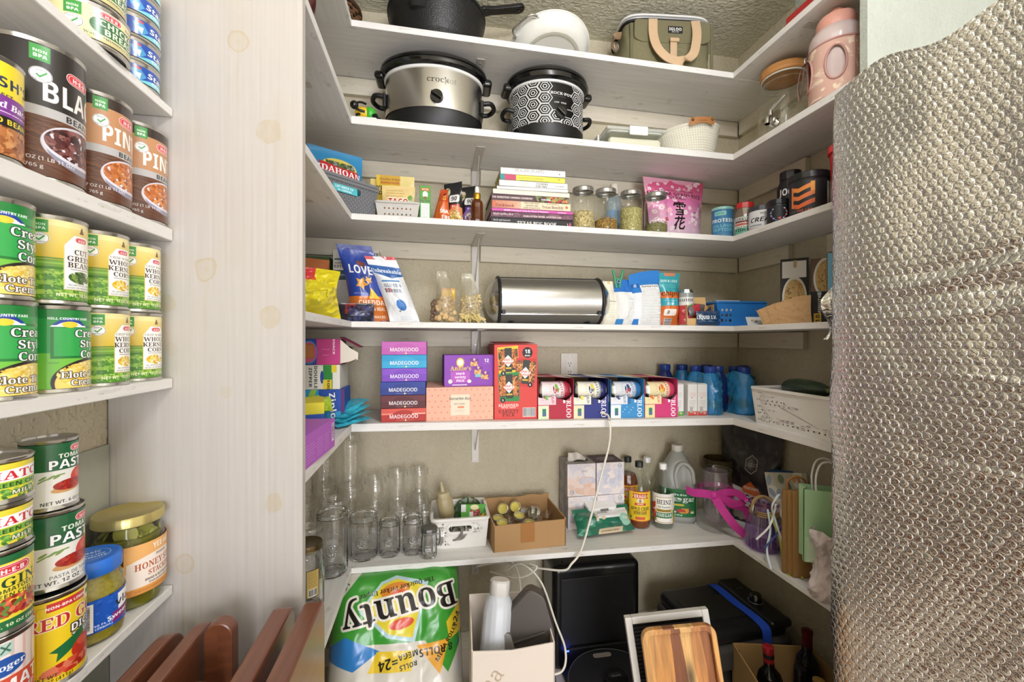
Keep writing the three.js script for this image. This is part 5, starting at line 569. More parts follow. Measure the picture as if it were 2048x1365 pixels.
// supplements on the right
{ const tub = (name, label, cat, x, d, r, h, L, lidCol, opt = {}) => { const t = thing(name, label, cat, x, opt.y ?? LV[2].R, d, opt.turn ?? deg(-38)); const lh = opt.lh ?? 0.016, nr = opt.nr ?? r * 0.97, sh = opt.sh ?? 0.006; part(t, 'body', lathe([[0, 0.001], [r * 0.92, 0.001], [r, 0.006], [r, h - lh - sh], [nr, h - lh], [nr, h - 0.002]], 44), opt.bm ?? std(opt.body ?? 0x1b1b1d, 0.4)); part(t, 'lid', lathe([[nr + 0.0005, h - lh], [nr + 0.002, h - lh + 0.001], [nr + 0.002, h - 0.002], [nr, h], [0, h]], 44), std(lidCol, opt.lr ?? 0.4)); if (L) part(t, 'label', uvTo(band(r + 0.0004, opt.bh ?? (h - lh - sh - 0.014), opt.by ?? (h - lh - sh + 0.006) / 2, 48), L), PG3.mat(opt.m ?? 'card')); return t; };
  const CO = PG3.pr(330, 170, '#3a7fae', (c, W, H) => { const X = W * 0.5; pill(c, '#8fd0c8', X - 46, 4, 60, 26, 3); text(c, 'VITAL', X - 16, 17, 16, '#3a8a94'); text(c, 'PROTEINS', X + 4, H * 0.36, 30, '#f2f6f4'); text(c, 'COLLAGEN', X, H * 0.55, 26, '#7fc6d2'); text(c, 'PEPTIDES', X, H * 0.7, 26, '#7fc6d2'); line(c, '#9cc6de', 1, X - 60, H * 0.8, X + 60, H * 0.8); small(c, '#cfe2ee', X - 50, H * 0.84, 100, 16, 2, 3); });
  tub('supplement_canister', 'blue collagen canister with pale mint lid beside the pink rice bag', 'canister', 1.16, 1.605, 0.04, 0.137, CO, 0x8ec9bf, { turn: deg(-30), body: 0x3a7fae, lh: 0.012, sh: 0.001, nr: 0.04, m: 'card' });
  const FO = PG3.pr(330, 110, '#cfe0d6', (c, W, H) => { const X = W * 0.5; rect(c, '#6cb49a', 0, H * 0.62, W, H * 0.38); text(c, 'KIRKLAND', X, H * 0.14, 24, '#2a2a2a', { st: '#fff', lw: 2 }); rect(c, '#7a2a2c', X - 60, H * 0.22, 120, H * 0.09); rect(c, '#c95a50', X - 60, H * 0.36, 120, H * 0.11); text(c, 'WILD ALASKAN', X, H * 0.56, 14, '#3a4a3a'); text(c, 'FISH OIL', X, H * 0.72, 27, '#14231c'); small(c, '#2a4a3a', X - 40, H * 0.86, 80, 12, 2, 3); });
  tub('supplement_bottle', 'clear fish oil bottle with red lid', 'bottle', 1.2, 1.525, 0.036, 0.135, FO, 0xc9302c, { turn: deg(-36), bm: phys(0xb9a58a, 0.1, { transmission: 0.6, thickness: 0 }), lh: 0.022, nr: 0.03, sh: 0.022, bh: 0.07, by: 0.042, m: 'gloss' });
  const CR = PG3.pr(360, 100, '#d9dadc', (c, W, H) => { const X = W * 0.5; text(c, 'PRO LABS', X + 20, H * 0.12, 12, '#444'); text(c, 'CREATINE', X + 30, H * 0.48, 36, '#17181a', { skew: -0.2 }); text(c, 'DORADO', X - 30, H * 0.8, 14, '#444', { skew: -0.2 }); rect(c, '#b9bbbf', 0, H * 0.9, W, H * 0.1); });
  tub('supplement_tub', 'short white creatine tub with a dark gray lid', 'tub', 1.205, 1.44, 0.044, 0.095, CR, 0x3a3c40, { turn: deg(-40), body: 0xd9dadc, lh: 0.018, sh: 0.002, nr: 0.043 });
  const DE = PG3.pr(300, 80, '#17171a', (c, W, H) => { const X = W * 0.5; for (const s of [-1, 1]) { for (let i = 0; i < 8; i++) oval(c, s < 0 ? ['#5a6ab0', '#b9c2e0'][i % 2] : ['#c9485a', '#e6dce0'][i % 2], X + s * (12 + 22 * sin(i / 7 * 2.6)), H * (0.9 - i * 0.1), 4, 3); } oval(c, '#d94a5a', X + 4, H * 0.8, 6, 5); });
  tub('supplement_tub', 'small black tub with a wreath emblem, in front of the black bottle', 'tub', 1.19, 1.342, 0.036, 0.088, DE, 0x19191b, { turn: deg(-42), lh: 0.018, sh: 0.002 });
  const JO = PG3.pr(300, 150, '#131314', (c, W, H) => { const X = W * 0.5; text(c, 'JOCKO', X + 8, H * 0.15, 36, '#eeeeea', { sx: 0.85, rot: 0.03 }); text(c, 'COLD', X + 6, H * 0.4, 20, '#eee'); text(c, 'TEMP', X + 6, H * 0.55, 20, '#b5405a'); rect(c, '#d9586a', X - 22, H * 0.68, 44, 10); small(c, '#ccc', X - 12, H * 0.8, 34, 22, 3, 3); rect(c, '#e6e6e2', X - 90, H * 0.4, 26, H * 0.55); });
  tub('supplement_bottle', 'tall black supplement bottle with white stencil letters behind the tubs', 'bottle', 1.3, 1.41, 0.043, 0.222, JO, 0x151517, { turn: deg(-46), lh: 0.032, nr: 0.033, sh: 0.022, bh: 0.14, by: 0.09 });
  const OR = PG3.pr(420, 150, '#1d1d1f', (c, W, H) => { const X = W * 0.47; const z = (y, k) => poly(c, k, [[X - 46, y], [X - 14, y + 12], [X + 40, y - 12], [X + 40, y + 10], [X - 14, y + 32], [X - 46, y + 20]]); const cs = ['#e88a3a', '#e0763a', '#d9642f']; for (let i = 0; i < 3; i++) z(H * (0.14 + i * 0.26), cs[i]); rect(c, '#e08038', X - 46, H * 0.14, 10, H * 0.66); rect(c, '#eda03c', X + 26, H * 0.06, 14, H * 0.3); small(c, '#c9c9c4', X - 50, H * 0.88, 30, 12, 2, 3); text(c, 'PRE LAB', X + 6, H * 0.93, 14, '#d9632f'); rect(c, '#dcdcd8', W * 0.68, H * 0.06, 46, H * 0.86); small(c, '#555', W * 0.69, H * 0.1, 42, H * 0.8, 14, 5); });
  tub('supplement_tub', 'large black tub with an orange chevron emblem', 'tub', 1.212, 1.238, 0.056, 0.14, OR, 0x161618, { turn: deg(-52), lh: 0.022, sh: 0.003, nr: 0.057 });
  { const t = thing('red_canister', 'red plastic canister next to the foil sheet on the third shelf', 'canister', 1.235, LV[2].R, 1.11); part(t, 'body', lathe([[0, 0.001], [0.043, 0.001], [0.046, 0.005], [0.055, 0.17]], 40), phys(0xc92a2c, 0.35)); part(t, 'lid', lathe([[0.056, 0.165], [0.06, 0.167], [0.06, 0.186], [0.056, 0.19], [0, 0.19]], 40), phys(0xd4302f, 0.35)); } }

// ---------------------------------------------------------------- fourth shelf
const y4 = (x) => Y(4, x);
{ // tea boxes in the corner
  const T1 = PG3.pr(180, 150, '#e8e2d2', (c, W, H) => { text(c, 'SLEEPYTIME', W * 0.58, H * 0.16, 25, '#3a3c44', { f: 'serif', sx: 0.95 }); text(c, 'HERBAL TEA', W * 0.6, H * 0.28, 9, '#666'); rect(c, '#3a5a7a', 6, H * 0.3, 60, 7); text(c, 'SLEEPYTIME', 36, H * 0.45, 10, '#555'); text(c, 'EXTRA', 30, H * 0.56, 17, '#444'); rect(c, '#2f4a58', 0, H * 0.68, W, H * 0.32); text(c, 'WELLNESS', W * 0.3, H * 0.84, 12, '#9ab0b8'); oring(c, '#445', 2, W * 0.82, H * 0.5, 7, 9); blobs(c, ['#a06a42', '#7a4a2c', '#d9b58a'], 20, W * 0.6, H * 0.72, 60, 30, 9, 4); });
  const T2 = PG3.pr(170, 190, '#c9c4b8', (c, W, H) => { small(c, '#777', 20, 10, 50, H * 0.62, 14, 3, 1); small(c, '#777', 84, 10, 60, H * 0.62, 14, 5, 1); rect(c, '#d9cfb5', 0, H * 0.66, W, H * 0.34); text(c, 'Sampler', W * 0.5, H * 0.77, 24, '#4a3f34', { f: 'serif' }); text(c, 'HERBAL TEA', W * 0.6, H * 0.92, 17, '#5a4a3a', { f: 'serif' }); });
  const T3 = PG3.pr(140, 90, '#3f5a34', (c, W, H) => { rect(c, '#4c6c3e', 0, 0, W, H); small(c, '#dfe6cf', 20, 12, 90, 16, 2, 3); rect(c, '#c9c2a8', 0, H * 0.6, W, H * 0.4); });
  const T4 = PG3.pr(120, 120, '#c9702f', (c, W, H) => { text(c, 'chamomile', W * 0.5, H * 0.36, 22, '#f6ead2', { f: 'serif', rot: -0.1 }); rect(c, '#3a4a58', 0, H * 0.62, W, 10); rect(c, '#e9e2d2', 0, H * 0.72, W, H * 0.28); });
  let x = -0.38; const b = (label, w, h, d, R, x, y, dd, a, all) => solo('tea_box', label, 'box', boxPrint(w, h, d, { front: R, all: sw3(all) }), cardM, x, y, dd, a);
  b('pale tea box with lines of print, under the bedtime tea box', 0.17, 0.165, 0.075, T2, -0.288, y4(-0.3), 1.765, 0.02, '#c9c4b8');
  b('cream and dark teal bedtime tea box on top of the printed tea box', 0.168, 0.115, 0.072, T1, -0.294, y4(-0.3) + 0.1655, 1.765, -0.02, '#e0dac9');
  b('dark green tea box in the very corner of the fourth shelf', 0.14, 0.25, 0.07, T3, -0.46, y4(-0.46), 1.762, 0, '#3f5a34');
  b('orange chamomile tea box behind the red topped yellow bag', 0.095, 0.225, 0.06, T4, -0.43, y4(-0.43), 1.66, 0.5, '#b5652c');
  x = -0.36; const YB = PG3.pr(220, 240, '#e9da22', (c, W, H) => { rect(c, '#d8353a', 0, 0, W * 0.66, H * 0.24); text(c, '12', W * 0.4, H * 0.12, 40, '#fff', { rot: 3.0 }); oval(c, '#d04a2c', W * 0.1, H * 0.45, 26, 16); oval(c, '#e9a02a', W * 0.1, H * 0.45, 16, 9); rect(c, '#2f8a3f', W * 0.2, H * 0.82, 34, 20); rect(c, '#d8453a', W * 0.4, H * 0.86, 30, 14); line(c, '#8a8218', 2, W * 0.5, H * 0.5, W * 0.75, H * 0.44, W * 0.72, H * 0.6); small(c, '#b0a21c', W * 0.5, H * 0.62, 60, 30, 4, 3); });
  const g = pouch({ w: 0.235, h: 0.152, d: 0.13, R: YB, seed: 33, wr: 0.026, nx: 48, ny: 48, sx: 2, wx: 8, wy: 8 }); solo('snack_bag', 'crumpled yellow corn chip bag with folded red top', 'bag', g, bagM, -0.385, LV[3].L, 1.36, deg(38));
  const bl = tex(64, 64, () => [20]); solo('berry_pack', 'small dark pack with purple berries in front of the tea boxes', 'packet', pouch({ w: 0.12, h: 0.062, d: 0.05, R: PG3.pr(140, 70, '#2b2a38', (c, W, H) => { rect(c, '#8a3028', 30, 0, 40, H * 0.6); blobs(c, ['#2c3058', '#3c4272', '#1b1c30', '#54598a'], 60, 40, 10, 100, 60, 8, 3); }), seed: 3 }), bagM, -0.262, y4(-0.26), 1.535, 0.1);
}
{ const LO = PG3.pr(200, 400, '#2c469c', (c, W, H) => { rect(c, '#24397f', 0, 0, W, H * 0.06); rect(c, '#d9782f', 0, H * 0.67, W, H * 0.33); text(c, 'LOVE', W * 0.46, H * 0.33, 62, '#f3f1ec', { sx: 0.85, rot: 0.1 }); text(c, 'CORN', W * 0.6, H * 0.43, 30, '#1d2c66', {}); oval(c, '#7a3f3a', W * 0.52, H * 0.25, 24, 14, 0.4); const star = (x, y, r, a) => { c.fillStyle = '#e6a23c'; c.beginPath(); for (let k = 0; k < 10; k++) { const q = a + k * TAU / 10, R = k % 2 ? r * 0.5 : r; c.lineTo(x + R * cos(q), y + R * sin(q)); } c.fill(); }; star(W * 0.4, H * 0.51, 36, 0.2); star(W * 0.6, H * 0.47, 22, 0.6); poly(c, '#ecc63c', [[W * 0.52, H * 0.7], [W * 0.62, H * 0.56], [W * 0.8, H * 0.7]]); text(c, 'CHEDDAR', W * 0.62, H * 0.75, 34, '#fbeedd'); text(c, '100% REAL', W * 0.66, H * 0.83, 24, '#fbeedd', { sx: 0.8 }); small(c, '#e9e4ef', W * 0.15, H * 0.62, 60, 10, 2, 3); text(c, 'BAKED SNACKS', W * 0.58, H * 0.93, 17, '#fbeedd'); });
  const x = -0.226; const bd = (P, s, q) => [P[0] - 0.055 * pow(q, 1.6), P[1], P[2]]; solo('snack_bag', 'tall blue and orange cheddar snack bag leaning to the side', 'bag', pouch({ w: 0.135, h: 0.265, d: 0.08, R: LO, B: sw3('#26398a'), seed: 41, wr: 0.006, bend: bd, nx: 36, ny: 48, topw: 0.85 }), bagM, x + 0.005, y4(x), 1.575, deg(10));
  solo('snack_bag', 'navy blue bag slumped behind the blue and orange cheddar bag', 'bag', pouch({ w: 0.1, h: 0.15, d: 0.05, R: PG3.pr(90, 140, '#2b3f8c', (c, W, H) => { c.strokeStyle = '#dde2f2'; c.lineWidth = 4; c.strokeRect(34, 86, 36, 32); }), seed: 9, topw: 0.5 }), bagM, -0.262, y4(-0.26), 1.61, 0.1);
  const PZ = PG3.pr(160, 360, '#e9ebee', (c, W, H) => { rect(c, '#c8454a', 0, 0, W, H * 0.05); poly(c, '#2f62a8', [[0, H * 0.13], [W, H * 0.17], [W, H * 0.3], [W * 0.6, H * 0.34], [0, H * 0.24]]); text(c, 'Unbreakable', W * 0.5, H * 0.23, 28, '#fff', { f: 'serif', sx: 0.85, rot: 0.08 }); rect(c, '#4a86c2', W * 0.2, H * 0.37, W * 0.6, 8); text(c, 'GLUTEN', W * 0.5, H * 0.45, 24, '#8b98aa', { st: '#4a5a70', lw: 1 }); text(c, 'FREE', W * 0.56, H * 0.53, 24, '#8b98aa', { st: '#4a5a70', lw: 1 }); for (let i = 0; i < 4; i++) rect(c, i % 2 ? '#c8454a' : '#2a2f3a', W * 0.2 + i * 9, H * 0.49, 6, 22); oval(c, '#2f74c2', W * 0.55, H * 0.74, 26, 30); small(c, '#e6eef8', W * 0.45, H * 0.71, 34, 20, 2, 3); line(c, '#333', 3, W * 0.4, H * 0.82, W * 0.44, H * 0.84, W * 0.52, H * 0.79); small(c, '#9aa2ac', W * 0.4, H * 0.9, 60, 24, 3, 4); });
  const x2 = -0.155; solo('snack_bag', 'white and blue pretzel bag bent over against the cheddar bag', 'bag', pouch({ w: 0.1, h: 0.226, d: 0.055, R: PZ, B: sw3('#dfe2e6'), seed: 45, wr: 0.005, bend: (P, s, q) => [P[0] - 0.085 * pow(q, 1.2) + 0.02, P[1], P[2]], nx: 32, ny: 44 }), bagM, x2 + 0.032, y4(x2), 1.555, deg(4));
  solo('snack_box', 'pale pink snack pack standing behind the white pretzel bag', 'packet', pouch({ w: 0.07, h: 0.13, d: 0.04, R: PG3.pr(90, 150, '#d9b9a6', (c, W, H) => { oring(c, '#c29a86', 3, 40, 60, 14); rect(c, '#222', 40, 112, 26, 20); rect(c, '#eee', 46, 116, 8, 12); }), seed: 8, topw: 0.7 }), bagM, -0.172, y4(-0.17), 1.62, 0); }
// two zip bags of dry food
{ const clear = phys(0xf3f1e6, 0.12, { transmission: 0.82, thickness: 0 });
  const zip = (label, x, w, h, seed, make) => { const t = thing('zip_bag', label, 'bag', x, y4(x), 1.6, deg(seed % 7 - 3)); const g = pouch({ w: w * 1.06, h, d: 0.09, R: { u: 0, v: 0, w: 1, h: 1 }, seed, wr: 0.004, topw: 0.3, sx: 2.4, nx: 26, ny: 36, bend: (P, s, q) => [P[0] - 0.014 * pow(q, 3), P[1], P[2]] }); part(t, 'plastic_film', g, clear); const R = rng(seed), fill = make(R); for (const [n, geo, m] of fill) { const p = part(t, n, geo, m); p.userData.kind = 'stuff'; } return t; };
  const heap = (R, n, w, h, geo) => { const l = []; for (let i = 0; i < n; i++) { const y = R() * h, k = 1 - 0.45 * y / h, g = geo(R); g.rotateX(R() * 6); g.rotateY(R() * 6); g.rotateZ(R() * 6); l.push(g.translate((R() - 0.5) * w * k, 0.012 + y, (R() - 0.5) * 0.058 * k)); } return join(l); };
  zip('clear zip bag of puffed snacks with a yellow packet inside', -0.0 + 0.036, 0.098, 0.19, 51, (R) => [['puffs', heap(R, 150, 0.078, 0.08, (r) => new THREE.IcosahedronGeometry(0.0065 + r() * 0.004, 1)), std(0xd6b783, 0.8)], ['brown_puffs', moved(heap(R, 40, 0.02, 0.07, (r) => new THREE.IcosahedronGeometry(0.006 + r() * 0.003, 1)), -0.038, 0, 0), std(0x77604c, 0.8)]]);
  solo('food_packet', 'small yellow packet inside the puffed snack zip bag', 'packet', pouch({ w: 0.05, h: 0.12, d: 0.012, R: PG3.pr(60, 130, '#e2b53a', (c, W, H) => { text(c, 'Uncle', W / 2, H * 0.5, 18, '#fff0c0', { rot: 1.4 }); rect(c, '#c98f22', 0, 0, W, 8); }), seed: 2 }), bagM, 0.048, y4(0.04) + 0.01, 1.608, 0.15);
  zip('clear zip bag of pale pasta tubes', 0.128, 0.11, 0.185, 57, (R) => [['pasta', heap(R, 130, 0.086, 0.085, (r) => new THREE.CapsuleGeometry(0.0042, 0.022 + r() * 0.012, 2, 6)), std(0xdcc58b, 0.7)], ['banana_chips', heap(R, 40, 0.075, 0.04, (r) => new THREE.CylinderGeometry(0.012, 0.012, 0.003, 12)), std(0xe0cf8a, 0.7)]]); }
// bread box
{ const x = 0.434, t = thing('bread_box', 'stainless steel roll top bread box with black end trims', 'bread box', x, y4(x), 1.652, deg(-1.5)), R0 = 0.092, L = 0.395, brushed = std(0xb4b2ae, 0.27, { metalness: 1, bumpMap: rep(tex(64, 256, (u, v) => [255 * N1(u * 2, v * 64)], false), 1, 3), bumpScale: 0.00012 });
  const arc = (r, a0, a1, len, n = 64) => sheet(2, n, (s, q) => { const a = mix(a0, a1, q); return [(s - 0.5) * len, R0 + cos(a) * r, sin(a) * r]; }, (s, q) => [s, q]);
  part(t, 'roll_front', arc(R0 - 0.003, deg(12), deg(128), L), brushed); part(t, 'back_shell', arc(R0, deg(10), deg(-180), L), brushed); part(t, 'base_plate', arc(R0 - 0.001, deg(128), deg(182), L), std(0x8e8b86, 0.4, { metalness: 0.9 })); part(t, 'door_edge', bx(L - 0.01, 0.004, 0.006, 0.001, 0, R0 + cos(deg(126)) * R0, sin(deg(126)) * R0), M.chrome);
  part(t, 'top_gap', bx(L, 0.004, 0.006, 0.001, 0, R0 + cos(deg(12)) * (R0 - 0.004), sin(deg(12)) * (R0 - 0.004)), M.black);
  for (const s of [-1, 1]) { const tr = moved(ring(R0 - 0.002, 0.0065, 72, 10), s * L / 2, R0, 0, 0, Math.PI / 2); part(t, 'end_trim', tr, M.black); const dm = lathe([[0, 0.05], [0.03, 0.046], [0.06, 0.034], [0.08, 0.016], [R0 - 0.004, 0]], 64); dm.rotateZ(-s * Math.PI / 2); part(t, 'end_cap', dm.translate(s * L / 2, R0, 0), M.steel); part(t, 'stop_block', bx(0.014, 0.012, 0.01, 0.002, s * (L / 2 - 0.014), R0 + cos(deg(122)) * R0, sin(deg(122)) * R0 + 0.002), M.black); }
  part(t, 'feet', join([-0.15, 0.15].map((q) => bx(0.02, 0.008, 0.09, 0.002, q, 0.002, 0))), M.black); }
// flour and sugar bags, chips
{ const facts = (c, x, y, w, h, seed) => { rect(c, '#f7f6f2', x, y, w, h); c.strokeStyle = '#888'; c.lineWidth = 1; c.strokeRect(x, y, w, h); text(c, 'Nutrition Facts', x + w / 2, y + 9, w * 0.12, '#333'); small(c, '#666', x + 4, y + 18, w - 8, h - 22, floor(h / 9), seed, 1.6); };
  const FL = PG3.pr(110, 240, '#efe9d6', (c, W, H) => { small(c, '#8a8578', 26, 50, 60, 150, 18, 4); line(c, '#333', 2, 26, 110, 90, 112); rect(c, '#e8c98a', 50, 0, 30, 16); });
  const pap = PG3.mat('paper'); let x = 0.678;
  solo('flour_bag', 'cream paper flour bag folded down beside the bread box', 'bag', pouch({ w: 0.085, h: 0.178, d: 0.07, R: FL, seed: 61, wr: 0.007, foot: 0, topw: 0.55, sx: 6 }), pap, x, y4(x), 1.64, 0.1);
  const WB = PG3.pr(150, 260, '#ecebe8', (c, W, H) => { rect(c, '#2f74c6', 0, 0, W, H * 0.28); oval(c, '#444', W * 0.9, H * 0.26, 16, 24); facts(c, W * 0.5, H * 0.4, W * 0.42, H * 0.54, 3); rect(c, '#3d8ad0', 0, H * 0.86, W * 0.3, H * 0.14); });
  x = 0.742; solo('flour_bag', 'white paper bag with a blue folded top held by the green clip', 'bag', pouch({ w: 0.1, h: 0.185, d: 0.075, R: WB, seed: 64, wr: 0.008, foot: 0, sx: 6, topw: 0.85 }), pap, x, y4(x), 1.63, 0.05);
  const BB = PG3.pr(220, 300, '#e9ebee', (c, W, H) => { rect(c, '#2f7ecb', 0, 0, W, H * 0.3); rect(c, '#1f5cab', W * 0.05, H * 0.22, W * 0.22, H * 0.12); text(c, '0J1', W * 0.15, H * 0.28, 22, '#e8eef8', { rot: 1.57 }); rect(c, '#2f7ecb', 0, H * 0.3, W, H * 0.1); rect(c, '#2f7ecb', 0, H * 0.88, W * 0.22, H * 0.12); rect(c, '#2f7ecb', W * 0.92, H * 0.88, W * 0.1, H * 0.12); facts(c, W * 0.3, H * 0.26, W * 0.6, H * 0.7, 7); });
  x = 0.825; solo('flour_bag', 'blue and white paper bag with a large nutrition panel', 'bag', pouch({ w: 0.145, h: 0.225, d: 0.08, R: BB, seed: 67, wr: 0.005, foot: 0, sx: 7, topw: 0.9, bend: (P, s, q) => [P[0], P[1] * (1 - 0.1 * pow(1 - s, 2) * q), P[2]] }), pap, x, y4(x), 1.625, 0.0);
  { const t = thing('bag_clip', 'translucent green clip pinching the blue folded bag top', 'clip', 0.712, y4(0.71) + 0.155, 1.62), m = phys(0x58c48e, 0.25, { transmission: 0.45, thickness: 0 }); for (const s of [-1, 1]) { const g = moved(bx(0.009, 0.075, 0.01, 0.004, 0, 0, 0, 3), s * 0.013, 0.03, 0, 0, 0, -s * 0.22); part(t, 'clip_arm', g, m); } part(t, 'spring', moved(ring(0.006, 0.0014, 20), 0, 0.02, 0.007), M.zinc); part(t, 'clip_bridge', bx(0.026, 0.007, 0.008, 0.002, 0, 0.03, 0), m); }
  const CH = PG3.pr(130, 280, '#d9712f', (c, W, H) => { rect(c, '#3aa6ae', 0, 0, W, H * 0.36); rect(c, '#d98a6a', W * 0.3, 0, W * 0.5, H * 0.06); text(c, 'SUN & LUCK', W * 0.5, H * 0.15, 18, '#dff0ee', { skew: -0.15 }); small(c, '#bfe4e2', 14, H * 0.2, 90, 24, 3, 3); text(c, 'chips', W * 0.42, H * 0.39, 34, '#4a2a1c', { f: 'serif', skew: -0.2 }); rect(c, '#37a2b2', 0, H * 0.48, W * 0.85, H * 0.14); small(c, '#e0f0ee', 16, H * 0.5, 80, 14, 1, 3); text(c, 'i i b', W * 0.4, H * 0.58, 20, '#dff0f0'); pill(c, '#f4efe6', W * 0.15, H * 0.68, 70, 34, 8); rect(c, '#9a948c', W * 0.26, H * 0.7, 14, 20); barcode(c, W * 0.2, H * 0.85, 50, 34, 4, true); });
  x = 0.938; solo('snack_bag', 'teal and orange chip bag standing next to the blue paper bag', 'bag', pouch({ w: 0.098, h: 0.218, d: 0.06, R: CH, seed: 71, wr: 0.005, botw: 0.92 }), bagM, x, y4(x), 1.635, 0.05);
  solo('snack_bag', 'slim teal bag tucked behind the pomegranate pouch', 'bag', pouch({ w: 0.06, h: 0.12, d: 0.04, R: PG3.pr(60, 120, '#4fb5b0', (c) => { small(c, '#e6f4f2', 10, 60, 40, 30, 3, 4); }), seed: 72 }), bagM, 0.99, y4(0.99), 1.66, 0.0);
  const PM = PG3.pr(90, 200, '#c9404c', (c, W, H) => { rect(c, '#9aa09c', 0, 0, W, H * 0.24); rect(c, '#e6e6e0', 0, H * 0.14, W, H * 0.26); text(c, 'GUIDE', W * 0.45, H * 0.24, 24, '#3a3a3a'); poly(c, '#7ab03f', [[W * 0.4, H * 0.44], [W * 0.9, H * 0.34], [W * 0.8, H * 0.46]]); oval(c, '#b5303c', W * 0.5, H * 0.6, 34, 28); blobs(c, ['#d9505c', '#8f1f2a', '#e88a92'], 60, W * 0.22, H * 0.5, 50, 30, 5, 4, true); text(c, '100', W * 0.5, H * 0.86, 20, '#f5dcdc'); });
  x = 1.0; const can4 = thing('drink_can', 'slim red and white drink can with a pomegranate print', 'can', x, y4(x), 1.61, -0.4); part(can4, 'can_body', lathe([[0, 0.002], [0.024, 0.002], [0.029, 0.008], [0.029, 0.135], [0.024, 0.146], [0.0235, 0.148], [0.0225, 0.145], [0, 0.145]], 40), M.tin); part(can4, 'print_wrap', uvTo(band(0.0293, 0.126, 0.0715, 40, -1.3, 2.6), PM), PG3.mat('tin')); }
// small open carton with packets, blue basket and what it holds
{ let x = 1.035, t = thing('carton', 'small open tan carton of drink mix packets', 'box', x, y4(x), 1.585, deg(-16)), tan = std(0xd9b27a, 0.8);
  for (const [g] of [[bx(0.1, 0.002, 0.07, 0.0005, 0, 0.001, 0)], [bx(0.1, 0.03, 0.0015, 0.0005, 0, 0.016, 0.035)], [bx(0.1, 0.085, 0.0015, 0.0005, 0, 0.0425, -0.035)], [bx(0.0015, 0.085, 0.07, 0.0005, -0.05, 0.0425, 0)], [bx(0.0015, 0.085, 0.07, 0.0005, 0.05, 0.0425, 0)]]) part(t, 'carton_wall', g, tan); part(t, 'flap', moved(bx(0.09, 0.04, 0.0015, 0.0005, 0, 0.02, 0), 0.0, 0.083, -0.036, -0.35), tan);
  const LQ = PG3.pr(110, 60, '#1c3d63', (c, W, H) => { text(c, 'LIQUID I.V.', W * 0.45, H * 0.45, 22, '#f2f5f7', { sx: 0.85 }); small(c, '#5ab0c0', 12, H * 0.66, 80, 10, 1, 3); }), RP = PG3.pr(60, 40, '#c9404c', (c) => { rect(c, '#777', 0, 0, 20, 40); });
  const p0 = solo('drink_packet', 'navy drink mix packet with white letters at the front of the tan carton', 'packet', pouch({ w: 0.085, h: 0.055, d: 0.016, R: LQ, seed: 3, wr: 0.002 }), bagM, 1.045, y4(x) + 0.003, 1.535, deg(-16)); 
  [['red and gray packet in the tan carton', RP, 1.02, 0.045, 1.575, 0.2], ['gray packet at the back of the tan carton', sw3('#6d6a68'), 1.04, 0.052, 1.6, -0.1], ['navy packet standing on edge in the tan carton', sw3('#23436a'), 1.07, 0.03, 1.56, 0.5]].forEach(([l, R, X, yy, d, a], i) => { const m = solo('drink_packet', l, 'packet', pouch({ w: 0.065, h: 0.04, d: 0.014, R, seed: 5 + i, wr: 0.002 }), bagM, X, y4(X) + yy, d, a); m.rotation.z = a; });
  x = 1.2; const blue = phys(0x2f7fd0, 0.4); t = thing('storage_basket', 'bright blue plastic basket with round holes', 'basket', 1.215, y4(x), 1.632, deg(-4));
  const rnd = (w, h) => { const l = [], R = rng(3); for (const cx of [-0.062, 0.062]) for (let i = 0; i < 3; i++) for (let j = 0; j < 3; j++) l.push(circ(cx + (i - 1) * 0.018, 0.025 + j * 0.021, 0.0042 + 0.0035 * R())); return l; };
  basket(t, 0.215, 0.16, 0.098, blue, rnd, rnd, { flare: 0.014, rim: 0.006 });
  solo('paper_card', 'white card leaning at the back of the blue basket', 'card', bx(0.11, 0.115, 0.004, 0.001, 0, 0.0575, 0), std(0xe6ebf2, 0.6), 1.25, y4(x) + 0.004, 1.69, -0.05).rotation.x = -0.04;
  const t2 = thing('cracker_sleeve', 'tan wafer pack lying inside the blue basket', 'packet', 1.19, y4(x) + 0.004, 1.63, 0.1); part(t2, 'wrapper', bx(0.13, 0.05, 0.06, 0.012, 0, 0.026, 0, 3), std(0xb9a58e, 0.6));
  const CD = PG3.pr(120, 60, '#d5d7d6', (c, W, H) => { blobs(c, ['#b9b49a', '#c9a24a', '#7a86b0'], 8, 30, 16, 50, 24, 7, 3); }); solo('paper_card', 'small gray card lying against the basket and the noodle box', 'card', boxPrint(0.07, 0.04, 0.002, { front: CD, all: sw3('#d5d7d6') }), cardM, 1.21, y4(1.2), 1.47, -0.2).rotation.x = -0.5; }
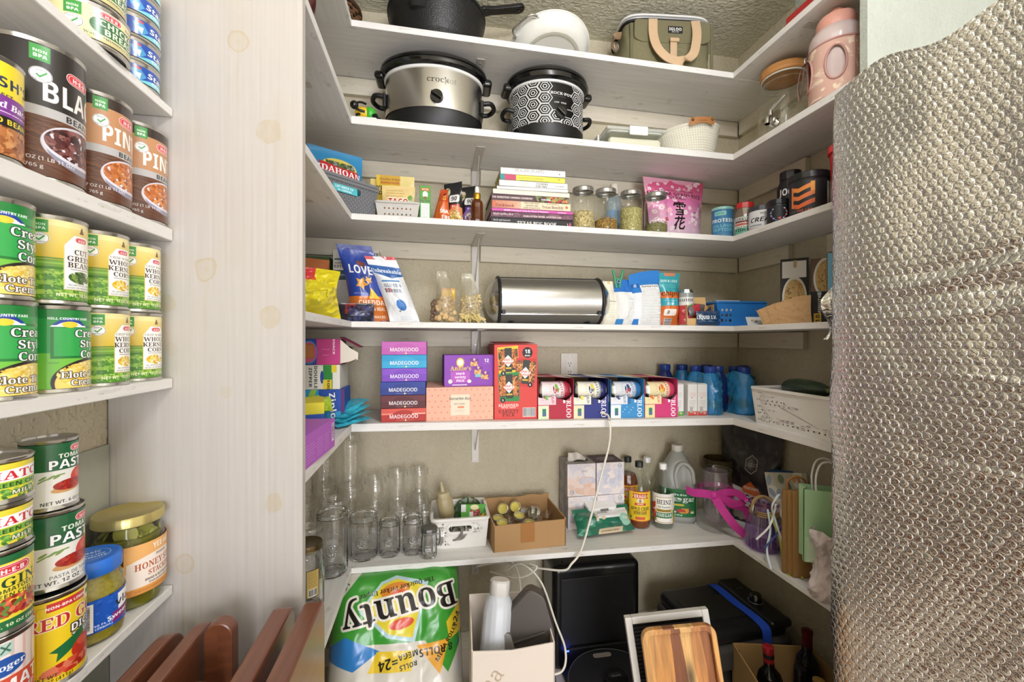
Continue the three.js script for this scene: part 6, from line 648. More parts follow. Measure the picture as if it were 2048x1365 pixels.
// noodle boxes on the right end
{ const noodles = (c, x, y, rx, ry, seed) => { oval(c, '#e9e4d6', x, y, rx, ry); oval(c, '#caa767', x, y, rx * 0.86, ry * 0.86); const R = rng(seed); c.save(); c.beginPath(); c.ellipse(x, y, rx * 0.85, ry * 0.85, 0, 0, TAU); c.clip(); for (let i = 0; i < 120; i++) { c.strokeStyle = ['#e0c27c', '#b5803f', '#8a5a2a', '#d9a85a', '#6a3f1c'][floor(R() * 5)]; c.lineWidth = 3; c.beginPath(); const X = x + (R() - 0.5) * rx * 2, Yy = y + (R() - 0.5) * ry * 2; c.arc(X, Yy, 4 + R() * 8, R() * 6, R() * 6 + 2); c.stroke(); } c.restore(); };
  const N1b = PG3.pr(170, 260, '#1c1917', (c, W, H) => { noodles(c, W * 0.5, H * 0.58, 74, 80, 3); rect(c, '#f0efec', W * 0.06, H * 0.04, W * 0.86, H * 0.25); rect(c, '#c9a98a', W * 0.46, H * 0.03, 22, 28); });
  const N2b = PG3.pr(150, 260, '#6d5440', (c, W, H) => { noodles(c, W * 0.62, H * 0.3, 80, 84, 7); rect(c, '#191615', 0, H * 0.5, W, H * 0.5); oval(c, '#8fa0a4', W * 0.3, H * 0.53, 12); text(c, '5 MINUTES', W * 0.3, H * 0.72, 20, '#f2efe8', { rot: -1.57 }); heb(c, W * 0.62, H * 0.7, 20); rect(c, '#e2b52f', W * 0.1, H * 0.83, 40, H * 0.17); text(c, '18', W * 0.24, H * 0.91, 30, '#2a2216', { rot: -1.57 }); });
  const yb = LV[3].R, zc = cardM; let m;
  solo('noodle_box', 'black noodle box with a taped white note and bowl photo', 'box', boxPrint(0.088, 0.248, 0.05, { front: N1b, all: sw3('#1c1917') }), zc, 1.325, yb, 1.42, deg(-42));
  solo('noodle_box', 'torn black and brown noodle box numbered 18 holding flat packets', 'box', boxPrint(0.08, 0.228, 0.05, { front: N2b, all: sw3('#2a211c') }), zc, 1.335, yb, 1.3, deg(-44));
  const kp = PG3.mat('paper'), KP = PG3.pr(60, 60, '#d0a676', (c) => { line(c, '#b98d5c', 2, 6, 0, 6, 60); });
  ['foremost tan paper packet fanned in the black noodle box', 'second tan paper packet in the fan', 'third tan paper packet in the fan', 'fourth tan paper packet in the fan', 'rearmost tan paper packet in the fan by the number 18'].forEach((l, i) => { const q = solo('noodle_packet', l, 'packet', pouch({ w: 0.06, h: 0.066 + 0.007 * i, d: 0.008, R: KP, seed: 80 + i, wr: 0.003 }), kp, 1.215 + i * 0.011, yb + 0.006, 1.4 - i * 0.021, deg(-52 - 3 * i)); q.rotation.z = deg(22 - i * 5); });
  // open blue carton with brown inside
  const t = thing('open_carton', 'large blue snack carton torn open, its brown inside showing', 'box', 1.292, yb, 1.135, deg(-52)), br = std(0x8a5430, 0.85), OUT = PG3.pr(110, 260, '#5aa6d2', (c, W, H) => { rect(c, '#2a4fa0', 0, H * 0.55, W, H * 0.3); rect(c, '#39a8cc', 0, H * 0.86, W, H * 0.14); text(c, '22', W / 2, H * 0.93, 30, '#eaf6fa'); small(c, '#dff0f8', 20, 20, 70, 50, 5, 3); });
  part(t, 'carton_back', bx(0.15, 0.215, 0.002, 0.0005, 0, 0.1075, -0.06), br); part(t, 'carton_floor', bx(0.15, 0.002, 0.12, 0.0005, 0, 0.001, 0), br); for (const s of [-1, 1]) part(t, 'carton_side', moved(bx(0.002, 0.215, 0.12, 0.0005), s * 0.075, 0.1075, 0), br);
  part(t, 'printed_side', uvTo(moved(new THREE.PlaneGeometry(0.12, 0.215), -0.0768, 0.1075, 0, 0, -Math.PI / 2), OUT), zc); part(t, 'torn_front', (() => { const s = outline([[-0.075, 0], [-0.055, 0.004], [-0.06, 0.03], [-0.052, 0.06], [-0.058, 0.09], [-0.05, 0.13], [-0.054, 0.16], [-0.04, 0.19], [-0.02, 0.215], [-0.075, 0.215]]); return moved(extrude(s, 0.0015, 0), 0, 0, 0.06); })(), uvMat()); part(t, 'front_lip', bx(0.15, 0.03, 0.0015, 0.0005, 0, 0.015, 0.061), std(0x4f9fd0, 0.6)); part(t, 'carton_top', bx(0.15, 0.002, 0.12, 0.0005, 0, 0.214, 0), br);
  function uvMat() { return std(0x74b4d8, 0.6); }
  const SP = PG3.pr(110, 60, '#cfdce8', (c, W, H) => { rect(c, '#4f8fd0', 0, 0, W, 10); small(c, '#6a7a90', 8, 16, 90, 34, 5, 3); });
  ['blue striped snack packet at the bottom of the torn carton', 'blue striped snack packet lying upon another in the torn carton', 'silvery snack packet upright in the torn carton'].forEach((l, i) => { m = solo('snack_packet', l, 'packet', pouch({ w: 0.11, h: 0.06, d: 0.03, R: SP, seed: 90 + i, wr: 0.003 }), bagM, 1.275 + i * 0.008, yb + 0.004 + i * 0.033, 1.12 + i * 0.01, deg(-50 + i * 8)); m.rotation.x = -0.4; }); }
// ---------------------------------------------------------------- fifth shelf
const PG4 = new Page(2048, 2048), bag4 = PG4.mat('bag'), card4 = PG4.mat('card'), gloss4 = PG4.mat('gloss'), sw4 = (c) => PG4.sw(c);
const y5 = (x) => Y(5, x), y6 = (x) => Y(6, x);
const carton = (name, label, w, h, d, R, x, y, dd, turn = 0, group, m = card4) => solo(name, label, 'box', boxPrint(w, h, d, R), m, x, y, dd, turn, group);
{ // storage bag boxes stacked in the corner
  const GR = PG4.pr(300, 90, '#c2397f', (c, W, H) => { rect(c, '#1f3f94', 0, 0, W * 0.56, H); oval(c, '#3a86b8', W * 0.42, H * 0.52, 46, 40); oval(c, '#c4527f', W * 0.42, H * 0.52, 41, 36); rect(c, '#a8642f', W * 0.33, H * 0.2, 54, 50); rect(c, '#b9743a', W * 0.35, H * 0.24, 44, 42); small(c, '#f0d5e4', W * 0.66, H * 0.3, 40, 40, 2, 3); text(c, 'SNACK', W * 0.88, H * 0.3, 17, '#f6e4ee', { rot: 1.57 }); text(c, '♲', W * 0.84, H * 0.84, 20, '#f3d9e6'); });
  const DZ = PG4.pr(300, 84, '#e9e6dc', (c, W, H) => { oval(c, '#c9703a', W * 0.28, H * 0.4, 16, 24); text(c, 'ZIPPER', W * 0.44, H * 0.5, 24, '#333', { rot: 1.57, sx: 0.85 }); text(c, 'DOUBLE', W * 0.54, H * 0.5, 24, '#333', { rot: 1.57, sx: 0.85 }); rect(c, '#2f8a3a', W * 0.68, 0, W * 0.18, H); oval(c, '#274a9a', W * 0.66, H * 0.5, 10, 22); rect(c, '#e8d03a', W * 0.68, H * 0.6, 50, H * 0.4); rect(c, '#e8d03a', W * 0.84, 0, 30, 26); text(c, '100', W * 0.78, H * 0.8, 22, '#2a2a1a', { rot: 1.57 }); });
  const ZP = PG4.pr(300, 130, '#2f9ad0', (c, W, H) => { rect(c, '#2450b0', W * 0.55, 0, W * 0.4, H * 0.6); rect(c, '#5a2a6a', W * 0.94, 0, W * 0.06, H); poly(c, '#9fc64a', [[W * 0.1, H], [W * 0.42, 0], [W * 0.52, 0], [W * 0.26, H]]); oval(c, '#1c3f86', W * 0.56, H * 0.78, 34, 34); oring(c, '#9fc2ea', 3, W * 0.56, H * 0.78, 30, 30); text(c, 'STARS', W * 0.56, H * 0.78, 13, '#dce9fa'); text(c, 'Ziploc', W * 0.8, H * 0.52, 44, '#f4f8fc', { rot: 1.45, st: '#17307a', lw: 6, sx: 0.9 }); });
  const x = -0.375, Wd = 0.172; const yb = LV[4].L;
  carton('storage_bag_box', 'blue storage bag box with big white letters, lowest of the corner stack', Wd, 0.118, 0.12, { front: ZP, all: sw4('#2a5ab0') }, x, yb, 1.53, 0.03);
  carton('storage_bag_box', 'white and green storage bag box with rotated double zipper print', Wd - 0.012, 0.078, 0.12, { front: DZ, all: sw4('#d9d6cb') }, x - 0.004, yb + 0.1185, 1.53, -0.02);
  const t = thing('cracker_box', 'pink and blue cracker box with torn open end, on top of the corner stack', 'box', x - 0.008, yb + 0.197, 1.53, 0.02); part(t, 'box_body', boxPrint(Wd - 0.01, 0.083, 0.11, { front: GR, left: sw4('#b8326f'), top: sw4('#8a2148'), all: sw4('#7a2040') }), card4);
  const kr = std(0x9a8468, 0.85); part(t, 'torn_flap', moved(bx(0.07, 0.0015, 0.09, 0.0005), Wd / 2 + 0.022, 0.072, 0, 0, 0, -0.5), std(0x8a2148, 0.6)); part(t, 'torn_flap', moved(bx(0.05, 0.0015, 0.09, 0.0005), Wd / 2 + 0.02, 0.006, 0, 0, 0, 0.45), kr); part(t, 'torn_flap', moved(extrude(outline([[0, 0], [0.055, 0.012], [0.055, 0.035], [0.03, 0.05], [0, 0.078]]), 0.0015, 0), Wd / 2 - 0.005, 0.003, 0.054, 0, 0.35), std(0xdcd2c4, 0.8)); part(t, 'inner_liner', moved(ball(0.026, 14, 10).scale(0.7, 0.8, 1), Wd / 2 + 0.01, 0.038, 0), std(0x3a332c, 0.8));
  const BL = PG4.pr(120, 70, '#2c58b4', (c, W, H) => { rect(c, '#e8da30', 0, 0, W, H * 0.3); text(c, '90 ct', W * 0.3, H * 0.15, 15, '#444'); text(c, 'BAGS', W * 0.4, H * 0.65, 28, '#dfe8f8'); });
  carton('storage_bag_box', 'blue and yellow bag box behind the purple carton', 0.12, 0.105, 0.14, { front: BL, right: BL, top: sw4('#e8da30'), all: sw4('#2c58b4') }, -0.375, yb, 1.32, 0.25);
  const PU = PG4.pr(300, 100, '#b05cbf', (c, W, H) => { for (const [a, b] of [[20, 90], [120, 60], [190, 50]]) small(c, '#cf96da', a, H * 0.3, b, H * 0.6, 7, a, 2); barcode(c, W - 34, 12, 22, 62, 5, true); }), PT = PG4.pr(300, 130, '#b565c4', (c, W, H) => { rect(c, '#e6d04a', W * 0.55, 0, W * 0.45, H * 0.4); text(c, '48', W * 0.74, H * 0.2, 44, '#8a4a9a'); text(c, 'ninis', W * 0.22, H * 0.55, 46, '#8fc6e6', { skew: -0.2 }); rect(c, '#8fd0e0', 0, H * 0.8, W * 0.3, 8); });
  carton('wipes_carton', 'long purple carton on the edge of the fifth side shelf', 0.235, 0.072, 0.115, { front: PU, top: PT, right: sw4('#a552b5'), all: sw4('#b05cbf') }, -0.322, yb, 1.085, Math.PI / 2 - 0.06);
  const TL = PG4.pr(60, 60, '#39b4cc', (c) => { small(c, '#7fd2e0', 8, 10, 40, 40, 3, 2); });
  ['lowest flat teal pouch of the small pile at the shelf corner', 'second flat teal pouch of the small pile', 'third flat teal pouch of the small pile', 'top flat teal pouch of the small pile'].forEach((l, i) => { const m = solo('sanitary_pouch', l, 'pouch', pouch({ w: 0.075, h: 0.12, d: 0.014, R: TL, seed: 20 + i, wr: 0.004 }), bag4, -0.318 + 0.006 * i, yb + 0.008 + i * 0.011, 1.435 + 0.012 * i, deg(-48 + i * 9)); m.rotation.x = deg(-84 + 3 * i); m.rotation.order = 'YXZ'; });
  [['crumpled yellow green pouch behind the teal pouches', '#b5cf2c', -0.36, 1.42, 0.3], ['crumpled bright yellow pouch beside the purple carton', '#dfd93a', -0.385, 1.25, 0.5]].forEach(([l, col, X, d, a], i) => { const m = solo('sanitary_pouch', l, 'pouch', pouch({ w: 0.1, h: 0.1, d: 0.03, R: sw4(col), seed: 30 + i, wr: 0.012 }), bag4, X, yb + 0.052, d, a); m.rotation.x = -1.0; }); }
{ // snack bar boxes
  const cols = [['#d9574a', '#b33027', 'rust red'], ['#6a3038', '#5a252c', 'dark maroon'], ['#33479a', '#2c3f8c', 'navy blue'], ['#8a52c9', '#7d47bf', 'violet'], ['#2a9fd0', '#3aaada', 'sky blue'], ['#c667b8', '#c25fb2', 'orchid pink']], place = ['at the bottom of the bar box stack', 'second from the bottom', 'third from the bottom', 'fourth from the bottom', 'second from the top', 'on top of the bar box stack'];
  cols.forEach(([a, b, n], i) => { const MG = PG4.pr(250, 76, a, (c, W, H) => { c.fillStyle = b; c.beginPath(); c.moveTo(0, H); c.lineTo(0, H * 0.5); c.lineTo(W * 0.22, H * 0.48); c.quadraticCurveTo(W * 0.34, H * 0.12, W * 0.5, H * 0.12); c.quadraticCurveTo(W * 0.66, H * 0.12, W * 0.78, H * 0.46); c.lineTo(W, H * 0.44); c.lineTo(W, H); c.fill(); if (!i) { rect(c, '#e8a890', 0, H * 0.36, W * 0.26, 5); rect(c, '#f0c0a8', W * 0.68, H * 0.36, W * 0.3, 7); } text(c, 'MADEGOOD', W * 0.5, H * 0.6, 29, '#f8f4f4', { w: '', sx: 1.0 }); text(c, 'MADEGOOD', W * 0.502, H * 0.6, 29, '#f8f4f4', { w: '', sx: 1.0 }); small(c, '#f0dce8', W * 0.33, H * 0.82, 50, 8, 1, 3); oval(c, '#f2e4a0', W * 0.54, H * 0.88, 5); small(c, '#f0dce8', W * 0.57, H * 0.82, 40, 8, 1, 5); });
    const t = thing('bar_box', `${n} snack bar box ${place[i]}`, 'box', -0.105 + [0.0, -0.001, -0.001, 0.002, 0.002, 0.002][i], y5(-0.105) + 0.001 + i * 0.0455, 1.585 + [0, 0.002, -0.002, 0.001, 0, 0.002][i], deg([0.5, -0.6, -0.8, 0.4, 0.2, -0.3][i]), 'stack of snack bar boxes');
    part(t, 'box_body', boxPrint(0.149, 0.045, 0.13, { front: MG, all: sw4(a) }, 0.0014), card4); part(t, 'lid_flap', moved(extrude(outline([[-0.042, 0], [-0.026, 0.015], [0.026, 0.015], [0.042, 0]], 0.004), 0.0006, 0), 0, 0.0225, 0.0652), std(b, 0.5)).visible = false; t.remove(t.children[1]); });
  const PE = PG4.pr(380, 190, '#eeb49a', (c, W, H) => { for (let i = 0; i < 12; i++) for (let j = 0; j < 6; j++) oval(c, '#dd8f76', 16 + i * 34 + (j % 2) * 17, 14 + j * 32, 4.5); rect(c, '#ecdcc4', W * 0.36, H * 0.22, W * 0.28, H * 0.62); text(c, 'favorite day', W * 0.5, H * 0.34, 20, '#3a4038', { f: 'serif' }); text(c, 'MILLFIABES', W * 0.49, H * 0.5, 11, '#a58a76'); pill(c, '#e08a62', W * 0.46, H * 0.57, 38, 11); small(c, '#b59a86', W * 0.42, H * 0.66, 60, 20, 3, 3); small(c, '#c97a5a', W * 0.44, H * 0.82, 40, 6, 1, 3); });
  carton('snack_box', 'peach colored dotted box with a cream label, under the purple box', 0.234, 0.117, 0.2, { front: PE, all: sw4('#eeb49a') }, 0.087, y5(0.09), 1.632, 0);
  const AN = PG4.pr(340, 200, '#8e46b6', (c, W, H) => { oval(c, '#e9c84a', W * 0.32, H * 0.24, 27, 30); oval(c, '#f2ece0', W * 0.32, H * 0.24, 20, 22); text(c, 'Annie’s', W * 0.33, H * 0.43, 38, '#f0d04a', { f: 'serif' }); rect(c, '#b95cc2', W * 0.13, H * 0.52, W * 0.38, H * 0.36); ['snack', 'variety', 'PACK'].forEach((s, i) => text(c, s, W * 0.32, H * (0.59 + i * 0.115), 22, '#fbf2f8')); oval(c, '#dfe6d8', W * 0.12, H * 0.84, 14); oval(c, '#e6ead8', W * 0.5, H * 0.84, 14, 11); rect(c, '#dcc6e6', W * 0.16, H * 0.93, 100, 8); text(c, '12', W * 0.85, H * 0.18, 30, '#fff'); small(c, '#eadcf2', W * 0.79, H * 0.26, 44, 8, 1, 3); for (const [x, y, a] of [[0.6, 0.24, 0], [0.68, 0.5, 0.05], [0.82, 0.66, 0.15]]) { c.save(); c.translate(W * x, H * y); c.rotate(a); poly(c, '#7a3a9a', [[-30, -26], [30, -26], [28, 28], [-30, 28]]); oval(c, '#eac8a0', 0, -18, 8, 8); blobs(c, ['#e0a44a', '#d28c34', '#eec07a'], 24, -26, -6, 52, 30, 8, 3); c.restore(); } rect(c, '#7fc6cc', W * 0.62, H * 0.62, 40, 18); });
  carton('snack_box', 'purple snack variety pack box sitting on the peach dotted box', 0.178, 0.112, 0.1, { front: AN, left: sw4('#6a2f8c'), all: sw4('#8a44b0') }, 0.118, y5(0.12) + 0.1175, 1.606, deg(3));
  const DT = PG4.pr(300, 500, '#d8453e', (c, W, H) => { const bagp = (x, y, a, edge, n) => { c.save(); c.translate(x, y); c.rotate(a); poly(c, edge, [[-72, -92], [72, -100], [70, 96], [-66, 90]]); rect(c, '#35352f', -66, -78, 134, 140); const R = rng(n); c.save(); c.beginPath(); c.rect(-66, -78, 134, 140); c.clip(); for (let i = 0; i < 120; i++) line(c, ['#d98a3a', '#b8622a', '#e8b06a', '#8a4420'][floor(R() * 4)], 5, -70 + R() * 140, -80 + R() * 145, -70 + R() * 140, -80 + R() * 145); c.restore(); rect(c, '#33342f', -22, -86, 48, 160); c.save(); c.rotate(0.785); rect(c, '#f2f0ea', -28, -28, 56, 56); c.restore(); text(c, "Dot's", 0, -8, 24, '#c8342c', { f: 'serif' }); text(c, 'Pretzels', 0, 12, 19, '#c8342c', { f: 'serif' }); rect(c, '#d9b23a', -18, 42, 40, 12); c.restore(); }; bagp(W * 0.32, H * 0.22, -0.03, '#e8c832', 3); bagp(W * 0.72, H * 0.38, 0.08, '#c9382f', 7); bagp(W * 0.34, H * 0.57, -0.03, '#2f8a44', 11); for (const [x, y, s] of [[0.21, 0.385, '5'], [0.83, 0.54, '8'], [0.2, 0.74, '5']]) { oval(c, '#1b1817', W * x, H * y, 17); text(c, s, W * x, H * y, 20, '#fff'); } oval(c, '#1b1817', W * 0.77, H * 0.11, 36); text(c, '18', W * 0.77, H * 0.095, 36, '#fff'); text(c, 'BAGS', W * 0.77, H * 0.148, 15, '#fff'); text(c, 'SEASONED', W * 0.33, H * 0.81, 25, '#f8ece4', { f: 'serif' }); text(c, 'PRETZEL TWISTS', W * 0.33, H * 0.84, 13, '#f4dcd2'); text(c, 'VARIETY', W * 0.33, H * 0.89, 31, '#4a1512', { f: 'serif' }); text(c, 'PACK', W * 0.33, H * 0.935, 31, '#4a1512', { f: 'serif' }); barcode(c, W * 0.66, H * 0.845, 88, 62, 7); });
  const t = thing('snack_box', 'tall red pretzel variety box with eighteen bags print', 'box', 0.288, y5(0.29), 1.632, deg(-1)); part(t, 'box_body', boxPrint(0.157, 0.27, 0.19, { front: DT, left: sw4('#b8332d'), top: sw4('#7a2420'), all: sw4('#d8453e') }), card4); part(t, 'top_flap', moved(bx(0.15, 0.0015, 0.17, 0.0005), 0.0, 0.276, -0.01, 0.03), std(0xb8332d, 0.6)); }
{ // sparkling water cartons torn open, cans inside
  const kinds = [['#b3223c', '#e9cfd4', '#a8243c', '#efe2e2', 'cherry red', ['#8c2233', '#b53a48', '#7ab04a'], '#dfe8c4'], ['#26307f', '#efe9d6', '#232c66', '#f0ecd8', 'navy blue', ['#2b3566', '#4a558c', '#e0d04a'], '#ecdfb8'], ['#3a8fc9', '#e6e6ea', '#2f6fa8', '#dfe2e6', 'light blue', ['#2f3f66', '#c9414a', '#39507a'], '#f2f2f0'], ['#cf3a76', '#f2e2ac', '#c63a5c', '#f1e3b4', 'raspberry pink', ['#d9482f', '#e8c03a', '#e07a3a'], '#f0dfa4']];
  kinds.forEach(([box, tint, capc, body, n, fruit, corner], i) => {
    const FR = PG4.pr(250, 170, box, (c, W, H) => { rect(c, corner, 0, H * 0.5, W * 0.3, H * 0.5); rect(c, tint, 0, 0, W * 0.52, H * 0.48); poly(c, capc, [[W * 0.5, 0], [W * 0.6, 0], [W * 0.6, H * 0.46], [W * 0.5, H * 0.48]]); text(c, 'WATERLOO', W * 0.4, H * 0.18, 24, capc, { rot: 1.45, f: 'serif', sx: 0.6 }); blobs(c, fruit, 6, W * 0.16, H * 0.1, 46, 34, 11, 5, true); small(c, capc, W * 0.08, H * 0.1, 26, 40, 4, 3); rect(c, '#2f7f6a', W * 0.12, H * 0.62, 26, 46); rect(c, '#6a5ab0', W * 0.13, H * 0.78, 24, 12); text(c, 'WATERLOO', W * 0.86, H * 0.3, 46, '#fbf8f6', { rot: 1.57, f: 'serif', sx: 0.82 }); c.save(); c.translate(W * 0.74, H * 0.24); c.rotate(1.62); pill(c, '#f7f0f0', -32, -8, 64, 16, 3); c.restore(); if (i === 2) for (let k = 0; k < 7; k++) oval(c, '#e8f2fa', W * (0.3 + 0.06 * k), H * (0.55 + 0.3 * ((k * 37) % 10) / 10), 3); });
    const SD = PG4.pr(120, 80, box, (c, W, H) => { text(c, 'WATERLOO', W / 2, H / 2, 18, '#f6eeee', { f: 'serif' }); });
    const TP = PG4.pr(140, 110, tint, (c, W, H) => { rect(c, box, W * 0.3, 0, W * 0.45, H); text(c, 'SPARKLING', W * 0.52, H * 0.4, 17, '#fff'); blobs(c, fruit, 12, 0, H * 0.4, 40, 50, 9, 3); });
    const x = 0.432 + i * 0.1395, t = thing('drink_carton', `${n} sparkling water carton torn open at the front`, 'carton', x, y5(x), 1.65, deg([1, -1.5, 0.5, -0.5][i])), W = 0.134, H = 0.145, D = 0.235, br = std(0x9c7b56, 0.85);
    const q = new THREE.Shape(); q.moveTo(-W / 2, 0); q.lineTo(W / 2, 0); q.lineTo(W / 2, 0.092); for (let k = 1; k < 9; k++) q.lineTo(W / 2 - k * W / 9, 0.078 - 0.012 * sin(k * 0.7) + (k % 2 ? 0.004 : 0) - (k > 5 ? 0.008 : 0)); q.lineTo(-W / 2, 0.08);
    const fg = new THREE.ShapeGeometry(q), fu = fg.attributes.uv, fp = fg.attributes.position; for (let k = 0; k < fp.count; k++) fu.setXY(k, fp.getX(k) / W + 0.5, fp.getY(k) / 0.1); part(t, 'front_panel', moved(uvTo(fg, FR), 0, 0, D / 2), card4); part(t, 'front_backing', moved(extrude(q, 0.0012, 0), 0, 0, D / 2 - 0.0016), br);
    for (const s of [-1, 1]) part(t, 'side_panel', uvTo(moved(new THREE.BoxGeometry(0.0012, H, D), s * W / 2, H / 2, 0), SD), card4); part(t, 'carton_floor', bx(W, 0.0012, D, 0.0004, 0, 0.0006, 0), br); part(t, 'back_panel', bx(W, H, 0.0012, 0.0004, 0, H / 2, -D / 2), br);
    const tp = sheet(6, 10, (s, v) => [(s - 0.5) * (W + 0.004), H + 0.001 + 0.009 * pow(1 - v, 2) - 0.006 * s * (1 - v), (0.5 - v) * D]); part(t, 'top_panel', uvTo(tp, TP), card4);
    const CN = PG4.pr(230, 140, body, (c, Wc, Hc) => { rect(c, capc, Wc * 0.9, 0, Wc * 0.1, Hc); rect(c, capc, Wc * 0.86, 0, 6, Hc); text(c, 'WATERLOO', Wc * 0.78, Hc * 0.5, 28, capc, { rot: 1.4, f: 'serif', sx: 0.75 }); blobs(c, fruit, 8, Wc * 0.42, Hc * 0.24, 60, 50, 13, 6, true); c.strokeStyle = capc; c.lineWidth = 2; for (let k = 0; k < 3; k++) { c.beginPath(); c.arc(Wc * 0.6, Hc * 0.75, 6 + k * 5, k, k + 4); c.stroke(); } small(c, '#555', Wc * 0.28, Hc * 0.2, 26, 50, 4, 3); });
    const cn = thing('drink_can', `${n.split(' ').pop()} labeled water can lying in the ${n} carton`, 'can', x, y5(x) + 0.102, 1.568, 0); cn.rotation.z = -Math.PI / 2; cn.rotation.y = deg([2, -2, 3, 1][i]); cn.rotation.order = 'YXZ';
    part(cn, 'can_body', moved(lathe([[0, 0.004], [0.024, 0.002], [0.026, 0], [0.0275, 0.003], [0.033, 0.011], [0.033, 0.106], [0.0275, 0.118], [0.027, 0.122], [0.0255, 0.122], [0.025, 0.118], [0, 0.118]], 44), 0, -0.061, 0), M.tin); const cg = band(0.0333, 0.094, -0.002, 44, -1.5, 3.0), cu = cg.attributes.uv; for (let k = 0; k < cu.count; k++) cu.setXY(k, cu.getY(k), 1 - cu.getX(k)); for (let k = 0; k < cu.count; k++) cu.setX(k, cu.getX(k)); part(cn, 'print_wrap', uvTo(cg, CN), PG4.mat('tin')); part(cn, 'shoulder', moved(lathe([[0.0333, 0.045], [0.0333, 0.0455], [0.028, 0.0565]], 40), 0, 0, 0), std(capc, 0.3)); }); }
{ // juice cartons, bottles in blue wrap
  const JC = (g) => PG4.pr(64, 190, '#ecebe7', (c, W, H) => { small(c, g, 10, H * 0.26, 44, 30, 4, 3); oval(c, '#444', W * 0.4, H * 0.44, 3); small(c, '#888', 8, H * 0.5, 46, 50, 7, 5); rect(c, g, 0, H * 0.86, W, H * 0.14); rect(c, '#b9b7b2', 12, H * 0.72, 22, 36); oval(c, '#f0efe9', W * 0.72, H * 0.92, 8); oring(c, g, 3, W * 0.72, H * 0.92, 5); });
  const G = JC('#6ab03f'), Rr = JC('#d9564a'); [['white juice carton with a green foot beside the pink water carton', G, 0.937], ['white juice carton with a red foot, the middle one of three', Rr, 0.998], ['white juice carton with a red foot touching the blue bottles', Rr, 1.041]].forEach(([l, L, x], i) => { const t = thing('juice_carton', l, 'carton', x, y5(x), 1.645, 0); part(t, 'carton_body', boxPrint(i ? 0.041 : 0.046, 0.124, 0.17, { front: L, all: sw4('#e6e5e0') }, 0.002), card4); part(t, 'folded_ear', bx(0.036, 0.002, 0.02, 0.0008, 0, 0.1255, 0.07), std(0xe9e8e4, 0.5)); });
  const BT = PG4.pr(220, 170, '#37a9d6', (c, W, H) => { oval(c, '#c9405a', W * 0.36, H * 0.62, 24, 34); oval(c, '#d9586c', W * 0.56, H * 0.7, 22, 30); c.strokeStyle = '#b52c48'; c.lineWidth = 2; for (let k = 0; k < 4; k++) { c.beginPath(); c.arc(W * 0.36, H * 0.6, 6 + k * 5, 0.5, 2.4); c.stroke(); } small(c, '#dff2fa', W * 0.3, H * 0.16, 60, 10, 1, 4); });
  const mk = (l, x, d, turn, dark) => { const t = thing('protein_bottle', l, 'bottle', x, y5(x), d, turn, 'blue wrapped drink bottles'), r = 0.036; part(t, 'bottle', lathe([[0, 0.001], [r * 0.9, 0.001], [r, 0.008], [r, 0.115], [r * 0.9, 0.14], [r * 0.62, 0.163], [r * 0.6, 0.168]], 40), phys(dark ? 0x1d2c6a : 0x2f7fb4, 0.25)); part(t, 'cap', lathe([[r * 0.63, 0.166], [r * 0.66, 0.168], [r * 0.66, 0.188], [r * 0.6, 0.191], [0, 0.191]], 32), phys(0x24408c, 0.3)); if (!dark) part(t, 'print_wrap', uvTo(band(r + 0.0004, 0.105, 0.06, 40), BT), PG4.mat('tin')); return t; };
  [['navy drink bottle at the back beside the juice cartons', 1.0, 1.775, 1], ['blue drink bottle nearest the juice cartons', 1.1, 1.6, 0], ['blue drink bottle behind the front one of the torn pack', 1.095, 1.69, 0], ['blue drink bottle in the back row by the wall', 1.08, 1.772, 0], ['navy drink bottle inside the torn wrap gap', 1.178, 1.66, 1], ['blue drink bottle with raspberry print next to the white basket', 1.237, 1.575, 0], ['blue drink bottle second in the pack near the white basket', 1.262, 1.665, 0], ['navy drink bottle in the corner behind the white basket', 1.345, 1.72, 1], ['navy drink bottle behind, between both packs', 1.2, 1.768, 1]].forEach(([l, x, d, k], i) => mk(l, x, d, 0.2 * sin(i * 5), k));
  const film = phys(0x59bfe6, 0.16, { transmission: 0.72, thickness: 0 }); const wrap = (l, pts, h) => { const c = new THREE.CatmullRomCurve3(pts.map((p) => V3(p[0], 0, -p[1]))); const g = sheet(60, 24, (s, q) => { const p = c.getPointAt(s), n = (fbm(N2, s * 7, q * 5, 2, 3) - 0.45) * 0.014, pinch = 1 - 0.14 * smooth(0.65, 1, q); return [p.x + n, q * h * (0.9 + 0.1 * sin(s * 9)), p.z + n + (1 - pinch) * -0.06]; }); const m = solo('plastic_wrap', l, 'wrap', g, film, 0, LV[4].R + 0.004, 0); return m; };
  wrap('torn light blue shrink wrap around the bottles by the juice cartons', [[1.062, 1.63], [1.068, 1.575], [1.1, 1.556], [1.136, 1.57], [1.142, 1.6], [1.136, 1.63]], 0.165); wrap('light blue shrink wrap around the bottles by the white basket', [[1.196, 1.62], [1.2, 1.56], [1.237, 1.533], [1.276, 1.552], [1.3, 1.62], [1.305, 1.68]], 0.17); }
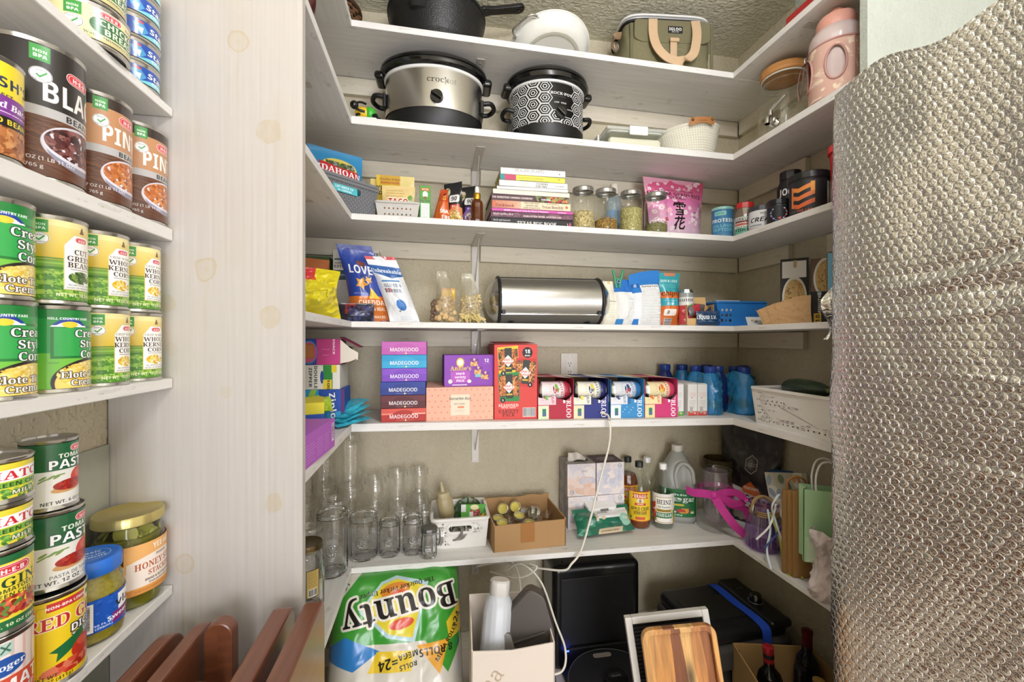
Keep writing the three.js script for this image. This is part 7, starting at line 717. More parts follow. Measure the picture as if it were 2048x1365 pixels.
// white lattice baskets
const weaveHoles = (w, h, p, gap) => { const l = [], v = p * 0.6, ny = floor((h - 0.02) / v), nx = floor((w - 0.016) / p); for (let j = 0; j < ny; j++) for (let i = 0; i < nx; i++) { const x = (i - (nx - 1) / 2) * p + (j % 2 ? p / 4 : -p / 4), y = 0.012 + (j + 0.4) * v; if (gap && abs(x) < gap[0] && abs(y - gap[1]) < gap[2]) continue; l.push(tri(x - p * 0.22, y, p * 0.27, 0), tri(x + p * 0.28, y, p * 0.27, Math.PI)); } return l; };
const latticeM = phys(0xe9e6df, 0.4);
{ const t = thing('lattice_basket', 'white lattice plastic basket on the fifth side shelf holding a zucchini', 'basket', 1.243, LV[4].R, 1.225, -Math.PI / 2), W = 0.37, D = 0.215, H = 0.128;
  basket(t, W, D, H, latticeM, (w, h) => weaveHoles(w, h, 0.02), (w, h) => weaveHoles(w, h, 0.02), { flare: 0.012, th: 0.0025, rim: 0.009 }); 
  const pr = thing('produce_bag', 'dark reddish produce bag filling the white lattice basket under the zucchini', 'bag', 1.243, LV[4].R + 0.004, 1.225, -Math.PI / 2); part(pr, 'bag', bx(0.33, 0.1, 0.175, 0.03, 0, 0.051, 0, 5), std(0x4a2f30, 0.6));
  const z = thing('zucchini', 'dark green speckled zucchini lying across the white lattice basket', 'zucchini', 1.235, LV[4].R + 0.135, 1.28, deg(74)), sk = tex(256, 128, (u, v) => { const a = fbm(N1, u, v, 8, 4), sp = N2(u * 64, v * 64) > 0.86 && N3(u * 6, v * 4) > 0.5; return sp ? [150, 160, 96] : [34 + 16 * a, 50 + 22 * a, 34 + 12 * a]; });
  const zg = lathe([[0, 0], [0.012, 0.003], [0.024, 0.014], [0.031, 0.04], [0.033, 0.1], [0.03, 0.16], [0.024, 0.21], [0.014, 0.245], [0.008, 0.255], [0, 0.256]], 32, 0); zg.translate(0, -0.12, 0); zg.rotateZ(Math.PI / 2); part(z, 'skin', zg, phys(0xffffff, 0.3, { map: rep(sk, 2, 2) })); part(z, 'stem', moved(cyl(0.007, 0.009, 0.018, 10), -0.142, 0, 0, 0, 0, Math.PI / 2), std(0x6d7d3c, 0.7)); z.rotation.z = deg(-3); }

// ---------------------------------------------------------------- lowest shelf: empty jars
{ const glass = M.solidGlass; const mk = (label, x, d, r, h, o = {}) => { const neck = o.neck ?? 0.02, n = o.n ?? r * 0.84, t = thing('glass_jar', label, 'jar', x, (o.y ?? y6(x)), d, o.turn ?? 0, 'empty glass jars');
    const out = jarPts(r, h, n, neck);
    const w = 0.0024, inn = out.filter((p) => p[1] > 0.015 && p[1] < h - 0.012).map((p) => [p[0] - w, p[1]]).reverse(); if (o.solid) part(t, 'glass', lathe(out.concat([[n - 0.0008, h + 0.0008], [n - w, h]], inn, [[r * 0.92, 0.011], [r * 0.75, 0.008], [0, 0.0075]]), 48, 0.6), glass); else { part(t, 'glass', lathe(out, 48, 0), M.glass); part(t, 'glass_rim', join([[0, n - 0.0006, 0.0017], [-0.0045, n + 0.0012, 0.0012], [-0.009, n + 0.0012, 0.0012], [-neck + 0.004, n + 0.0016, 0.0018], [0.006 - h, r * 0.93, 0.002]].map(([y, R, q]) => moved(ring(R, q, 44, 8), 0, h + y, 0, Math.PI / 2))), glass); } if (o.seal) part(t, 'embossed_seal', rosette(r - 0.0004, h * 0.45, r * 0.42), M.solidGlass); if (o.lid) part(t, 'lid', screwLid(n + 0.003, h + 0.003, o.lidH ?? 0.013), o.lid); return t; };
  const A = mk('tall glass jar with bronze lid and yellow label at the partition edge', -0.352, 1.29, 0.046, 0.185, { solid: 1, n: 0.037, lid: std(0x6e5d3f, 0.35, { metalness: 0.8 }), lidH: 0.016 }); const LBL = PG4.pr(70, 110, '#cdb064', (c, W, H) => { c.strokeStyle = '#3a3216'; c.lineWidth = 3; c.strokeRect(2, 2, W - 4, H - 4); small(c, '#3a3216', 8, 8, W - 18, 60, 8, 3); barcode(c, 12, H * 0.68, 44, 30, 3); }); part(A, 'paper_label', uvTo(band(0.0466, 0.075, 0.09, 16, 0.25, 0.75), LBL), card4);
  mk('tall open glass jar just behind the bronze lidded jar', -0.37, 1.388, 0.04, 0.19); mk('wide open quart jar with embossed seal near the shelf corner', -0.326, 1.482, 0.048, 0.2, { solid: 1, n: 0.045, seal: 1, turn: 0.2 }); mk('wide open quart jar right behind the embossed quart jar', -0.338, 1.588, 0.048, 0.2, { n: 0.045 });
  mk('wide open pint jar with embossed seal, at the front of the lowest shelf', -0.243, 1.576, 0.048, 0.148, { solid: 1, n: 0.045, seal: 1 }); mk('small open jar, first right of the wide pint jar in the front row', -0.157, 1.58, 0.0365, 0.124, { solid: 1, n: 0.033, seal: 1 }); mk('small open jar next to the lidded tiny jar in the front row', -0.077, 1.584, 0.0365, 0.127, { solid: 1, n: 0.033, seal: 1 });
  mk('tiny jar with a gray lid beside the white basket', -0.02, 1.542, 0.0275, 0.1, { solid: 1, n: 0.024, lid: std(0x6f6e6b, 0.4, { metalness: 0.7 }), lidH: 0.014 });
  const st = (x, d, r0, h0, l0, r1, h1, l1, o = {}) => { mk(l0, x, d, r0, h0, { n: r0 * 0.92 }); const u = mk(l1, x, d, r1, h1, { y: y6(x) + h0 + 0.0012, n: o.n ?? r1 * 0.86, ...o }); if (o.tilt) u.rotation.z = o.tilt; };
  st(-0.222, 1.705, 0.04, 0.1, 'low open jar carrying the round shouldered jar', 0.043, 0.13, 'round shouldered jar stacked behind the wide pint jar', { n: 0.036 }); st(-0.142, 1.735, 0.037, 0.115, 'open jar carrying the tilted jar', 0.037, 0.13, 'slightly tilted jar stacked in the back row', { n: 0.035 }); st(-0.06, 1.742, 0.036, 0.14, 'open jar carrying the small straight jar', 0.033, 0.108, 'small straight jar stacked beside the squeeze bottle', { n: 0.032 });
  mk('open jar in the middle row behind the second small front jar', -0.118, 1.654, 0.036, 0.122, { n: 0.033 }); mk('open jar in the middle row beside the white basket', -0.04, 1.66, 0.0365, 0.125, { n: 0.033 });
  st(-0.315, 1.722, 0.047, 0.2, 'quart jar standing under the big jar in the back', 0.052, 0.198, 'big wide jar stacked high in the back corner', { n: 0.03 }); st(-0.445, 1.6, 0.047, 0.19, 'jar standing under the big dark edged jar', 0.056, 0.2, 'big jar stacked next to the partition edge, seen just above the quart jars', { n: 0.034 }); st(-0.412, 1.735, 0.043, 0.2, 'jar in the far corner under another jar', 0.044, 0.19, 'jar stacked in the far corner between two big jars', { n: 0.034 }); 
  { const t = thing('black_stopper', 'black plastic stopper on the shelf by the wooden tray panel', 'stopper', -0.297, LV[5].L, 1.12); part(t, 'grip', lathe([[0, 0], [0.02, 0], [0.022, 0.004], [0.018, 0.012], [0.02, 0.03], [0.018, 0.034], [0, 0.034]], 24), M.blackGloss); } }
// squeeze bottle, white basket with jar rings
{ const x = 0.092, yb = y6(x), t = thing('lattice_basket', 'white lattice basket with an oval grip, full of jar rings', 'basket', x, yb, 1.675, deg(-1)), W = 0.205, D = 0.19, H = 0.108;
  basket(t, W, D, H, latticeM, (w, h) => weaveHoles(w, h, 0.018, [0.056, h - 0.034, 0.022]).concat([slot(0, h - 0.034, 0.084, 0.024)]), (w, h) => weaveHoles(w, h, 0.018), { flare: 0.01, th: 0.0025, rim: 0.009 });
  { const s = rrect(0.098, 0.038, 0.019), h = new THREE.Path(rrect(0.084, 0.024, 0.012).getPoints(8)); s.holes.push(h); part(t, 'grip_frame', moved(extrude(s, 0.004, 0.001), 0, H - 0.034, D / 2 - 0.003, 0.09), latticeM); }
  const ringG = lathe([[0.034, 0], [0.0365, 0.0005], [0.0355, 0.003], [0.0365, 0.006], [0.0355, 0.009], [0.036, 0.0125], [0.031, 0.014], [0.0305, 0.013], [0.0345, 0.012]], 40); let proto = null;
  [['silver jar ring standing on edge at the left inside the basket', 0.02, 0.05, 1.6, 0.3, 1.5], ['silver jar ring leaning in the middle of the basket', 0.075, 0.06, 1.605, 0.9, 1.3], ['silver jar ring next to the leaning one', 0.09, 0.058, 1.61, 1.0, 1.25], ['silver jar ring flat at the front of the basket', 0.13, 0.06, 1.615, 0, 0.15], ['silver jar ring half buried behind', 0.05, 0.04, 1.68, 0.4, 0.6], ['silver jar ring lying under the green box', 0.12, 0.035, 1.68, 0, 0.1]].forEach(([l, X, h, d, a, b]) => { const m = proto ? dup(proto, l, X, yb + h, d, a) : (proto = solo('jar_ring', l, 'ring', ringG, M.lidSilver, X, yb + h, d, a, 'jar rings in the white basket')); m.rotation.set(0, a, b, 'YXZ'); });
  const GB = PG4.pr(130, 80, '#55a83a', (c, W, H) => { rect(c, '#e6e8e4', 0, 0, W * 0.2, H * 0.5); oval(c, '#efe3b0', W * 0.55, H * 0.2, 22, 14); blobs(c, ['#b5303a', '#d9586a', '#8f2230'], 20, W * 0.38, H * 0.35, 60, 34, 8, 3); rect(c, '#f0f2ea', W * 0.34, H * 0.5, 20, 24); poly(c, '#e8d23a', [[W * 0.6, H], [W, H * 0.5], [W, H * 0.8], [W * 0.8, H]]); });
  const g = solo('canning_box', 'small green canning supply box lying in the white lattice basket', 'box', boxPrint(0.095, 0.055, 0.03, { front: GB, top: GB, all: sw4('#4a9a34') }), card4, 0.145, yb + 0.065, 1.67, deg(-6)); g.rotation.x = -0.5;
  const pl = solo('steel_plate', 'round steel lid standing at the back of the white lattice basket', 'lid', lathe([[0, 0], [0.05, 0], [0.056, 0.004], [0.057, 0.006], [0.05, 0.003], [0, 0.002]], 48), M.steel, 0.13, yb + 0.07, 1.74, 0); pl.rotation.x = 1.25;
  const sb = thing('squeeze_bottle', 'yellowed squeeze bottle leaning between the jars and the white basket', 'bottle', 0.045, yb + 0.09, 1.67); sb.rotation.z = deg(10); part(sb, 'bottle', lathe([[0, 0], [0.028, 0], [0.03, 0.004], [0.031, 0.06], [0.027, 0.072], [0.02, 0.08]], 32), phys(0xcdbd92, 0.4, { transmission: 0.4, thickness: 0 })); part(sb, 'cap', lathe([[0.024, 0.074], [0.025, 0.078], [0.024, 0.09], [0.008, 0.094], [0.006, 0.11], [0.003, 0.13], [0, 0.131]], 28), phys(0xd6c9a0, 0.45, { transmission: 0.3, thickness: 0 })); }
// cardboard box of little jars
{ const x = 0.335, yb = y6(x), t = thing('cardboard_box', 'low open brown cardboard box full of tiny empty jars', 'box', x, yb, 1.648, deg(3.2)), W = 0.272, D = 0.21, H = 0.1;
  const wall = (w, h, z, ry, torn) => { const q = [[-w / 2, 0], [w / 2, 0]]; const n = torn ? 14 : 1; for (let k = 0; k <= n; k++) q.push([w / 2 - w * k / n, h + (torn ? 0.008 * (N1(k * 1.7, 3) - 0.3) : 0)]); const g = extrude(outline(q), 0.004, 0.0004); boxUV(g, 4); g.translate(0, 0, z - 0.004); g.rotateY(ry); part(t, 'box_wall', g, M.kraft); };
  wall(W, H * 0.96, D / 2, 0); wall(W, H * 1.18, D / 2, Math.PI, true); wall(D, H * 1.02, W / 2, Math.PI / 2); wall(D, H * 1.02, W / 2, -Math.PI / 2); part(t, 'box_floor', bx(W, 0.004, D, 0.001, 0, 0.002, 0), M.kraft); part(t, 'tape_strip', bx(0.052, 0.07, 0.0008, 0.0003, -0.01, H * 0.62, D / 2 + 0.0012), phys(0xa06a30, 0.2, { clearcoat: 0.6 }));
  let p0 = null; const spots = [[-0.095, -0.06, 1], [-0.045, -0.065, 1], [0.01, -0.07, 2], [0.06, -0.07, 2], [-0.1, 0.0, 0], [-0.05, -0.01, 0], [0.005, -0.012, 0], [0.06, -0.01, 0], [-0.095, 0.055, 0], [-0.03, 0.05, 1], [0.03, 0.045, 0], [0.085, 0.04, 0], [0.11, -0.05, 0]];
  const jr = (X, Yb, Z, l, tilt) => { const xx = x + X, dd = 1.648 - Z; if (!p0) { p0 = thing('tiny_jar', l, 'jar', xx, yb + Yb, dd, 0, 'tiny jars in the cardboard box'); const o = jarPts(0.0235, 0.058, 0.0185, 0.014); part(p0, 'glass', lathe(o, 32, 0), M.glass); part(p0, 'glass_rim', join([0.058, 0.053, 0.046].map((y) => moved(ring(0.0192, 0.0014, 32, 8), 0, y, 0, Math.PI / 2))), M.solidGlass); return p0; } return dup(p0, l, xx, yb + Yb, dd); };
  spots.forEach(([X, Z, k], i) => { jr(X, 0.0045 + (k === 2 ? 0.02 : 0.002), Z, ['tiny jar in the cardboard box, left back corner', 'tiny jar in the cardboard box, second of the back row', 'tiny jar with flat silver lid at the back of the cardboard box', 'tiny jar with silver ring lid in the back right corner of the box', 'tiny jar at the left side of the cardboard box', 'tiny jar in the middle row behind the yellow lined lids', 'tiny jar at the center of the cardboard box', 'tiny jar center right in the cardboard box', 'tiny jar at the left front corner of the cardboard box', 'tiny jar at the front middle left of the cardboard box', 'tiny jar at the front middle right beside the tape', 'tiny jar at the front right corner of the cardboard box', 'tiny jar at the right wall of the cardboard box'][i]); });
  const lidG = lathe([[0, 0], [0.019, 0], [0.0215, 0.001], [0.022, 0.003], [0.0215, 0.013], [0.0205, 0.0135], [0.0205, 0.003], [0.0195, 0.002]], 32), liner = lathe([[0, 0.0015], [0.0195, 0.0015], [0.0198, 0.0035], [0.014, 0.003], [0, 0.0028]], 32), yl = std(0xdccb62, 0.5), sv = std(0xcfccc2, 0.35, { metalness: 0.7 }); let lp = null;
  [['jar lid with yellow lining standing tilted at the back left of the box', -0.068, 0.092, -0.045, 0.9, 0.5], ['jar lid with yellow lining standing tilted second at the back', -0.018, 0.094, -0.052, 0.9, 0.4], ['jar lid with yellow lining lying flat at the front left edge', -0.09, 0.076, 0.06, 0.25, 0.1], ['jar lid with yellow lining lying at the front left behind another', -0.1, 0.077, 0.02, 0.2, 0], ['jar lid with yellow lining in the middle of the box', -0.02, 0.08, 0.016, 0.3, -0.1], ['jar lid with yellow lining at the front beside the tape strip', 0.01, 0.07, 0.068, 0.4, -0.1], ['jar lid seen edge on in the middle of the box', 0.04, 0.09, 0.0, 0.2, 1.35], ['jar lid seen edge on leaning to its neighbour', 0.055, 0.09, 0.02, 0.1, 1.2], ['flat silver jar lid on the jar at the back right', 0.012, 0.0815, -0.07, Math.PI, 0], ['flat silver jar lid on the jar in the back right corner', 0.06, 0.0815, -0.07, Math.PI, 0]].forEach(([l, X, h, Z, a, b]) => { let m; if (lp) m = dup(lp, l, x + X, yb + h, 1.648 - Z); else { m = lp = thing('canning_disc', l, 'lid', x + X, yb + h, 1.648 - Z, 0, 'little jar lids'); part(m, 'metal_lid', lidG, sv); part(m, 'yellow_lining', liner, yl); } m.rotation.set(a, 0, b, 'YXZ'); }); }
// tissue boxes and wipes
{ const cloud = (n, a) => PG4.pr(150, 150, '#e6dcd6', (c, W, H) => { blobs(c, ['#e2d8d6', '#d6d0d6', '#eae0da'], 50, 0, 0, W, H, 26, n); if (a) { blobs(c, ['#e2c4b4', '#dfbca8', '#e8d0c4'], 40, 0, H * 0.4, W, H * 0.6, 20, n + 1); blobs(c, ['#c6bfca', '#d0c9d0'], 14, W * 0.4, H * 0.42, 90, 30, 12, n + 2); text(c, '2 PLY', W * 0.6, H * 0.24, 12, '#9a8f9a'); } else blobs(c, ['#c9c7d2', '#d4d2da', '#ecdfd8'], 40, 0, H * 0.2, W, H * 0.6, 18, n + 3); c.strokeStyle = '#5a90b0'; c.lineWidth = 2; c.beginPath(); const hx = a ? W * 0.16 : W * 0.84, hy = a ? H * 0.88 : H * 0.12; for (let k = 0; k < 6; k++) c.lineTo(hx + 11 * cos(k * 1.047 + 0.5), hy + 11 * sin(k * 1.047 + 0.5)); c.closePath(); c.stroke(); text(c, '126', hx, hy, 9, '#5a90b0'); small(c, '#8a9ab0', a ? W * 0.27 : W * 0.6, hy - 8, 20, 14, 2, 3); });
  const C1 = cloud(3, 1), C2 = cloud(9, 0), C3 = cloud(15, 0), C4 = cloud(21, 0), S = PG4.pr(100, 100, '#a8a2a2', (c, W, H) => blobs(c, ['#9c969a', '#b4aeae'], 40, 0, 0, W, H, 16, 4)), TPp = PG4.pr(110, 110, '#5a4350', (c, W, H) => { oval(c, '#8f8a94', W / 2, H / 2, 36, 24); text(c, 'Tissue', W / 2, H / 2, 20, '#3a2a34'); });
  const y = y6(0.65), w = 0.119, h = 0.131; const f = (l, R, x, k, top) => { const t = thing('tissue_box', l, 'box', x, y + k * (h + 0.001), 1.742, deg(k ? -1 : 1)); part(t, 'carton', boxPrint(w, h, 0.118, { front: R, left: S, top: top ?? sw4('#8f8890'), all: S }), card4); return t; };
  f('tissue box under the open tissue box, mostly hidden by the wipes', C3, 0.585, 0); f('tissue box under the plum topped tissue box', C4, 0.708, 0); const o = f('open tissue box with a peach landscape and a tissue sticking out', C1, 0.585, 1, S); f('gray cloud tissue box with a plum colored top', C2, 0.708, 1, TPp);
  part(o, 'tissue', sheet(14, 14, (s, q) => [(s - 0.6) * 0.075, h - 0.004 + q * 0.042 * (1 - 0.6 * s * s), 0.01 * sin(s * 7) + 0.012 * q * cos(s * 5) + 0.01]), std(0xe6ddd0, 0.9)); part(o, 'opening', moved(cyl(1, 1, 0.001, 32).scale(0.045, 1, 0.022), 0, h + 0.0004, 0.005), std(0x3a3436, 0.8));
  const WR = PG4.pr(300, 190, '#1f6a50', (c, W, H) => { const R = rng(4); for (let i = 0; i < 26; i++) { const X = R() * W, Yy = R() * H, a = R() * 6; for (let k = 0; k < 6; k++) line(c, ['#3f8a6a', '#145040', '#5fa486'][i % 3], 2, X, Yy, X + 26 * cos(a + k * 0.3), Yy + 26 * sin(a + k * 0.3)); } rect(c, '#efeeea', W * 0.34, H * 0.12, W * 0.6, H * 0.4); text(c, 'FLUSHABLE', W * 0.52, H * 0.17, 17, '#2a3a34'); text(c, 'WIPES', W * 0.46, H * 0.27, 19, '#2a3a34'); small(c, '#7a8a84', W * 0.4, H * 0.33, 60, 14, 2, 3); oval(c, '#d9c9a8', W * 0.43, H * 0.5, 13); rect(c, '#d6c4a2', W * 0.3, H * 0.34, 12, 50); oval(c, '#9fd0ba', W * 0.84, H * 0.6, 36, 44); text(c, '126', W * 0.84, H * 0.56, 24, '#f2f8f4'); rect(c, '#d6c2a0', W * 0.36, H * 0.84, W * 0.42, H * 0.16); text(c, 'FLUSHABLE WIPES', W * 0.56, H * 0.92, 11, '#4a3f30'); });
  const x = 0.65, t = thing('wipes_pack', 'green leafy pack of flushable wipes with white flip lid', 'pack', x, y6(x), 1.645, deg(6)); const g = pouch({ w: 0.245, h: 0.1, d: 0.085, R: WR, seed: 13, wr: 0.006, sx: 4, nx: 44, ny: 26 }); g.rotateX(deg(-36)); g.translate(0, 0.014, 0.05); part(t, 'foil_pack', g, bag4); part(t, 'flip_lid', moved(extrude(rrect(0.12, 0.062, 0.02), 0.009, 0.003), 0.01, 0.094, -0.026, -Math.PI / 2 + 0.3), M.whitePlastic); part(t, 'lid_catch', bx(0.036, 0.008, 0.006, 0.002, 0.012, 0.09, 0.008), std(0x77706a, 0.5)); }
// vinegar bottles
{ const bot = (label, x, d, r, h, o) => { const t = thing('vinegar_bottle', label, 'bottle', x, y6(x), d, o.turn ?? 0, o.group); const P = [[0, 0.004], [r * 0.7, 0.001], [r * 0.95, 0.003], [r, 0.012], [r, h * 0.56], [r * 0.93, h * 0.64], [r * 0.6, h * 0.78], [r * 0.36, h * 0.88], [r * 0.3, h * 0.93], [r * 0.3, h * 0.97]]; part(t, 'glass', lathe(P, 48, 0), o.glass ?? M.pane); if (o.fill) { const f = P.filter((p) => p[1] < h * o.fill - 0.002).map((p) => [p[0] * 0.955, p[1] + 0.001]); f.push([r * 0.955 * (o.fill > 0.6 ? 0.8 : 1), h * o.fill], [0, h * o.fill]); part(t, 'vinegar', lathe(f, 40), o.liquid); } part(t, 'cap', lathe([[r * 0.33, h * 0.91], [r * 0.36, h * 0.915], [r * 0.36, h * 0.99], [r * 0.32, h], [0, h]], 28), o.cap); if (o.L) part(t, 'paper_label', uvTo(band(r + 0.0006, h * o.lh, h * o.ly, 44, -o.la / 2, o.la), o.L), card4); return t; };
  const BG = PG4.pr(230, 190, '#ecc92a', (c, W, H) => { c.strokeStyle = '#c93a2a'; c.lineWidth = 5; c.strokeRect(3, 3, W - 6, H - 6); poly(c, '#c8332c', [[W * 0.2, H * 0.08], [W * 0.8, H * 0.08], [W * 0.74, H * 0.16], [W * 0.8, H * 0.24], [W * 0.2, H * 0.24], [W * 0.26, H * 0.16]]); text(c, 'BRAGG', W * 0.5, H * 0.165, 32, '#f8ecd0'); oval(c, '#e8dcd0', W * 0.44, H * 0.31, 14, 13); oval(c, '#e8dcd0', W * 0.56, H * 0.31, 14, 13); oval(c, '#a87a6a', W * 0.5, H * 0.32, 10, 10); rect(c, '#c8332c', W * 0.3, H * 0.39, W * 0.4, 14); text(c, 'ORGANIC', W * 0.5, H * 0.425, 13, '#f8ecd0'); text(c, 'APPLE CIDER', W * 0.5, H * 0.58, 29, '#2a2410', { sx: 0.9 }); text(c, 'VINEGAR', W * 0.5, H * 0.71, 29, '#2a2410', { sx: 0.9 }); small(c, '#6a5a1a', W * 0.2, H * 0.78, W * 0.6, 8, 1, 3); pill(c, '#d25a3a', W * 0.32, H * 0.84, W * 0.36, 18, 6); oval(c, '#4a7a3a', W * 0.14, H * 0.88, 10); });
  const acv = phys(0xa0521a, 0.1, { transmission: 0.55, thickness: 0 });
  const b = bot('apple cider vinegar bottle with little vinegar left, in front', 0.832, 1.682, 0.0455, 0.265, { L: BG, lh: 0.46, ly: 0.35, la: 2.4, fill: 0.28, liquid: acv, cap: M.black, turn: -0.35, group: 'apple cider vinegar bottles' }); bot('full apple cider vinegar bottle behind, next to the tissue boxes', 0.822, 1.768, 0.0435, 0.262, { L: BG, lh: 0.46, ly: 0.35, la: 2.4, fill: 0.72, liquid: acv, cap: M.black, turn: -0.3, group: 'apple cider vinegar bottles' });
  bot('clear vinegar bottle with white cap at the back between other bottles', 0.912, 1.766, 0.043, 0.258, { fill: 0.2, liquid: phys(0xe8eee4, 0.05, { transmission: 0.9, thickness: 0 }), cap: M.whitePlastic });
  const HZ = PG4.pr(220, 170, '#e9e7e0', (c, W, H) => { blobs(c, ['#c8402f', '#b53024', '#d9603a', '#4a7a34'], 40, 0, H * 0.3, W * 0.22, H * 0.7, 10, 3); blobs(c, ['#7a9a3a', '#c9a23a', '#4a7a34'], 30, W * 0.82, H * 0.4, W * 0.2, H * 0.6, 10, 5); c.fillStyle = '#f4f1e8'; c.beginPath(); c.moveTo(W * 0.18, H * 0.12); c.lineTo(W * 0.82, H * 0.12); c.lineTo(W * 0.78, H * 0.5); c.lineTo(W * 0.74, H * 0.96); c.lineTo(W * 0.26, H * 0.96); c.lineTo(W * 0.22, H * 0.5); c.closePath(); c.fill(); c.strokeStyle = '#b58a3a'; c.lineWidth = 3; c.stroke(); text(c, 'HEINZ', W * 0.5, H * 0.28, 34, '#222', { f: 'serif' }); text(c, 'All Natural', W * 0.5, H * 0.44, 17, '#4a5a4a', { f: 'serif' }); rect(c, '#b5953a', W * 0.24, H * 0.52, W * 0.52, 16); text(c, 'DISTILLED WHITE', W * 0.5, H * 0.57, 11, '#3a2f10'); rect(c, '#1f6a34', W * 0.2, H * 0.64, W * 0.6, 30); text(c, 'VINEGAR', W * 0.5, H * 0.725, 26, '#fff', { f: 'serif' }); small(c, '#999', W * 0.42, H * 0.88, 34, 8, 1, 3); });
  bot('clear white vinegar bottle with a keystone label and white cap', 0.928, 1.662, 0.0435, 0.258, { L: HZ, lh: 0.46, ly: 0.33, la: 2.7, fill: 0.2, liquid: phys(0xf0f4ec, 0.04, { transmission: 0.92, thickness: 0 }), cap: M.whitePlastic, turn: -0.4 });
  const VG = PG4.pr(200, 150, '#23743e', (c, W, H) => { c.strokeStyle = '#123f22'; c.lineWidth = 3; rect(c, '#1c6636', W * 0.2, H * 0.12, W * 0.55, H * 0.36); c.strokeRect(W * 0.2, H * 0.12, W * 0.55, H * 0.36); text(c, 'White', W * 0.5, H * 0.2, 14, '#dfeee2'); text(c, 'Vinegar', W * 0.48, H * 0.35, 34, '#f2f7f2', { f: 'serif' }); rect(c, '#d9c23a', W * 0.3, H * 0.53, 50, 10); blobs(c, ['#c8402f', '#e0a03a', '#7aa03a', '#6a3a6a', '#e8d9b0'], 40, W * 0.2, H * 0.68, W * 0.6, H * 0.18, 8, 3); text(c, '1 GALLON', W * 0.4, H * 0.93, 11, '#cfe6d4'); });
  const x = 1.035, t = thing('vinegar_jug', 'large frosted plastic vinegar jug with green label and built in handle', 'jug', x, y6(x), 1.735, -0.45), frost = phys(0xdadcd6, 0.4, { transmission: 0.5, thickness: 0 });
  const se = (a, w) => { const c = cos(a), s = sin(a), n = 3.2; return [Math.sign(c) * pow(abs(c), 2 / n) * w, Math.sign(s) * pow(abs(s), 2 / n) * w]; };
  part(t, 'jug_body', sheet(64, 40, (s, q) => { const h = q * 0.292, w = 0.074 * (q < 0.04 ? 0.86 + 0.14 * q / 0.04 : q < 0.55 ? 1 : mix(1, 0.28, smooth(0.55, 1.02, q) * 0.4 + 0.6 * pow((q - 0.55) / 0.45, 2.2))); const [X, Z] = se(-s * TAU, w); const dent = 0.02 * Math.exp(-pow((X - 0.02) / 0.028, 2)) * smooth(0.4, 0.5, q) * (1 - smooth(0.78, 0.88, q)) * (Z > 0 ? 1 : 0); return [X, h, Z - dent]; }), frost);
  part(t, 'handle', tube([[-0.005, 0.15, 0.066], [-0.012, 0.2, 0.066], [0.005, 0.24, 0.052], [0.03, 0.245, 0.046], [0.055, 0.22, 0.05], [0.06, 0.17, 0.062]], 0.008, 40, 10), frost); part(t, 'cap', lathe([[0.022, 0.288], [0.0235, 0.29], [0.0235, 0.313], [0.021, 0.316], [0, 0.316]], 32), std(0xe6e2d6, 0.45)); part(t, 'foot', bx(0.128, 0.003, 0.128, 0.001, 0, 0.0015, 0), frost);
  part(t, 'paper_label', uvTo(sheet(40, 2, (s, q) => { const [X, Z] = se(mix(2.9, 0.25, s), 0.0748); return [X, 0.03 + q * 0.115, Z]; }), VG), card4); }
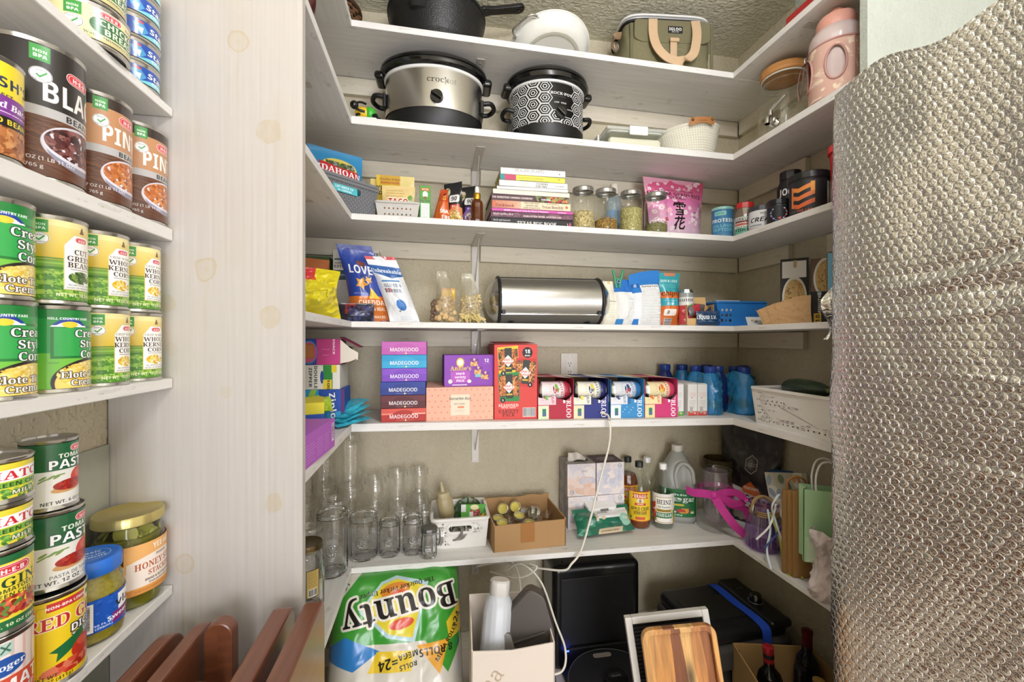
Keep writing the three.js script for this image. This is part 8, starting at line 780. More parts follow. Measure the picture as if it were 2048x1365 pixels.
// big glasses with the pink bow
{ const t = thing('glass_vase', 'smoky olive glass vase behind the iridescent glass jar', 'vase', 1.238, y6(1.24), 1.735); part(t, 'glass', lathe([[0, 0.002], [0.05, 0.002], [0.058, 0.008], [0.062, 0.08], [0.064, 0.24], [0.066, 0.25], [0.0625, 0.25], [0.06, 0.08], [0.05, 0.012], [0, 0.012]], 56), phys(0xa99f6e, 0.06, { transmission: 0.85, thickness: 0 }));
  const j = thing('glass_canister', 'iridescent clear glass canister wearing a pink ribbon bow', 'canister', 1.135, y6(1.135), 1.612), irid = phys(0xf2eef2, 0.05, { transmission: 0.92, thickness: 0, iridescence: 1, iridescenceIOR: 1.6 }); part(j, 'outer_glass', lathe([[0, 0.002], [0.06, 0.001], [0.068, 0.004], [0.07, 0.012], [0.0695, 0.15], [0.066, 0.175], [0.06, 0.2], [0.059, 0.235], [0.062, 0.242]], 64), M.pane); part(j, 'inner_glass', lathe([[0, 0.03], [0.03, 0.032], [0.044, 0.05], [0.05, 0.08], [0.05, 0.16], [0.046, 0.19], [0.046, 0.236]], 56), phys(0xf6eef4, 0.06, { transmission: 0.9, thickness: 0, iridescence: 1, ior: 1.9 })); part(j, 'rim', moved(ring(0.06, 0.002, 48), 0, 0.24, 0, Math.PI / 2), M.pane);
  const rb = phys(0xd03a9c, 0.5, { sheen: 0.4 }), b = thing('ribbon_bow', 'bright pink satin ribbon tied in a bow round the glass canister', 'ribbon', 1.135, y6(1.135) + 0.15, 1.612, deg(-32)); part(b, 'ribbon_band', moved(band(0.071, 0.022, 0, 48), 0, 0.005, 0), rb); part(b, 'knot', moved(ball(0.014, 16, 12).scale(1, 1.1, 0.8), -0.01, 0.008, 0.078), rb);
  strap([[-0.01, 0.008, 0.08], [-0.05, 0.014, 0.09], [-0.09, 0.008, 0.075], [-0.112, 0.012, 0.06]], 0.034, 0.0012, rb, b, 'ribbon_end', 30, [0, 1, 0.2]); strap([[-0.005, 0.008, 0.08], [0.03, 0.03, 0.095], [0.07, 0.03, 0.09], [0.095, 0.0, 0.08], [0.07, -0.012, 0.085], [0.03, 0.0, 0.09], [-0.005, 0.006, 0.082]], 0.03, 0.0012, rb, b, 'bow_loop', 60, [0.1, 1, 0.3]); strap([[-0.008, 0.0, 0.08], [0.02, -0.04, 0.1], [0.06, -0.09, 0.105], [0.1, -0.13, 0.09]], 0.032, 0.0012, rb, b, 'ribbon_tail', 40, [0.8, 0.6, 0.1]); strap([[0.0, 0.004, 0.08], [0.05, -0.02, 0.085], [0.1, -0.04, 0.06], [0.115, -0.085, 0.05]], 0.026, 0.0012, rb, b, 'ribbon_tail', 40, [0.2, 1, 0.4]); }
// pet treat bag, blue box, purple vase, paper bags
{ const PGE = PG4.pr(240, 280, '#24211f', (c, W, H) => { blobs(c, ['#2e2a28', '#1a1817', '#3a3633'], 40, 0, 0, W, H * 0.6, 22, 5); poly(c, '#d9d6cf', [[0, H * 0.58], [W, H * 0.72], [W, H * 0.88], [0, H * 0.76]]); text(c, 'PIG EARS', W * 0.6, H * 0.74, 30, '#1d1a18', { rot: 0.12 }); poly(c, '#e0702f', [[W * 0.42, H * 0.62], [W * 0.56, H * 0.55], [W * 0.72, H * 0.64], [W * 0.7, H * 0.7], [W * 0.42, H * 0.67]]); text(c, "YOUR DOG'S", W * 0.57, H * 0.625, 10, '#fff'); c.strokeStyle = '#c9c6c0'; c.lineWidth = 2; c.beginPath(); for (let k = 0; k < 6; k++) c.lineTo(W * 0.56 + 24 * cos(k * 1.047 + 0.5), H * 0.38 + 26 * sin(k * 1.047 + 0.5)); c.closePath(); c.stroke(); small(c, '#c9c6c0', W * 0.47, H * 0.36, 44, 12, 2, 3); rect(c, '#8f887c', 0, H * 0.86, W, H * 0.14); });
  const m = solo('treat_bag', 'large black dog treat bag with a pale band leaning in the corner', 'bag', pouch({ w: 0.25, h: 0.405, d: 0.05, R: PGE, B: sw4('#24211f'), seed: 17, wr: 0.009 }), bag4, 1.3, y6(1.3), 1.63, deg(-62)); m.rotation.x = -0.05;
  const BX = PG4.pr(130, 260, '#2a62a8', (c, W, H) => { rect(c, '#1c1d22', W * 0.7, 0, W * 0.3, H * 0.7); text(c, 'GAMING', W * 0.85, H * 0.2, 22, '#e6e8ea', { rot: 1.57 }); barcode(c, W * 0.4, H * 0.42, 44, 60, 5); });
  carton('gift_box', 'tall blue box standing between the black treat bag and the purple vase', 0.08, 0.262, 0.055, { front: BX, all: sw4('#255a9c') }, 1.325, y6(1.325), 1.475, deg(-30));
  const t = thing('purple_vase', 'ribbed purple glass vase with twine neck and rope handle', 'vase', 1.2, LV[5].R, 1.425), pv = phys(0xdfc8f2, 0.06, { transmission: 0.95, thickness: 0, ior: 1.7 }); const g = new THREE.LatheGeometry([[0, 0.002], [0.052, 0.002], [0.062, 0.012], [0.064, 0.04], [0.058, 0.09], [0.046, 0.13], [0.042, 0.145], [0.045, 0.165], [0.048, 0.17]].map((p) => V2(p[0] || 0.00001, p[1])), 120), p = g.attributes.position; for (let i = 0; i < p.count; i++) { const a = atan2(p.getX(i), p.getZ(i)), k = p.getY(i) < 0.13 ? 1 + 0.025 * cos(a * 24 + p.getY(i) * 8) : 1; p.setX(i, p.getX(i) * k); p.setZ(i, p.getZ(i) * k); } g.computeVertexNormals(); part(t, 'ribbed_glass', g, pv); part(t, 'base_stain', moved(cyl(0.05, 0.05, 0.012, 32), 0, 0.01, 0), phys(0x8f4f9c, 0.2, { transmission: 0.5, thickness: 0 })); part(t, 'lip', moved(ring(0.048, 0.0025, 40), 0, 0.169, 0, Math.PI / 2), phys(0x8f3f8c, 0.1, { transmission: 0.5, thickness: 0 }));
  const tw = std(0xa98a5c, 0.9); for (const y of [0.13, 0.137, 0.144]) part(t, 'twine', moved(ring(0.0475, 0.003, 40, 6), 0, y, 0, Math.PI / 2), tw); part(t, 'rope_handle', tube([[-0.048, 0.14, 0.02], [-0.072, 0.16, 0.03], [-0.06, 0.195, 0.03], [-0.02, 0.2, 0.025], [0.02, 0.175, 0.03]], 0.006, 40, 8), tw); part(t, 'handle_clasp', tube([[-0.052, 0.138, 0.02], [-0.07, 0.155, 0.03], [-0.068, 0.178, 0.03]], 0.008, 16, 10), M.tin);
  // raffia
  const rc = [0xd6e6f0, 0xb5c94a, 0xf2f2ee, 0xa9b83c, 0x2a3a7a, 0xdfe6e8]; const ra = thing('raffia_ribbons', 'bunch of thin blue, white and lime paper ribbons spilling over the shelf edge', 'ribbon', 1.17, LV[5].R, 1.335), R = rng(8);
  [[[0.012, 0.16, -0.05], [-0.02, 0.11, 0], [-0.05, 0.05, 0.02], [-0.06, 0.002, 0.05]], [[0.02, 0.15, -0.05], [0.0, 0.08, 0.02], [-0.02, 0.02, 0.06], [-0.035, 0.002, 0.1]], [[0.02, 0.19, -0.02], [-0.03, 0.13, 0.01], [-0.075, 0.08, 0.0]], [[0.03, 0.16, 0.0], [0.01, 0.07, 0.05], [-0.005, 0.003, 0.12]], [[0.02, 0.12, 0.01], [-0.03, 0.085, 0.02], [-0.06, 0.06, 0.02]], [[0.03, 0.2, 0.0], [0.0, 0.24, 0.02], [-0.03, 0.2, 0.02], [-0.01, 0.15, 0.01], [0.0, 0.08, 0.03]], [[0.03, 0.14, 0.02], [0.02, 0.06, 0.06], [0.01, 0.003, 0.11]]].forEach((pts, i) => strap(pts, 0.006, 0.0006, std(rc[i % 6], 0.6), ra, 'ribbon_strand', 26, [1, 0.1, 0.6]));
  const kb = std(0xa57c46, 0.85, { bumpMap: rep(fine, 6), bumpScale: 0.0004 }); ['kraft paper bag standing at the front of the folded bag row', 'second folded kraft paper bag in the row', 'third folded kraft paper bag, deepest in the row'].forEach((l, i) => { const t = thing('paper_bag', l, 'bag', 1.188 - i * 0.006, LV[5].R, 1.222 + i * 0.0145, deg(-14 + i), 'folded kraft paper bags'); part(t, 'bag_panel', bx(0.092, 0.28 - i * 0.004, 0.012, 0.003, 0, 0.14, 0, 2), kb); part(t, 'fold_flap', bx(0.09, 0.1, 0.002, 0.0008, 0, 0.055, 0.0074), kb); for (const s of [-1, 1]) if (i === 2) part(t, 'cord_handle', tube([[s * 0.03, 0.27, 0], [s * 0.028, 0.305, 0], [0, 0.32, 0], [-s * 0.01, 0.3, 0]], 0.004, 20, 6), std(0x9a6a34, 0.8)); });
  const gm = std(0xa9cf9e, 0.7), gb = thing('gift_bag', 'pale green paper gift bag with white cord handles', 'bag', 1.203, LV[5].R + 0.088, 1.172, deg(-32)); 
  part(gb, 'front_panel', moved(bx(0.13, 0.225, 0.0015, 0.0006, 0, 0.1125, 0.05), 0, 0, 0, 0.02), gm); part(gb, 'back_panel', bx(0.13, 0.225, 0.0015, 0.0006, 0, 0.1125, -0.002), gm); for (const s of [-1, 1]) { part(gb, 'gusset', moved(bx(0.0012, 0.222, 0.034, 0.0004), s * 0.061, 0.1125, 0.036, 0, s * 0.5), gm); part(gb, 'gusset', moved(bx(0.0012, 0.222, 0.03, 0.0004), s * 0.061, 0.1125, 0.01, 0, -s * 0.5), gm); } part(gb, 'folded_base', moved(extrude(outline([[-0.06, 0], [0.06, 0], [0.06, 0.075], [-0.06, 0.075]]), 0.001, 0), 0, 0.003, 0.053, 0.02), std(0xc4dcc0, 0.7)); part(gb, 'fold_line', moved(bx(0.14, 0.002, 0.001, 0.0003), 0, 0.04, 0.0556, 0.02, 0, 0.55), std(0xe2eedd, 0.7));
  for (const z of [0.048, 0.002]) part(gb, 'cord_handle', tube([[-0.032, 0.2, z], [-0.034, 0.26, z], [-0.02, 0.305, z], [0.012, 0.308, z], [0.03, 0.265, z], [0.03, 0.2, z]], 0.003, 40, 8), std(0xe9e8e4, 0.6));
  const gs = thing('gift_bag', 'glossy deep green bag squeezed between the pale green bag and the foil', 'bag', 1.29, LV[5].R, 1.17, deg(-50)); part(gs, 'bag_panel', pouch({ w: 0.12, h: 0.23, d: 0.05, R: sw4('#2f9a4a'), seed: 5, wr: 0.006, foot: 0 }), bag4);
  const FL = PG4.pr(120, 130, '#b9b6a6', (c, W, H) => { blobs(c, ['#dcd9cc', '#cfccc0', '#e6e4d9'], 14, 0, 0, W, H, 18, 3); blobs(c, ['#6a7a5a', '#53624a', '#8a97a6'], 26, 0, 0, W, H, 9, 6); }); solo('gift_bag', 'floral paper gift bag peeking out above the kraft bags', 'bag', pouch({ w: 0.13, h: 0.29, d: 0.03, R: FL, seed: 6, wr: 0.003, foot: 0 }), card4, 1.285, LV[5].R, 1.36, deg(-44)).rotation.z = deg(8);
  const cr = std(0xd6c9c6, 0.55); const wg = sheet(40, 50, (s, q) => { const n = fbm(N1, s * 3, q * 3, 1.7, 4) - 0.45, a = (s - 0.5) * 2.6; return [sin(a) * (0.05 + n * 0.05), q * 0.2 + 0.012 * N2(s * 7, 2) * q, cos(a) * (0.05 + n * 0.07) + 0.02 * sin(q * 9)]; }); solo('tissue_paper', 'crumpled pale pink tissue paper on the lowest side shelf next to the foil', 'tissue paper', wg, cr, 1.168, LV[5].R + 0.001, 1.12, deg(-55)); }
// white extension cord
{ const cw = std(0xe6e0d2, 0.5), c = thing('extension_cord', 'white extension cord hanging from the fifth shelf and looping under the lowest', 'cord', 0, 0, 0); part(c, 'cord', tube([[0.612, 1.15, -1.47], [0.614, 1.118, -1.462], [0.61, 1.06, -1.466], [0.59, 0.98, -1.47], [0.57, 0.9, -1.475], [0.545, 0.8, -1.478], [0.51, 0.69, -1.478], [0.475, 0.648, -1.476], [0.45, 0.62, -1.49], [0.37, 0.6, -1.56], [0.3, 0.6, -1.6], [0.22, 0.6, -1.62], [0.15, 0.605, -1.6]], 0.0038, 140, 10), cw); part(c, 'cord', tube([[0.614, 1.15, -1.47], [0.62, 1.165, -1.5], [0.6, 1.172, -1.52]], 0.0036, 20, 8), cw);
  part(c, 'cord', tube([[0.15, 0.605, -1.6], [0.2, 0.63, -1.58], [0.27, 0.63, -1.57], [0.3, 0.58, -1.55], [0.285, 0.5, -1.4], [0.28, 0.46, -1.35]], 0.0036, 60, 8), cw); part(c, 'cord', tube([[0.25, 0.6, -1.56], [0.31, 0.625, -1.55], [0.37, 0.58, -1.5], [0.395, 0.5, -1.4], [0.41, 0.45, -1.34], [0.39, 0.415, -1.3], [0.33, 0.42, -1.28]], 0.0036, 70, 8), cw); part(c, 'cord', tube([[0.2, 0.58, -1.6], [0.3, 0.575, -1.55], [0.36, 0.62, -1.52], [0.34, 0.63, -1.54]], 0.0036, 40, 8), cw); }
// ---------------------------------------------------------------- on the floor of the pantry
const FY = 0.16;
{ const BN = PG4.pr(520, 620, '#d9d3c6', (c, W, H) => { // face of the paper towel pack, its top edge first
    c.fillStyle = '#3f9a34'; c.beginPath(); c.moveTo(W * 0.26, 0); c.lineTo(W, 0); c.lineTo(W, H * 0.45); c.lineTo(W * 0.86, H * 0.62); c.lineTo(W * 0.7, H * 0.44); c.quadraticCurveTo(W * 0.3, H * 0.42, 0, H * 0.4); c.lineTo(0, H * 0.26); c.closePath(); c.fill(); text(c, 'LONG', W * 0.1, H * 0.12, 26, '#3a5a34', { rot: 2.2 });
    c.save(); c.translate(W * 0.52, H * 0.24); c.rotate(-0.12); poly(c, '#b9d6dc', [[-150, -20], [-60, -100], [0, -110], [120, -60], [40, 130], [-60, 90]]); poly(c, '#e6d23a', [[-136, -20], [-56, -90], [0, -98], [104, -50], [34, 112], [-50, 80]]); oval(c, '#e08a2f', -10, -60, 56, 26); oval(c, '#d9502f', 0, -44, 34, 14); oval(c, '#d9502f', 0, 56, 46, 18); c.rotate(Math.PI); text(c, 'Bounty', -6, -2, 122, '#17120f', { f: 'serif', sx: 1.0, st: '#efe9dc', lw: 16, skew: 0.12 }); text(c, 'The Quicker Picker Upper', 0, 66, 22, '#17120f', { f: 'serif' }); c.restore();
    poly(c, '#2f7fc6', [[0, H * 0.42], [W * 0.14, H * 0.36], [W * 0.38, H * 0.46], [W * 0.2, H * 0.54], [0, H * 0.48]]); poly(c, '#e8c62f', [[W * 0.36, H * 0.46], [W * 0.62, H * 0.48], [W * 0.6, H * 0.58], [W * 0.3, H * 0.56]]); text(c, '=24', W * 0.44, H * 0.53, 44, '#1b1813', { rot: 3.0 }); text(c, 'MEGA', W * 0.58, H * 0.5, 26, '#1b1813', { rot: 3.0 }); text(c, 'ROLLS', W * 0.58, H * 0.55, 22, '#1b1813', { rot: 3.0 });
    poly(c, '#e9a52c', [[W * 0.64, H * 0.46], [W * 0.88, H * 0.45], [W * 0.8, H * 0.62]]); text(c, '8 ROLLS', W * 0.78, H * 0.5, 34, '#1b1813', { rot: 3.1 }); poly(c, '#e8c62f', [[W * 0.86, H * 0.36], [W, H * 0.24], [W, H * 0.42], [W * 0.88, H * 0.46]]); text(c, '=24', W * 0.94, H * 0.36, 34, '#1b1813', { rot: -1.0 }); text(c, 'MEGA ROLLS', W * 0.86, H * 0.47, 22, '#1b1813', { rot: -0.9 });
    poly(c, '#e8d22f', [[W * 0.12, H * 0.64], [W * 0.34, H * 0.62], [W * 0.34, H * 0.78], [W * 0.1, H * 0.8]]); text(c, '=24', W * 0.24, H * 0.69, 46, '#1b1813'); text(c, 'Regular', W * 0.22, H * 0.75, 16, '#1b1813'); text(c, 'Rolls', W * 0.21, H * 0.78, 16, '#1b1813'); oval(c, '#e9e6df', W * 0.05, H * 0.7, 36, 44); text(c, 'MEGA', W * 0.05, H * 0.69, 26, '#1b1813'); text(c, 'ROLLS', W * 0.05, H * 0.74, 24, '#1b1813'); poly(c, '#2f7fc6', [[W * 0.34, H * 0.66], [W * 0.5, H * 0.78], [W * 0.3, H * 0.8]]);
    c.save(); c.translate(W * 0.62, H * 0.84); c.rotate(-1.1); poly(c, '#cfe2e4', [[-90, -44], [90, -50], [96, 40], [-84, 44]]); poly(c, '#d9c63a', [[-80, -34], [80, -40], [84, 30], [-74, 34]]); text(c, 'Bounty', 0, 0, 66, '#17120f', { f: 'serif', st: '#efe9dc', lw: 10 }); c.restore(); poly(c, '#3f9a34', [[W * 0.8, H * 0.86], [W, H * 0.7], [W, H], [W * 0.76, H]]); });
  const t = thing('paper_towel_pack', 'big plastic wrapped paper towel pack with upside down green and yellow print', 'pack', -0.118, FY, 1.42, deg(4)); const W = 0.42, Hh = 0.5, D = 0.24, film = PG4.mat('bag');
  const face = sheet(60, 70, (s, q) => { const e = pow(1 - pow(abs(2 * s - 1), 5), 0.5), k = pow(max(0, 1 - pow(abs(2 * q - 1), 7)), 0.5), rolls = 0.012 * abs(sin(s * Math.PI * 3)) + 0.01 * abs(sin(q * Math.PI * 2)), n = (fbm(N1, s * 4, q * 4, 2, 4) - 0.45) * 0.022; return [(s - 0.5) * W, q * Hh, D / 2 * e * k + (rolls + n) * e * k]; }), back = sheet(16, 16, (s, q) => { const e = pow(1 - pow(abs(2 * s - 1), 5), 0.5), k = pow(max(0, 1 - pow(abs(2 * q - 1), 7)), 0.5); return [(0.5 - s) * W, q * Hh, -D / 2 * e * k]; });
  const lean = (g) => { g.rotateX(deg(-26)); g.translate(0, 0.04, 0.06); return g; }; part(t, 'printed_wrap', lean(uvTo(face, BN)), film); part(t, 'wrap_back', lean(uvTo(back, sw4('#cfd6c8'))), film); }
{ // white box of gadgets
  const bm = std(0xdfd3c6, 0.7), t = thing('cardboard_box', 'tall white cardboard box crammed with a spray bottle and gadgets', 'box', 0.214, FY, 1.262, deg(-3)), W = 0.226, D = 0.22, H = 0.455; const wl = (pts, z, ry) => { const g = extrude(outline(pts), 0.003, 0.0004); g.translate(0, 0, z - 0.003); g.rotateY(ry); part(t, 'box_wall', boxUV(g, 2), bm); }; wl([[-W / 2, 0], [W / 2, 0], [W / 2, H], [-W * 0.02, H - 0.012], [-W / 2, H - 0.006]], D / 2, 0); wl([[-W / 2, 0], [W / 2, 0], [W / 2, H + 0.02], [-W / 2, H + 0.015]], D / 2, Math.PI); wl([[-D / 2, 0], [D / 2, 0], [D / 2, H], [0, H + 0.012], [-D / 2, H]], W / 2, Math.PI / 2); wl([[-D / 2, 0], [D / 2, 0], [D / 2, H], [0, H + 0.02], [-D / 2, H]], W / 2, -Math.PI / 2); part(t, 'box_floor', bx(W, 0.003, D, 0.001, 0, 0.0015, 0), bm);
  const PR = PG4.pr(160, 120, '#dfd3c6', (c, Wc, Hc) => { text(c, 'na', Wc * 0.3, Hc * 0.6, 60, '#b5a48c', { f: 'serif', w: '', rot: -0.9 }); }); part(t, 'box_print', uvTo(moved(new THREE.PlaneGeometry(0.15, 0.11), -0.03, H - 0.075, D / 2 + 0.0008), PR), card4);
  const sp = thing('spray_bottle', 'tall white plastic bottle leaning out of the white box', 'bottle', 0.152, 0.43, 1.205); sp.scale.setScalar(1.15); sp.rotation.set(deg(-12), 0, deg(-7)); part(sp, 'bottle', lathe([[0, 0], [0.034, 0], [0.037, 0.006], [0.037, 0.2], [0.034, 0.222], [0.027, 0.235], [0.021, 0.24]], 40), phys(0xd9dde2, 0.35, { transmission: 0.2, thickness: 0 })); part(sp, 'cap', lathe([[0.023, 0.236], [0.026, 0.24], [0.026, 0.268], [0.022, 0.272], [0, 0.272]], 32), std(0xd0ccc6, 0.45)); part(sp, 'measure_marks', moved(bx(0.003, 0.14, 0.001, 0.0003), 0.0335, 0.12, 0.016), M.black);
  const gd = thing('gadget_case', 'dark gray plastic case with a ridged lid standing in the white box', 'case', 0.258, 0.375, 1.215, deg(-14)); gd.scale.setScalar(1.12); const s = outline([[-0.06, 0], [0.06, 0], [0.066, 0.2], [0.04, 0.285], [0.005, 0.3], [-0.05, 0.24]], 0.012), dk = std(0x4d4742, 0.42, { metalness: 0.3 }); const g1 = extrude(s, 0.035, 0.006); part(gd, 'case_shell', g1, dk); const rim = s.getPoints(10).map((p) => [p.x, p.y, 0.036]); part(gd, 'case_rim', tube(rim, 0.004, 120, 8, true), std(0x8a837a, 0.35, { metalness: 0.5 })); for (const y of [0.09, 0.14, 0.19]) part(gd, 'ridge', moved(bx(0.1, 0.008, 0.006, 0.003), 0, y, 0.042, 0, 0, 0.35), dk); part(gd, 'latch', moved(bx(0.05, 0.028, 0.02, 0.005), 0.04, 0.05, 0.03, 0, 0, 0.7), dk); gd.rotation.x = deg(-10);
  const g2 = thing('gray_tray', 'gray plastic corner piece in front of the dark case inside the white box', 'tray', 0.205, 0.42, 1.2, deg(-5)); part(g2, 'tray', extrude(outline([[-0.02, 0], [0.06, 0], [0.07, 0.05], [0.03, 0.085], [0.0, 0.19], [-0.02, 0.19]], 0.01), 0.02, 0.004), std(0x77736e, 0.35)); g2.rotation.x = deg(-8); const bc = thing('black_cable', 'thin black cable hanging over the box side', 'cable', 0, 0, 0); part(bc, 'cable', tube([[0.29, 0.56, -1.3], [0.33, 0.545, -1.27], [0.355, 0.48, -1.3], [0.38, 0.36, -1.36], [0.4, 0.2, -1.4]], 0.0035, 40, 8), M.black);
  const ad = thing('cable_bundle', 'coil of silver and black cables at the box side', 'cable', 0.295, 0.47, 1.28); for (let i = 0; i < 5; i++) part(ad, 'cable', tube([[-0.008 + i * 0.004, 0, 0], [0.004 * i, 0.06, 0.03 + 0.006 * i], [0.012, 0.02, 0.07], [0.0, -0.05, 0.08 + 0.004 * i]], 0.0028, 30, 6), i % 2 ? M.black : M.zinc); }
{ // robot vacuum and its dock
  const t = thing('vacuum_dock', 'black robot vacuum charging tower with a blue status light', 'vacuum dock', 0.628, FY, 1.705), bk = phys(0x0d0d0f, 0.3, { clearcoat: 0.3 }); part(t, 'tower', bx(0.36, 0.4, 0.17, 0.025, 0, 0.2, 0, 4), bk); part(t, 'front_panel', bx(0.3, 0.26, 0.006, 0.004, 0, 0.225, 0.086), std(0x121214, 0.5)); part(t, 'bin_recess', bx(0.26, 0.07, 0.01, 0.006, 0, 0.05, 0.086), std(0x050505, 0.7)); part(t, 'dock_ramp', bx(0.3, 0.018, 0.1, 0.006, 0, 0.009, 0.13), std(0x101012, 0.5));
  part(t, 'status_light', moved(new THREE.CapsuleGeometry(0.0028, 0.008, 4, 10), -0.125, 0.078, 0.091, 0, 0, Math.PI / 2), std(0x2030ff, 0.4, { emissive: 0x3a5cff, emissiveIntensity: 6 })); const SK = PG4.pr(90, 26, '#0e0e10', (c, W, H) => text(c, 'Shark', W / 2, H / 2, 22, '#8f8d88')); part(t, 'logo', uvTo(moved(new THREE.PlaneGeometry(0.055, 0.015), -0.11, 0.4006, 0.045, -Math.PI / 2), SK), PG4.mat('matte'));
  const pl = new THREE.PointLight(0x3a5cff, 0.004); pl.position.set(0.503, FY + 0.078, -1.6); pl.castShadow = true; pl.name = 'status_glow'; scene.add(pl);
  const r = thing('robot_vacuum', 'round black robot vacuum parked in front of its dock', 'robot vacuum', 0.62, FY, 1.43); const rm = std(0x1c1c1f, 0.6); part(r, 'disc', lathe([[0, 0.01], [0.16, 0.01], [0.168, 0.02], [0.168, 0.075], [0.162, 0.086], [0.15, 0.09], [0, 0.091]], 72), rm); part(r, 'bumper_line', moved(ring(0.163, 0.0015, 72, 6), 0, 0.086, 0, Math.PI / 2), std(0x55534f, 0.5)); part(r, 'turret', lathe([[0, 0.11], [0.038, 0.11], [0.042, 0.106], [0.042, 0.09]], 40), std(0x111113, 0.4)); part(r, 'button_plate', moved(extrude(rrect(0.07, 0.02, 0.01), 0.001, 0.0005), 0.0, 0.0908, -0.125, -Math.PI / 2), std(0x8f857a, 0.5)); const L2 = PG4.pr(90, 40, '#131315', (c, W, H) => { text(c, 'Shark', W / 2, H * 0.6, 22, '#7a7874'); small(c, '#7a7874', 18, 4, 50, 8, 1, 3); }); part(r, 'turret_print', uvTo(moved(new THREE.PlaneGeometry(0.05, 0.022), 0, 0.1104, 0.0, -Math.PI / 2), L2), PG4.mat('matte')); part(r, 'wheels', join([-0.1, 0.1].map((x) => moved(cyl(0.03, 0.03, 0.02, 20), x, 0.03, 0, 0, 0, Math.PI / 2))), M.black); }
{ // framed grille with wooden board
  const t = thing('framed_grille', 'white framed panel with black ribs leaning behind the wooden tray', 'frame', 0.725, FY + 0.002, 1.13, deg(-12)), W = 0.25, H = 0.465, wm = std(0xcfccc4, 0.5); const g = new THREE.Group(); g.name = 'panel'; g.rotation.set(deg(-9), 0, deg(7)); t.add(g); for (const s of [-1, 1]) { part(g, 'frame_side', bx(0.02, H, 0.022, 0.002, s * (W / 2 - 0.01), H / 2, 0), wm); part(g, 'frame_rail', bx(W - 0.04, 0.02, 0.022, 0.002, 0, s > 0 ? H - 0.01 : 0.01, 0), wm); } part(g, 'backing', bx(W - 0.04, H - 0.04, 0.004, 0.001, 0, H / 2, -0.006), M.black); const ribs = []; for (let i = 0; i < 40; i++) ribs.push(bx(W - 0.04, 0.005, 0.006, 0.0015, 0, 0.03 + i * 0.0108, -0.002)); for (const q of ribs) part(g, 'rib', q, M.blackMatte);
  const wd = tex(512, 512, (u, v) => { const strip = floor(u * 6 + 0.35 * sin(v * 3 + floor(u * 6))), base = [[214, 160, 92], [201, 140, 72], [132, 76, 36], [220, 172, 104], [196, 132, 70], [150, 90, 44]][((strip % 6) + 6) % 6], g = fbm(N1, u * 3, v * 0.6, 8, 4), kn = Math.exp(-(pow((u - 0.6) * 18, 2) + pow((v - 0.7) * 12, 2))) + Math.exp(-(pow((u - 0.82) * 22, 2) + pow((v - 0.5) * 16, 2))), k = 0.78 + 0.4 * g - 0.5 * kn; return base.map((c) => c * k); });
  const m = phys(0xffffff, 0.4, { map: wd }), b = thing('wooden_tray', 'striped acacia wood serving tray with raised rounded rim', 'tray', 0.717, FY + 0.022, 1.085, deg(-12)), q = new THREE.Group(); q.name = 'tray'; q.rotation.set(deg(-8), 0, deg(6)); b.add(q); const TW = 0.205, TH = 0.44; const pl = extrude(rrect(TW, TH, 0.03), 0.006, 0.002); const uv = pl.attributes.uv, pp = pl.attributes.position; for (let i = 0; i < uv.count; i++) uv.setXY(i, pp.getX(i) / TW + 0.5, pp.getY(i) / TH + 0.5); part(q, 'tray_floor', pl.translate(0, TH / 2, 0), m); const rs = rrect(TW, TH, 0.03); rs.holes.push(new THREE.Path(rrect(TW - 0.022, TH - 0.022, 0.022).getPoints(8))); const rg = extrude(rs, 0.014, 0.003), ru = rg.attributes.uv, rp = rg.attributes.position; for (let i = 0; i < ru.count; i++) ru.setXY(i, rp.getX(i) / TW + 0.5, rp.getY(i) / TH + 0.5); part(q, 'tray_rim', rg.translate(0, TH / 2, 0.004), m); }
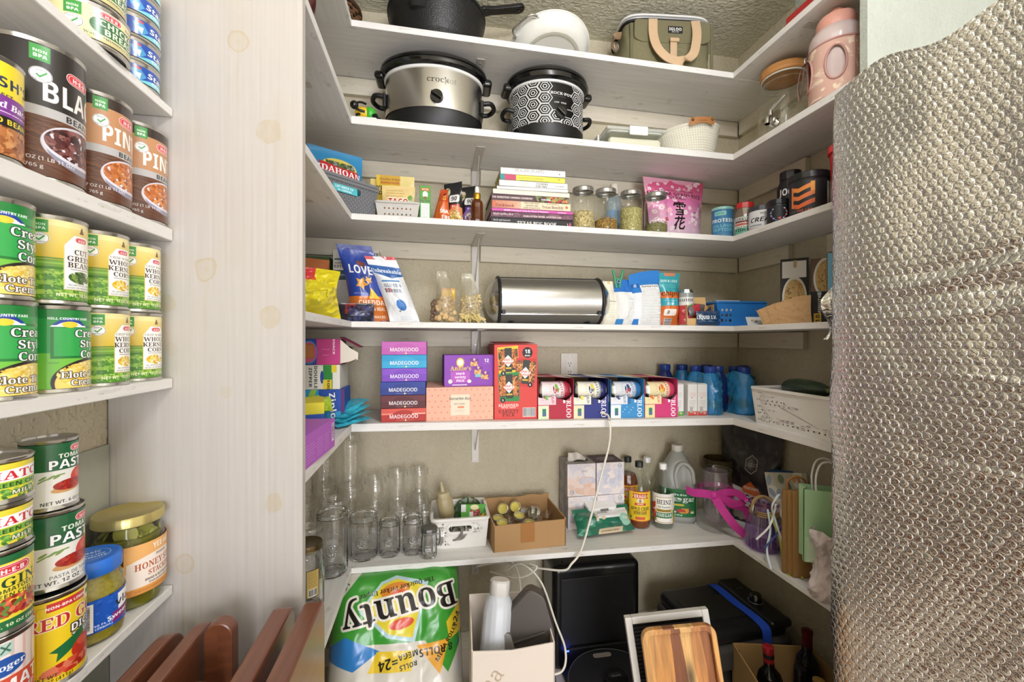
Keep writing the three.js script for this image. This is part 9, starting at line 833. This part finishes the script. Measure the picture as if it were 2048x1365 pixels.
{ // black indoor grill with blue tape, on its own carton
  const c0 = thing('storage_carton', 'dark carton under the black indoor grill', 'box', 1.1, FY, 1.54, deg(2)); part(c0, 'carton', bx(0.36, 0.1, 0.26, 0.004, 0, 0.05, 0), std(0x2b2724, 0.7));
  const t = thing('indoor_grill', 'black indoor grill taped shut with blue painter tape', 'grill', 1.1, FY + 0.101, 1.535, deg(2)), bk = phys(0x18181a, 0.35, { clearcoat: 0.3 }), gy = std(0x3a3734, 0.5); part(t, 'lower_body', bx(0.38, 0.09, 0.31, 0.02, 0, 0.045, 0, 4), gy); part(t, 'lid', bx(0.36, 0.055, 0.295, 0.025, 0, 0.112, -0.004, 5), bk); part(t, 'lid_window', bx(0.2, 0.004, 0.14, 0.006, -0.05, 0.14, 0.01, 2), std(0x22211f, 0.2)); part(t, 'control_strip', bx(0.09, 0.03, 0.3, 0.012, 0.145, 0.135, 0, 3), bk); part(t, 'knob', lathe([[0, 0.03], [0.018, 0.03], [0.021, 0.026], [0.022, 0.0]], 32), M.blackGloss, [0.143, 0.149, 0.02]); part(t, 'knob_ring', moved(ring(0.026, 0.0012, 40, 6), 0.143, 0.151, 0.02, Math.PI / 2), M.zinc); const NJ = PG4.pr(70, 30, '#17171a', (c, W, H) => { text(c, 'NINJA', W / 2, H / 2, 18, '#8f8d8a'); }); part(t, 'logo', uvTo(moved(new THREE.PlaneGeometry(0.05, 0.02), 0.143, 0.1506, -0.07, -Math.PI / 2, 0, 0), NJ), PG4.mat('matte')); part(t, 'side_handle', bx(0.13, 0.03, 0.035, 0.012, -0.22, 0.085, 0.1, 3), M.black); part(t, 'feet', join([[-0.15, -0.1], [0.15, -0.1], [-0.15, 0.1], [0.15, 0.1]].map(([x, z]) => moved(cyl(0.012, 0.012, 0.006, 12), x, 0.001, z))), M.black);
  const tp = std(0x2450c0, 0.6); strap([[0.06, 0.06, -0.152], [0.06, 0.13, -0.148], [0.062, 0.1425, -0.12], [0.066, 0.1425, 0.0], [0.072, 0.1425, 0.12], [0.075, 0.13, 0.147], [0.076, 0.06, 0.152], [0.076, 0.02, 0.153]], 0.036, 0.0012, tp, t, 'tape_strip', 60, [1, 0, 0]); }
{ // wine carton on the right
  const t = thing('cardboard_box', 'open brown cardboard box of wine bottles on the floor at the right', 'box', 1.145, FY, 1.24, deg(-14)), W = 0.27, D = 0.24, H = 0.2, km = std(0xa98552, 0.85); for (const [w, z, ry] of [[W, D / 2, 0], [W, D / 2, Math.PI], [D, W / 2, Math.PI / 2], [D, W / 2, -Math.PI / 2]]) { const g = extrude(outline([[-w / 2, 0], [w / 2, 0], [w / 2, H], [-w / 2, H]]), 0.004, 0.0004); g.translate(0, 0, z - 0.004); g.rotateY(ry); part(t, 'box_wall', boxUV(g, 4), km); } part(t, 'box_floor', bx(W, 0.004, D, 0.001, 0, 0.002, 0), km);
  const wb = (l, x, d, col, h, tilt, band2) => { const b = thing('wine_bottle', l, 'bottle', x, FY + 0.006, d); b.rotation.z = tilt; part(b, 'glass', lathe([[0, 0.002], [0.035, 0.001], [0.038, 0.008], [0.038, h * 0.6], [0.032, h * 0.68], [0.016, h * 0.76], [0.0145, h * 0.98]], 40), phys(0x0b0d0a, 0.1, { clearcoat: 0.5 })); part(b, 'capsule', lathe([[0.0158, h * 0.76], [0.0152, h * 0.95], [0.0168, h * 0.955], [0.0168, h], [0.014, h * 1.006], [0, h * 1.006]], 28), std(col, 0.35, { metalness: 0.3 })); if (band2) part(b, 'capsule_band', moved(band(0.0163, 0.014, h * 0.9, 28), 0, 0, 0), std(0x151313, 0.4)); return b; };
  wb('dark wine bottle with bright red capsule', 1.085, 1.25, 0xa8242a, 0.275, 0.06, 1); wb('dark wine bottle with a black capsule, in front of the red capped one', 1.1, 1.165, 0x161414, 0.262, -0.03); wb('wine bottle with a gold cap low in the box', 1.175, 1.165, 0xb58f4a, 0.215, 0); wb('wine bottle with dark red capsule at the right, next to the foil', 1.235, 1.27, 0x5c1418, 0.295, 0.0);
  const gb = thing('glass_bowl', 'clear glass bowl in front of the brown wine box', 'bowl', 0.945, FY, 1.03); part(gb, 'glass', lathe([[0, 0.002], [0.05, 0.002], [0.055, 0.008], [0.075, 0.12], [0.09, 0.24], [0.093, 0.245]], 48), M.pane); part(gb, 'rim', moved(ring(0.092, 0.0025, 56), 0, 0.244, 0, Math.PI / 2), M.pane); const pb = solo('plastic_bag', 'peaked clear plastic bag beside the glass bowl', 'bag', pouch({ w: 0.14, h: 0.25, d: 0.09, R: { u: 0, v: 0, w: 1, h: 1 }, seed: 9, wr: 0.012, topw: 0.15 }), phys(0xe9e9e6, 0.15, { transmission: 0.6, thickness: 0 }), 1.07, FY, 1.045, 0.2);
  const bn = thing('plastic_bin', 'gray plastic bin with dark clips at the foot of the foil sheet', 'bin', 1.06, FY, 0.985), gm = std(0xb9bcbf, 0.45); part(bn, 'bin_shell', lathe([[0, 0.002], [0.085, 0.002], [0.092, 0.01], [0.105, 0.255], [0.112, 0.262], [0.112, 0.27], [0.102, 0.268], [0.088, 0.012], [0, 0.012]], 56), gm); for (const a of [-1.1, 0.3]) part(bn, 'clip', moved(bx(0.03, 0.03, 0.012, 0.004), sin(a) * 0.114, 0.262, cos(a) * 0.114, 0, a), M.black); }
struct('baseboard_back', boxUV(bx(RX - LX, 0.07, 0.012, 0.002)), M.trim, [(RX + LX) / 2, FY + 0.035, -(BACK - 0.006)]);

// ---------------------------------------------------------------- bubble foil sheet bent round from the right
{ const pathPts = [[1.3, 0.962], [1.18, 0.96], [1.07, 0.957], [1.008, 0.95], [0.977, 0.93], [0.967, 0.89], [0.979, 0.82], [1.003, 0.74], [1.03, 0.64], [1.048, 0.52], [1.06, 0.4], [1.062, 0.2], [1.05, 0.0]];
  const curve = new THREE.CatmullRomCurve3(pathPts.map((p) => V3(p[0], 0, -p[1])), false, 'centripetal'), L = curve.getLength(), H0 = 0.17, H1 = 2.06, NX = 300, NY = 420, up = V3(0, 1, 0), P = [], T = [];
  for (let i = 0; i <= NX; i++) { P.push(curve.getPointAt(i / NX)); T.push(curve.getTangentAt(i / NX)); }
  const crease = (s, y) => { let z = 0; for (const [y0, k, w, a, ph] of [[1.62, 0.32, 0.012, 0.011, 0], [1.585, 0.24, 0.009, -0.01, 1], [1.545, 0.16, 0.01, 0.008, 2], [1.5, 0.1, 0.008, -0.006, 0.5], [1.36, -0.06, 0.005, -0.005, 3], [1.18, -0.1, 0.006, -0.005, 1]]) { const yy = y0 + k * (s - 0.62) * 0.5 + 0.006 * sin(s * 25 + ph); z += a * Math.exp(-pow((y - yy) / w, 2)) * smooth(0.3, 0.55, s); } return z; };
  const g = sheet(NX, NY, (s, q) => { const i = min(NX, Math.round(s * NX)), p = P[i], tg = T[i], n = V3().crossVectors(up, tg).normalize(), y = mix(H0, H1, q), big = (fbm(N1, s * 5, q * 5, 1.2, 3) - 0.45) * 0.03, o = big + crease(s, y); return [p.x + n.x * o, y + 0.012 * sin(s * 40) * smooth(0.97, 1, q), p.z + n.z * o]; }, (s, q) => [s * L, mix(H0, H1, q)]);
  const cell = 0.0158, CW = 16; // bubbles on a staggered grid, each with its own crumple
  const hb = tex(1024, 1024, (u, v) => { let x = u * CW, y = v * CW, j = floor(y), xx = x + (j % 2 ? 0.5 : 0), i = floor(xx), a = xx - i - 0.5, b = y - j - 0.5, id = ((i % CW + CW) % CW) * 7.13 + j * 3.7, r = hypot(a, b) * 2, dome = r < 0.94 ? sqrt(max(0, 1 - r * r)) : 0; const cr = fbm(N2, u * 4 + N1(id, 2), v * 4, 16, 3) - 0.45, dim = 0.35 * (N3(id, 5) - 0.3) * Math.exp(-pow(r * 1.6, 2)), line2 = Math.exp(-pow(min(a + 0.5, 0.5 - a) * 22, 2)) * 0.0; return [255 * clamp(0.25 + 0.5 * dome - dim + 0.42 * cr + line2, 0, 1)]; }, false);
  const b = rep(hb, 1 / (cell * CW), 1 / (cell * CW)); const foil = std(0xe0dfdd, 0.1, { metalness: 1, bumpMap: b, bumpScale: 0.0034 });
  const t = thing('foil_sheet', 'tall sheet of silver bubble foil insulation bent round in front of the pantry', 'foil', 0, 0, 0); part(t, 'bubble_foil', g, foil); const edge = []; for (let i = 0; i <= 60; i++) { const p = P[Math.round(i / 60 * NX)]; edge.push([p.x, H1 + 0.002, p.z]); }
  part(t, 'torn_corner', sheet(24, 40, (s, q) => [0.975 + 0.045 * s + 0.012 * sin(q * 8) + 0.02 * q, 1.44 + q * 0.15 + 0.01 * s, -(0.955 + 0.005 * s) + 0.01 * sin(s * 9 + q * 7)], (s, q) => [s * 0.06, q * 0.2]), foil);
  const tear = sheet(10, 10, (s, q) => { const r = 0.5 + 0.2 * N1(s * 5, q * 5); return [1.034, 0.98 + (q - 0.5) * 0.045 * r * 2, -0.55 + (s - 0.5) * 0.045 * r * 2]; }); part(t, 'foil_patch', tear, std(0xb9b8b5, 0.3, { metalness: 1 })); }
renderer.render(scene, camera);
